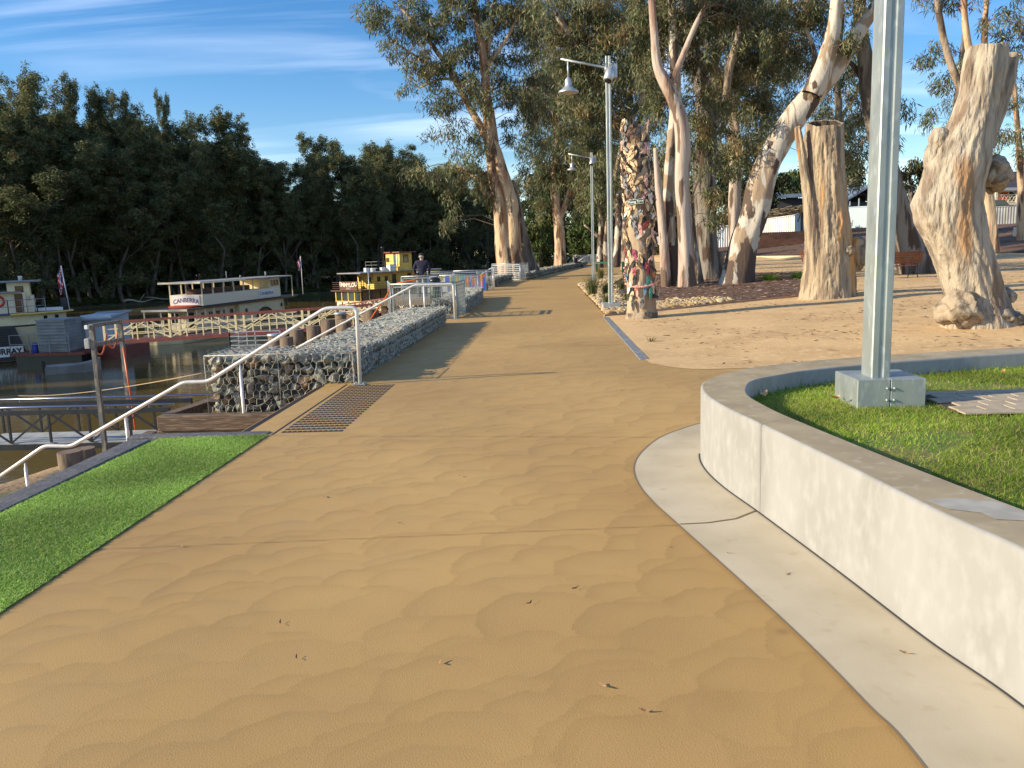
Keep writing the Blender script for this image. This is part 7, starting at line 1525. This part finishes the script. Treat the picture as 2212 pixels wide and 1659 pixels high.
gum('young dark forked trunk behind the leaning gum', 48, [dict(p=[(1612, 600, 9), (1614, 560, 8), (1618, 500, 7), (1622, 440, 6), (1640, 300, 5), (1660, 200, 4)])], [(1660, 250, 40, 60, 1), (1690, 190, 40, 50, 1), (1650, 380, 20, 40), (1790, 280, 50, 50, 6), (1770, 220, 40, 40, 6), (1750, 330, 12, 20, 5), (1850, 300, 30, 60, 8)], 'gum_grey', 75, leaf=(.34, .05), per=26, cr=.6, cs=1.0)
gum('tall gum filling the gap between the twin gum and the sandal trunk', 66, [dict(p=[(1352, 590, 13), (1350, 520, 11), (1356, 430, 9), (1366, 330, 8), (1360, 220, 7), (1380, 100, 6), (1376, 0, 4)]), dict(p=[(1360, 300, 6), (1400, 220, 5), (1430, 130, 4)])],
    [(1190, 110, 60, 70), (1150, 50, 50, 60), (1150, 190, 40, 60), (1140, 270, 30, 40), (1250, 20, 90, 60), (1250, 120, 60, 70), (1370, 60, 90, 80), (1400, 180, 70, 80), (1340, 200, 60, 80), (1380, 300, 60, 80), (1300, 300, 60, 80), (1240, 220, 50, 80), (1420, 380, 40, 70), (1360, 410, 40, 60), (1460, 280, 30, 60)], 'gum_rough', 301, leaf=(.42, .07), per=24, cr=.75, cs=1.25)
gum('leafy gum behind the broad shaded grey trunk', 60, [dict(p=[(1500, 600, 12), (1504, 500, 11), (1512, 400, 10), (1530, 280, 9), (1545, 150, 7), (1560, 30, 5)]), dict(p=[(1530, 280, 6), (1600, 200, 5), (1650, 110, 4)])],
    [(1480, 60, 70, 80), (1570, 50, 80, 80), (1660, 70, 70, 90), (1510, 180, 60, 80), (1600, 180, 60, 80), (1680, 190, 50, 70), (1500, 320, 50, 80), (1580, 330, 50, 80), (1640, 300, 36, 60), (1610, 430, 34, 60), (1550, 450, 36, 60), (1480, 440, 34, 60), (1740, 60, 40, 70)], 'gum_rough', 303, leaf=(.42, .07), per=24, cr=.75, cs=1.25)
gum('leafy gum glimpsed behind the fork of the leaning gum', 56, [dict(p=[(1800, 470, 10), (1804, 380, 9), (1812, 260, 8), (1808, 150, 7), (1820, 30, 5)]), dict(p=[(1812, 260, 5), (1850, 200, 4), (1870, 130, 3)])],
    [(1740, 20, 50, 40), (1700, 110, 40, 60), (1730, 200, 24, 40), (1830, 190, 40, 60), (1800, 260, 40, 50), (1850, 280, 30, 70), (1845, 130, 30, 40), (1830, 360, 26, 40)], 'gum_grey', 305, leaf=(.36, .055), per=24, cr=.65, cs=1.05)
# --- trees at the end of the path and on the rise
def bushy(label, px, py0, yd, blobs, seed, cols, leaf=(.55, .22), per=40, cr=1.1, cs=1.5, bark='gum_grey', cat='tree', group='trees at the end of the path', r0=7, dens=1.0):
    top = min(b[1] for b in blobs); return gum(label, yd, [dict(p=[(px, py0, r0), (px+2, (py0+top)/2, r0*.7), (px, top, r0*.3)])], blobs, bark, seed, group, cat, leaf, per, cr, dens, cols, twigs=False, name='tree', cs=cs)
GREEN = [(.085, .13, .03), (.06, .095, .025), (.12, .16, .045), (.045, .07, .02)]; DARK = [(.035, .05, .018), (.05, .065, .022), (.025, .038, .015)]; OLIVE = [(.07, .08, .028), (.09, .09, .035), (.05, .06, .022)]
bushy('weeping green tree left of the trunk behind the sitting man', 1165, 585, 112, [(1165, 500, 34, 55), (1150, 545, 22, 34), (1185, 550, 18, 30), (1160, 450, 30, 40)], 81, GREEN)
bushy('weeping green tree right of the trunk behind the sitting man', 1262, 580, 118, [(1262, 510, 34, 45), (1245, 545, 20, 28), (1285, 540, 22, 26), (1275, 470, 34, 40)], 83, GREEN)
bushy('dark tree filling the end of the path behind the farther lamp', 1300, 580, 135, [(1310, 480, 50, 60), (1350, 500, 40, 50), (1240, 420, 60, 60), (1330, 410, 50, 60), (1280, 380, 60, 60), (1180, 400, 50, 60)], 85, OLIVE, leaf=(.8, .3), cs=2.0, cr=1.5)
bushy('olive tree seen between sandal trunk and pale trunks', 1385, 575, 100, [(1400, 470, 40, 60), (1420, 530, 24, 30), (1385, 400, 50, 60), (1430, 440, 30, 60), (1500, 440, 30, 70), (1480, 520, 24, 40)], 87, OLIVE, leaf=(.6, .2))
bushy('dense dark green tree behind the leaning trunk', 1660, 470, 100, [(1662, 420, 24, 40), (1645, 400, 24, 34), (1680, 400, 20, 28), (1655, 450, 20, 20), (1620, 400, 24, 60), (1570, 400, 26, 70)], 89, DARK, leaf=(.6, .24), group='trees on the rise')
bushy('light green rounded bush tree left of the hollow stump', 1715, 430, 118, [(1712, 400, 30, 28), (1730, 385, 24, 22), (1690, 392, 18, 20)], 91, [(.13, .18, .05), (.10, .15, .04), (.16, .20, .07)], leaf=(.6, .22), group='trees on the rise')
bushy('dark green tree right of the hollow stump above the gabled shed', 1838, 420, 120, [(1842, 370, 24, 34), (1828, 330, 22, 30), (1855, 395, 16, 20)], 93, OLIVE, leaf=(.6, .22), group='trees on the rise')
bushy('olive rounded tree between square post and massive stump', 1965, 450, 120, [(1972, 375, 24, 22), (1985, 400, 20, 24), (1955, 390, 16, 18), (1990, 368, 14, 14)], 95, OLIVE, leaf=(.6, .22), group='trees on the rise')
# backdrop bushland beyond the rise, seen only through gaps
tagged = []
def far_mass(name, spots, h, seed, cols, n=2600):
    r = np.random.default_rng(seed); cs_ = []; rd = []
    for (x, y, z0, w_, hh) in spots:
        k = 26; d = r.normal(size=(k, 3)); d /= np.linalg.norm(d, axis=1)[:, None]; q = d*(r.random((k, 1))**.4)*np.array([w_, w_, hh/2])+np.array([x, y, z0+hh/2]); cs_.append(q); rd += [2.2]*k
    return tag(leaf_cloud(name, np.concatenate(cs_), np.array(rd), 34, 1.1, .5, cols, None, seed), kind='stuff')
far_mass('distant_bushland', [(-5+9*i+R.uniform(-3, 3), 215+R.uniform(-12, 30), -2, 8, R.uniform(12, 17)) for i in range(16)]+[(30+12*i, 165+R.uniform(0, 30), 2, 8, R.uniform(7, 9)) for i in range(14)], 12, 5, OLIVE)
# ================================================================ THE FAR BANK WOOD
mat('trunk_far', (.15, .125, .10), (.07, .055, .04), scale=.5, rough=.9); mat('leaf_far', (1, 1, 1), attr='col', rough=.6, spec=.25); translucent('leaf_far', .3)
def proto(kind, seed):
    """a river red gum about 30 m tall: trunk with forking limbs and clumped crown; unit origin at its foot"""
    r = np.random.default_rng(seed); H = 30.0; t = bpy.data.objects.new('river_gum', None); C.objects.link(t); mb = MB(); tips = []
    def limb(p, d, L, rad, lvl):
        pts = [p]; q = Vector(p); dd = Vector(d)
        for k in range(5):
            dd = (dd+Vector((r.normal(0, .12), r.normal(0, .12), .10))).normalized(); q = q+dd*L/5; pts.append(q.copy())
        mb.tube(pts, [rad*(1-.6*k/5) for k in range(6)], 7 if lvl < 2 else 5, jit=.05, seed=int(seed*10+lvl), cap=False)
        tips.append((pts[-1], lvl)); 
        if lvl >= 1: tips.append((pts[3], lvl))
        if lvl < 3:
            for k in range((3, 3, 2)[lvl]):
                a = r.uniform(0, 6.28); s = r.uniform(.35, .8) if kind != 1 else r.uniform(.2, .5); base = pts[r.integers(2, 6)]
                limb(base, (dd+Vector((math.cos(a)*s, math.sin(a)*s, .2))).normalized(), L*r.uniform(.5, .75), rad*.5, lvl+1)
    limb(Vector((0, 0, -.5)), Vector((r.normal(0, .05), r.normal(0, .05), 1)), H*.55, .36, 0)
    if kind == 2: limb(Vector((.6, .2, -.5)), Vector((.28, .1, 1)).normalized(), H*.40, .32, 0)
    mb.build('trunk', 'trunk_far', t)
    cs_ = []; rd = []
    for p, lvl in tips:
        if lvl < 2: continue
        R0 = r.uniform(.9, 1.9)
        for _ in range(11):
            d = r.normal(size=3); d /= np.linalg.norm(d); d[2] = d[2]*.8+.1; cs_.append(tuple(np.array(p)+d*R0*r.random()**.4)); rd.append(r.uniform(.40, .75))
    for _ in range(12):
        z = r.uniform(3, 20); a = r.uniform(0, 6.28); q = r.uniform(1.0, 3.4); c = np.array([math.cos(a)*q, math.sin(a)*q, z])
        for _ in range(9): d = r.normal(size=3); d /= np.linalg.norm(d); cs_.append(tuple(c+d*1.5*r.random()**.4)); rd.append(r.uniform(.5, .9))
    cs_ = np.array(cs_); top = cs_[:, 2].max(); sc_ = H/top; cs_[:, 2] *= sc_
    for ch in t.children: ch.data.transform(Matrix.Diagonal((1, 1, sc_, 1)))
    leaf_cloud('crown', cs_, np.array(rd)*1.1, 13, .44, .14, LEAF_FAR, t, seed, m='leaf_far', droop=.5, vr=.35); return t
PR = [proto(0, 1), proto(1, 2), proto(2, 3), proto(0, 4), proto(1, 5)]; used = set()
def bank_point(px):                                                   # where the view line at px meets the far bank line, pushed inland a little
    d = _ray(px, 560); best = None
    for a, b in zip(fbp[:-1], fbp[1:]):
        A_ = np.array([[d.x, a[0]-b[0]], [d.y, a[1]-b[1]]]); 
        if abs(np.linalg.det(A_)) < 1e-6: continue
        s, u = np.linalg.solve(A_, np.array([a[0], a[1]]))
        if 0 <= u <= 1 and s > 0: return np.array([d.x*s, d.y*s]), np.array([d.x, d.y])/math.hypot(d.x, d.y)
    return None, None
def plant(px, inland, ytop, kind, wsc, label, group, rot=None):
    p, d = bank_point(px)
    if p is None: return
    q = p+d*inland; z0 = float(np.interp(inland, [0, 3, 9, 16, 60], [-6.2, -5.4, -4.4, -3.9, -3.5])); zt = Y(px, ytop, q[1]).z; s = max(.25, (zt-z0)/30.0)
    o = PR[kind] if kind not in used else copy_tree(PR[kind]); used.add(kind); o.location = (q[0], q[1], z0); o.scale = (s*wsc, s*wsc, s); o.rotation_euler = (0, 0, R.uniform(0, 6.28) if rot is None else rot)
    tag(o, label, 'gum tree', group); return o
sky_line = [(25, 140, 'tallest far bank gum at the left edge of the picture', 0, .9), (128, 152, 'tall far bank gum with a rounded open crown, second from the left', 3, .66), (205, 166, 'slim far bank gum with a small tufted top, third from the left', 1, .55), (268, 174, 'far bank gum with a broad flat tuft above its neighbours', 2, .6), (328, 198, 'far bank gum just left of the narrow spire crown', 3, .6), (394, 196, 'narrow spire shaped gum standing above the far wood', 1, .36),
    (470, 262, 'far bank gum on the left shoulder of the broad dome', 0, 1.0), (520, 243, 'broad domed gum at the right end of the tall far wood', 2, .95), (575, 290, 'lower right flank gum of the broad domed crown', 3, .9), (640, 350, 'low gum in the dip right of the broad dome', 0, 1.2), (668, 322, 'far gum with two white bare forks, right of the dip', 2, 1.1), (716, 288, 'far gum with a small raised top above the red ensign', 1, 1.0), (762, 306, 'rounded far gum left of the yellow steamer funnel', 3, 1.1), (800, 300, 'far gum directly above the steamer stern', 0, 1.0), (852, 300, 'far gum just left of the big twin gum foliage', 2, 1.1), (900, 310, 'far gum behind the left foliage of the big twin gum', 3, 1.1), (950, 330, 'far gum behind the hanging spray of the twin gum', 0, 1.2)]
for px, yt_, lb, k, ws in sky_line: plant(px, R.uniform(8, 16), yt_, k, ws, lb, 'river gums on the far bank')
gl = ['river gum in the front row of the far bank wood', 'river gum deep inside the shaded far bank wood']
for i in range(46):
    px = -30+i*24+R.uniform(-10, 10); env = np.interp(px, [-40, 130, 400, 520, 590, 640, 760, 1000], [215, 262, 300, 335, 372, 400, 362, 370])
    plant(px, R.uniform(2, 8), env+R.uniform(-15, 70), R.randrange(5), R.uniform(1.0, 1.5), gl[0], 'front row of the far wood')
for i in range(44):
    px = -40+i*26+R.uniform(-10, 10); env = np.interp(px, [-40, 130, 400, 520, 590, 640, 760, 1100], [215, 262, 300, 330, 372, 395, 355, 370])
    plant(px, R.uniform(18, 45), env+R.uniform(-25, 30), R.randrange(5), R.uniform(1.1, 1.5), gl[1], 'back rows of the far wood')
# trees upstream, outside the picture, whose shade falls on the near moorings and the far wood
up = [(-122-22*j+R.uniform(-8, 4), 50+i*12+R.uniform(-4, 4), R.uniform(.9, 1.1), R.randrange(5)) for j in range(4) for i in range(13)]+[(-108+R.uniform(-4, 4), y, .95, R.randrange(5)) for y in (33, 39, 45, 51, 57)]+[(-98, 40, .95, 0), (-99, 50, .95, 2)]
for (x, y, s, k) in up:
    reach = x+26*s/.38; yy_ = y+.25*(-33-x)
    if (reach > -38 and yy_ > 80) or (x > -128 and y > 100): continue
    o = copy_tree(PR[k]); o.location = (x, y, -4); o.scale = (s*1.5, s*1.5, s); tag(o, 'river gum upstream outside the picture, shading the moorings', 'gum tree', 'upstream river gums')
far_mass('inland_bushland', [(float(q[0]), float(q[1]), -3.5, 11, 17) for q in [bank_point(px)[0]+bank_point(px)[1]*75 for px in range(-80, 1150, 42)]], 12, 6, [(.03, .04, .018), (.045, .05, .02)])
# scrub at the water's edge
r = np.random.default_rng(77); cs_ = []; rd = []
for px in np.arange(-60, 1180, 5.5):
    p, d = bank_point(px)
    if p is None: continue
    for _ in range(5): q = p+d*r.uniform(8, 36); h_ = 12*r.random(); cs_.append((q[0], q[1], -4.4+h_)); rd.append(r.uniform(1.0, 2.4))
tag(leaf_cloud('riverside_scrub', np.array(cs_), np.array(rd), 40, .55, .18, [(.05, .065, .03), (.065, .08, .034), (.038, .05, .024), (.085, .10, .04)], None, 78, m='leaf_far', droop=.3, vr=.45), kind='stuff')
r = np.random.default_rng(79); pts = []
for px in np.arange(-60, 1180, 1.1):
    p, d = bank_point(px)
    if p is not None:
        for _ in range(5): q = p+d*r.uniform(1.5, 12); pts.append((q[0], q[1], np.interp(np.linalg.norm(q-p), [0, 3, 9, 16], [-6.1, -5.35, -4.3, -3.8])))
tag(leaf_cloud('bank_grass', np.array(pts), np.full(len(pts), .25), 5, .55, .10, [(.06, .10, .02), (.08, .11, .03), (.10, .09, .04)], None, 80, m='leaf_far', droop=-.8), kind='stuff')
# shrubs along the near bank behind the gabions
r = np.random.default_rng(90); cs_ = []
for y in np.arange(50, 130, 1.1): cs_.append((float(lerp_tab(y, XL))-3.2-r.random()*5, y, -1.6-r.random()*1.2))
tag(leaf_cloud('bank_scrub', np.array(cs_), np.full(len(cs_), .9), 60, .3, .08, [(.05, .065, .025), (.08, .085, .03), (.035, .05, .02)], None, 91, droop=.2), kind='stuff')
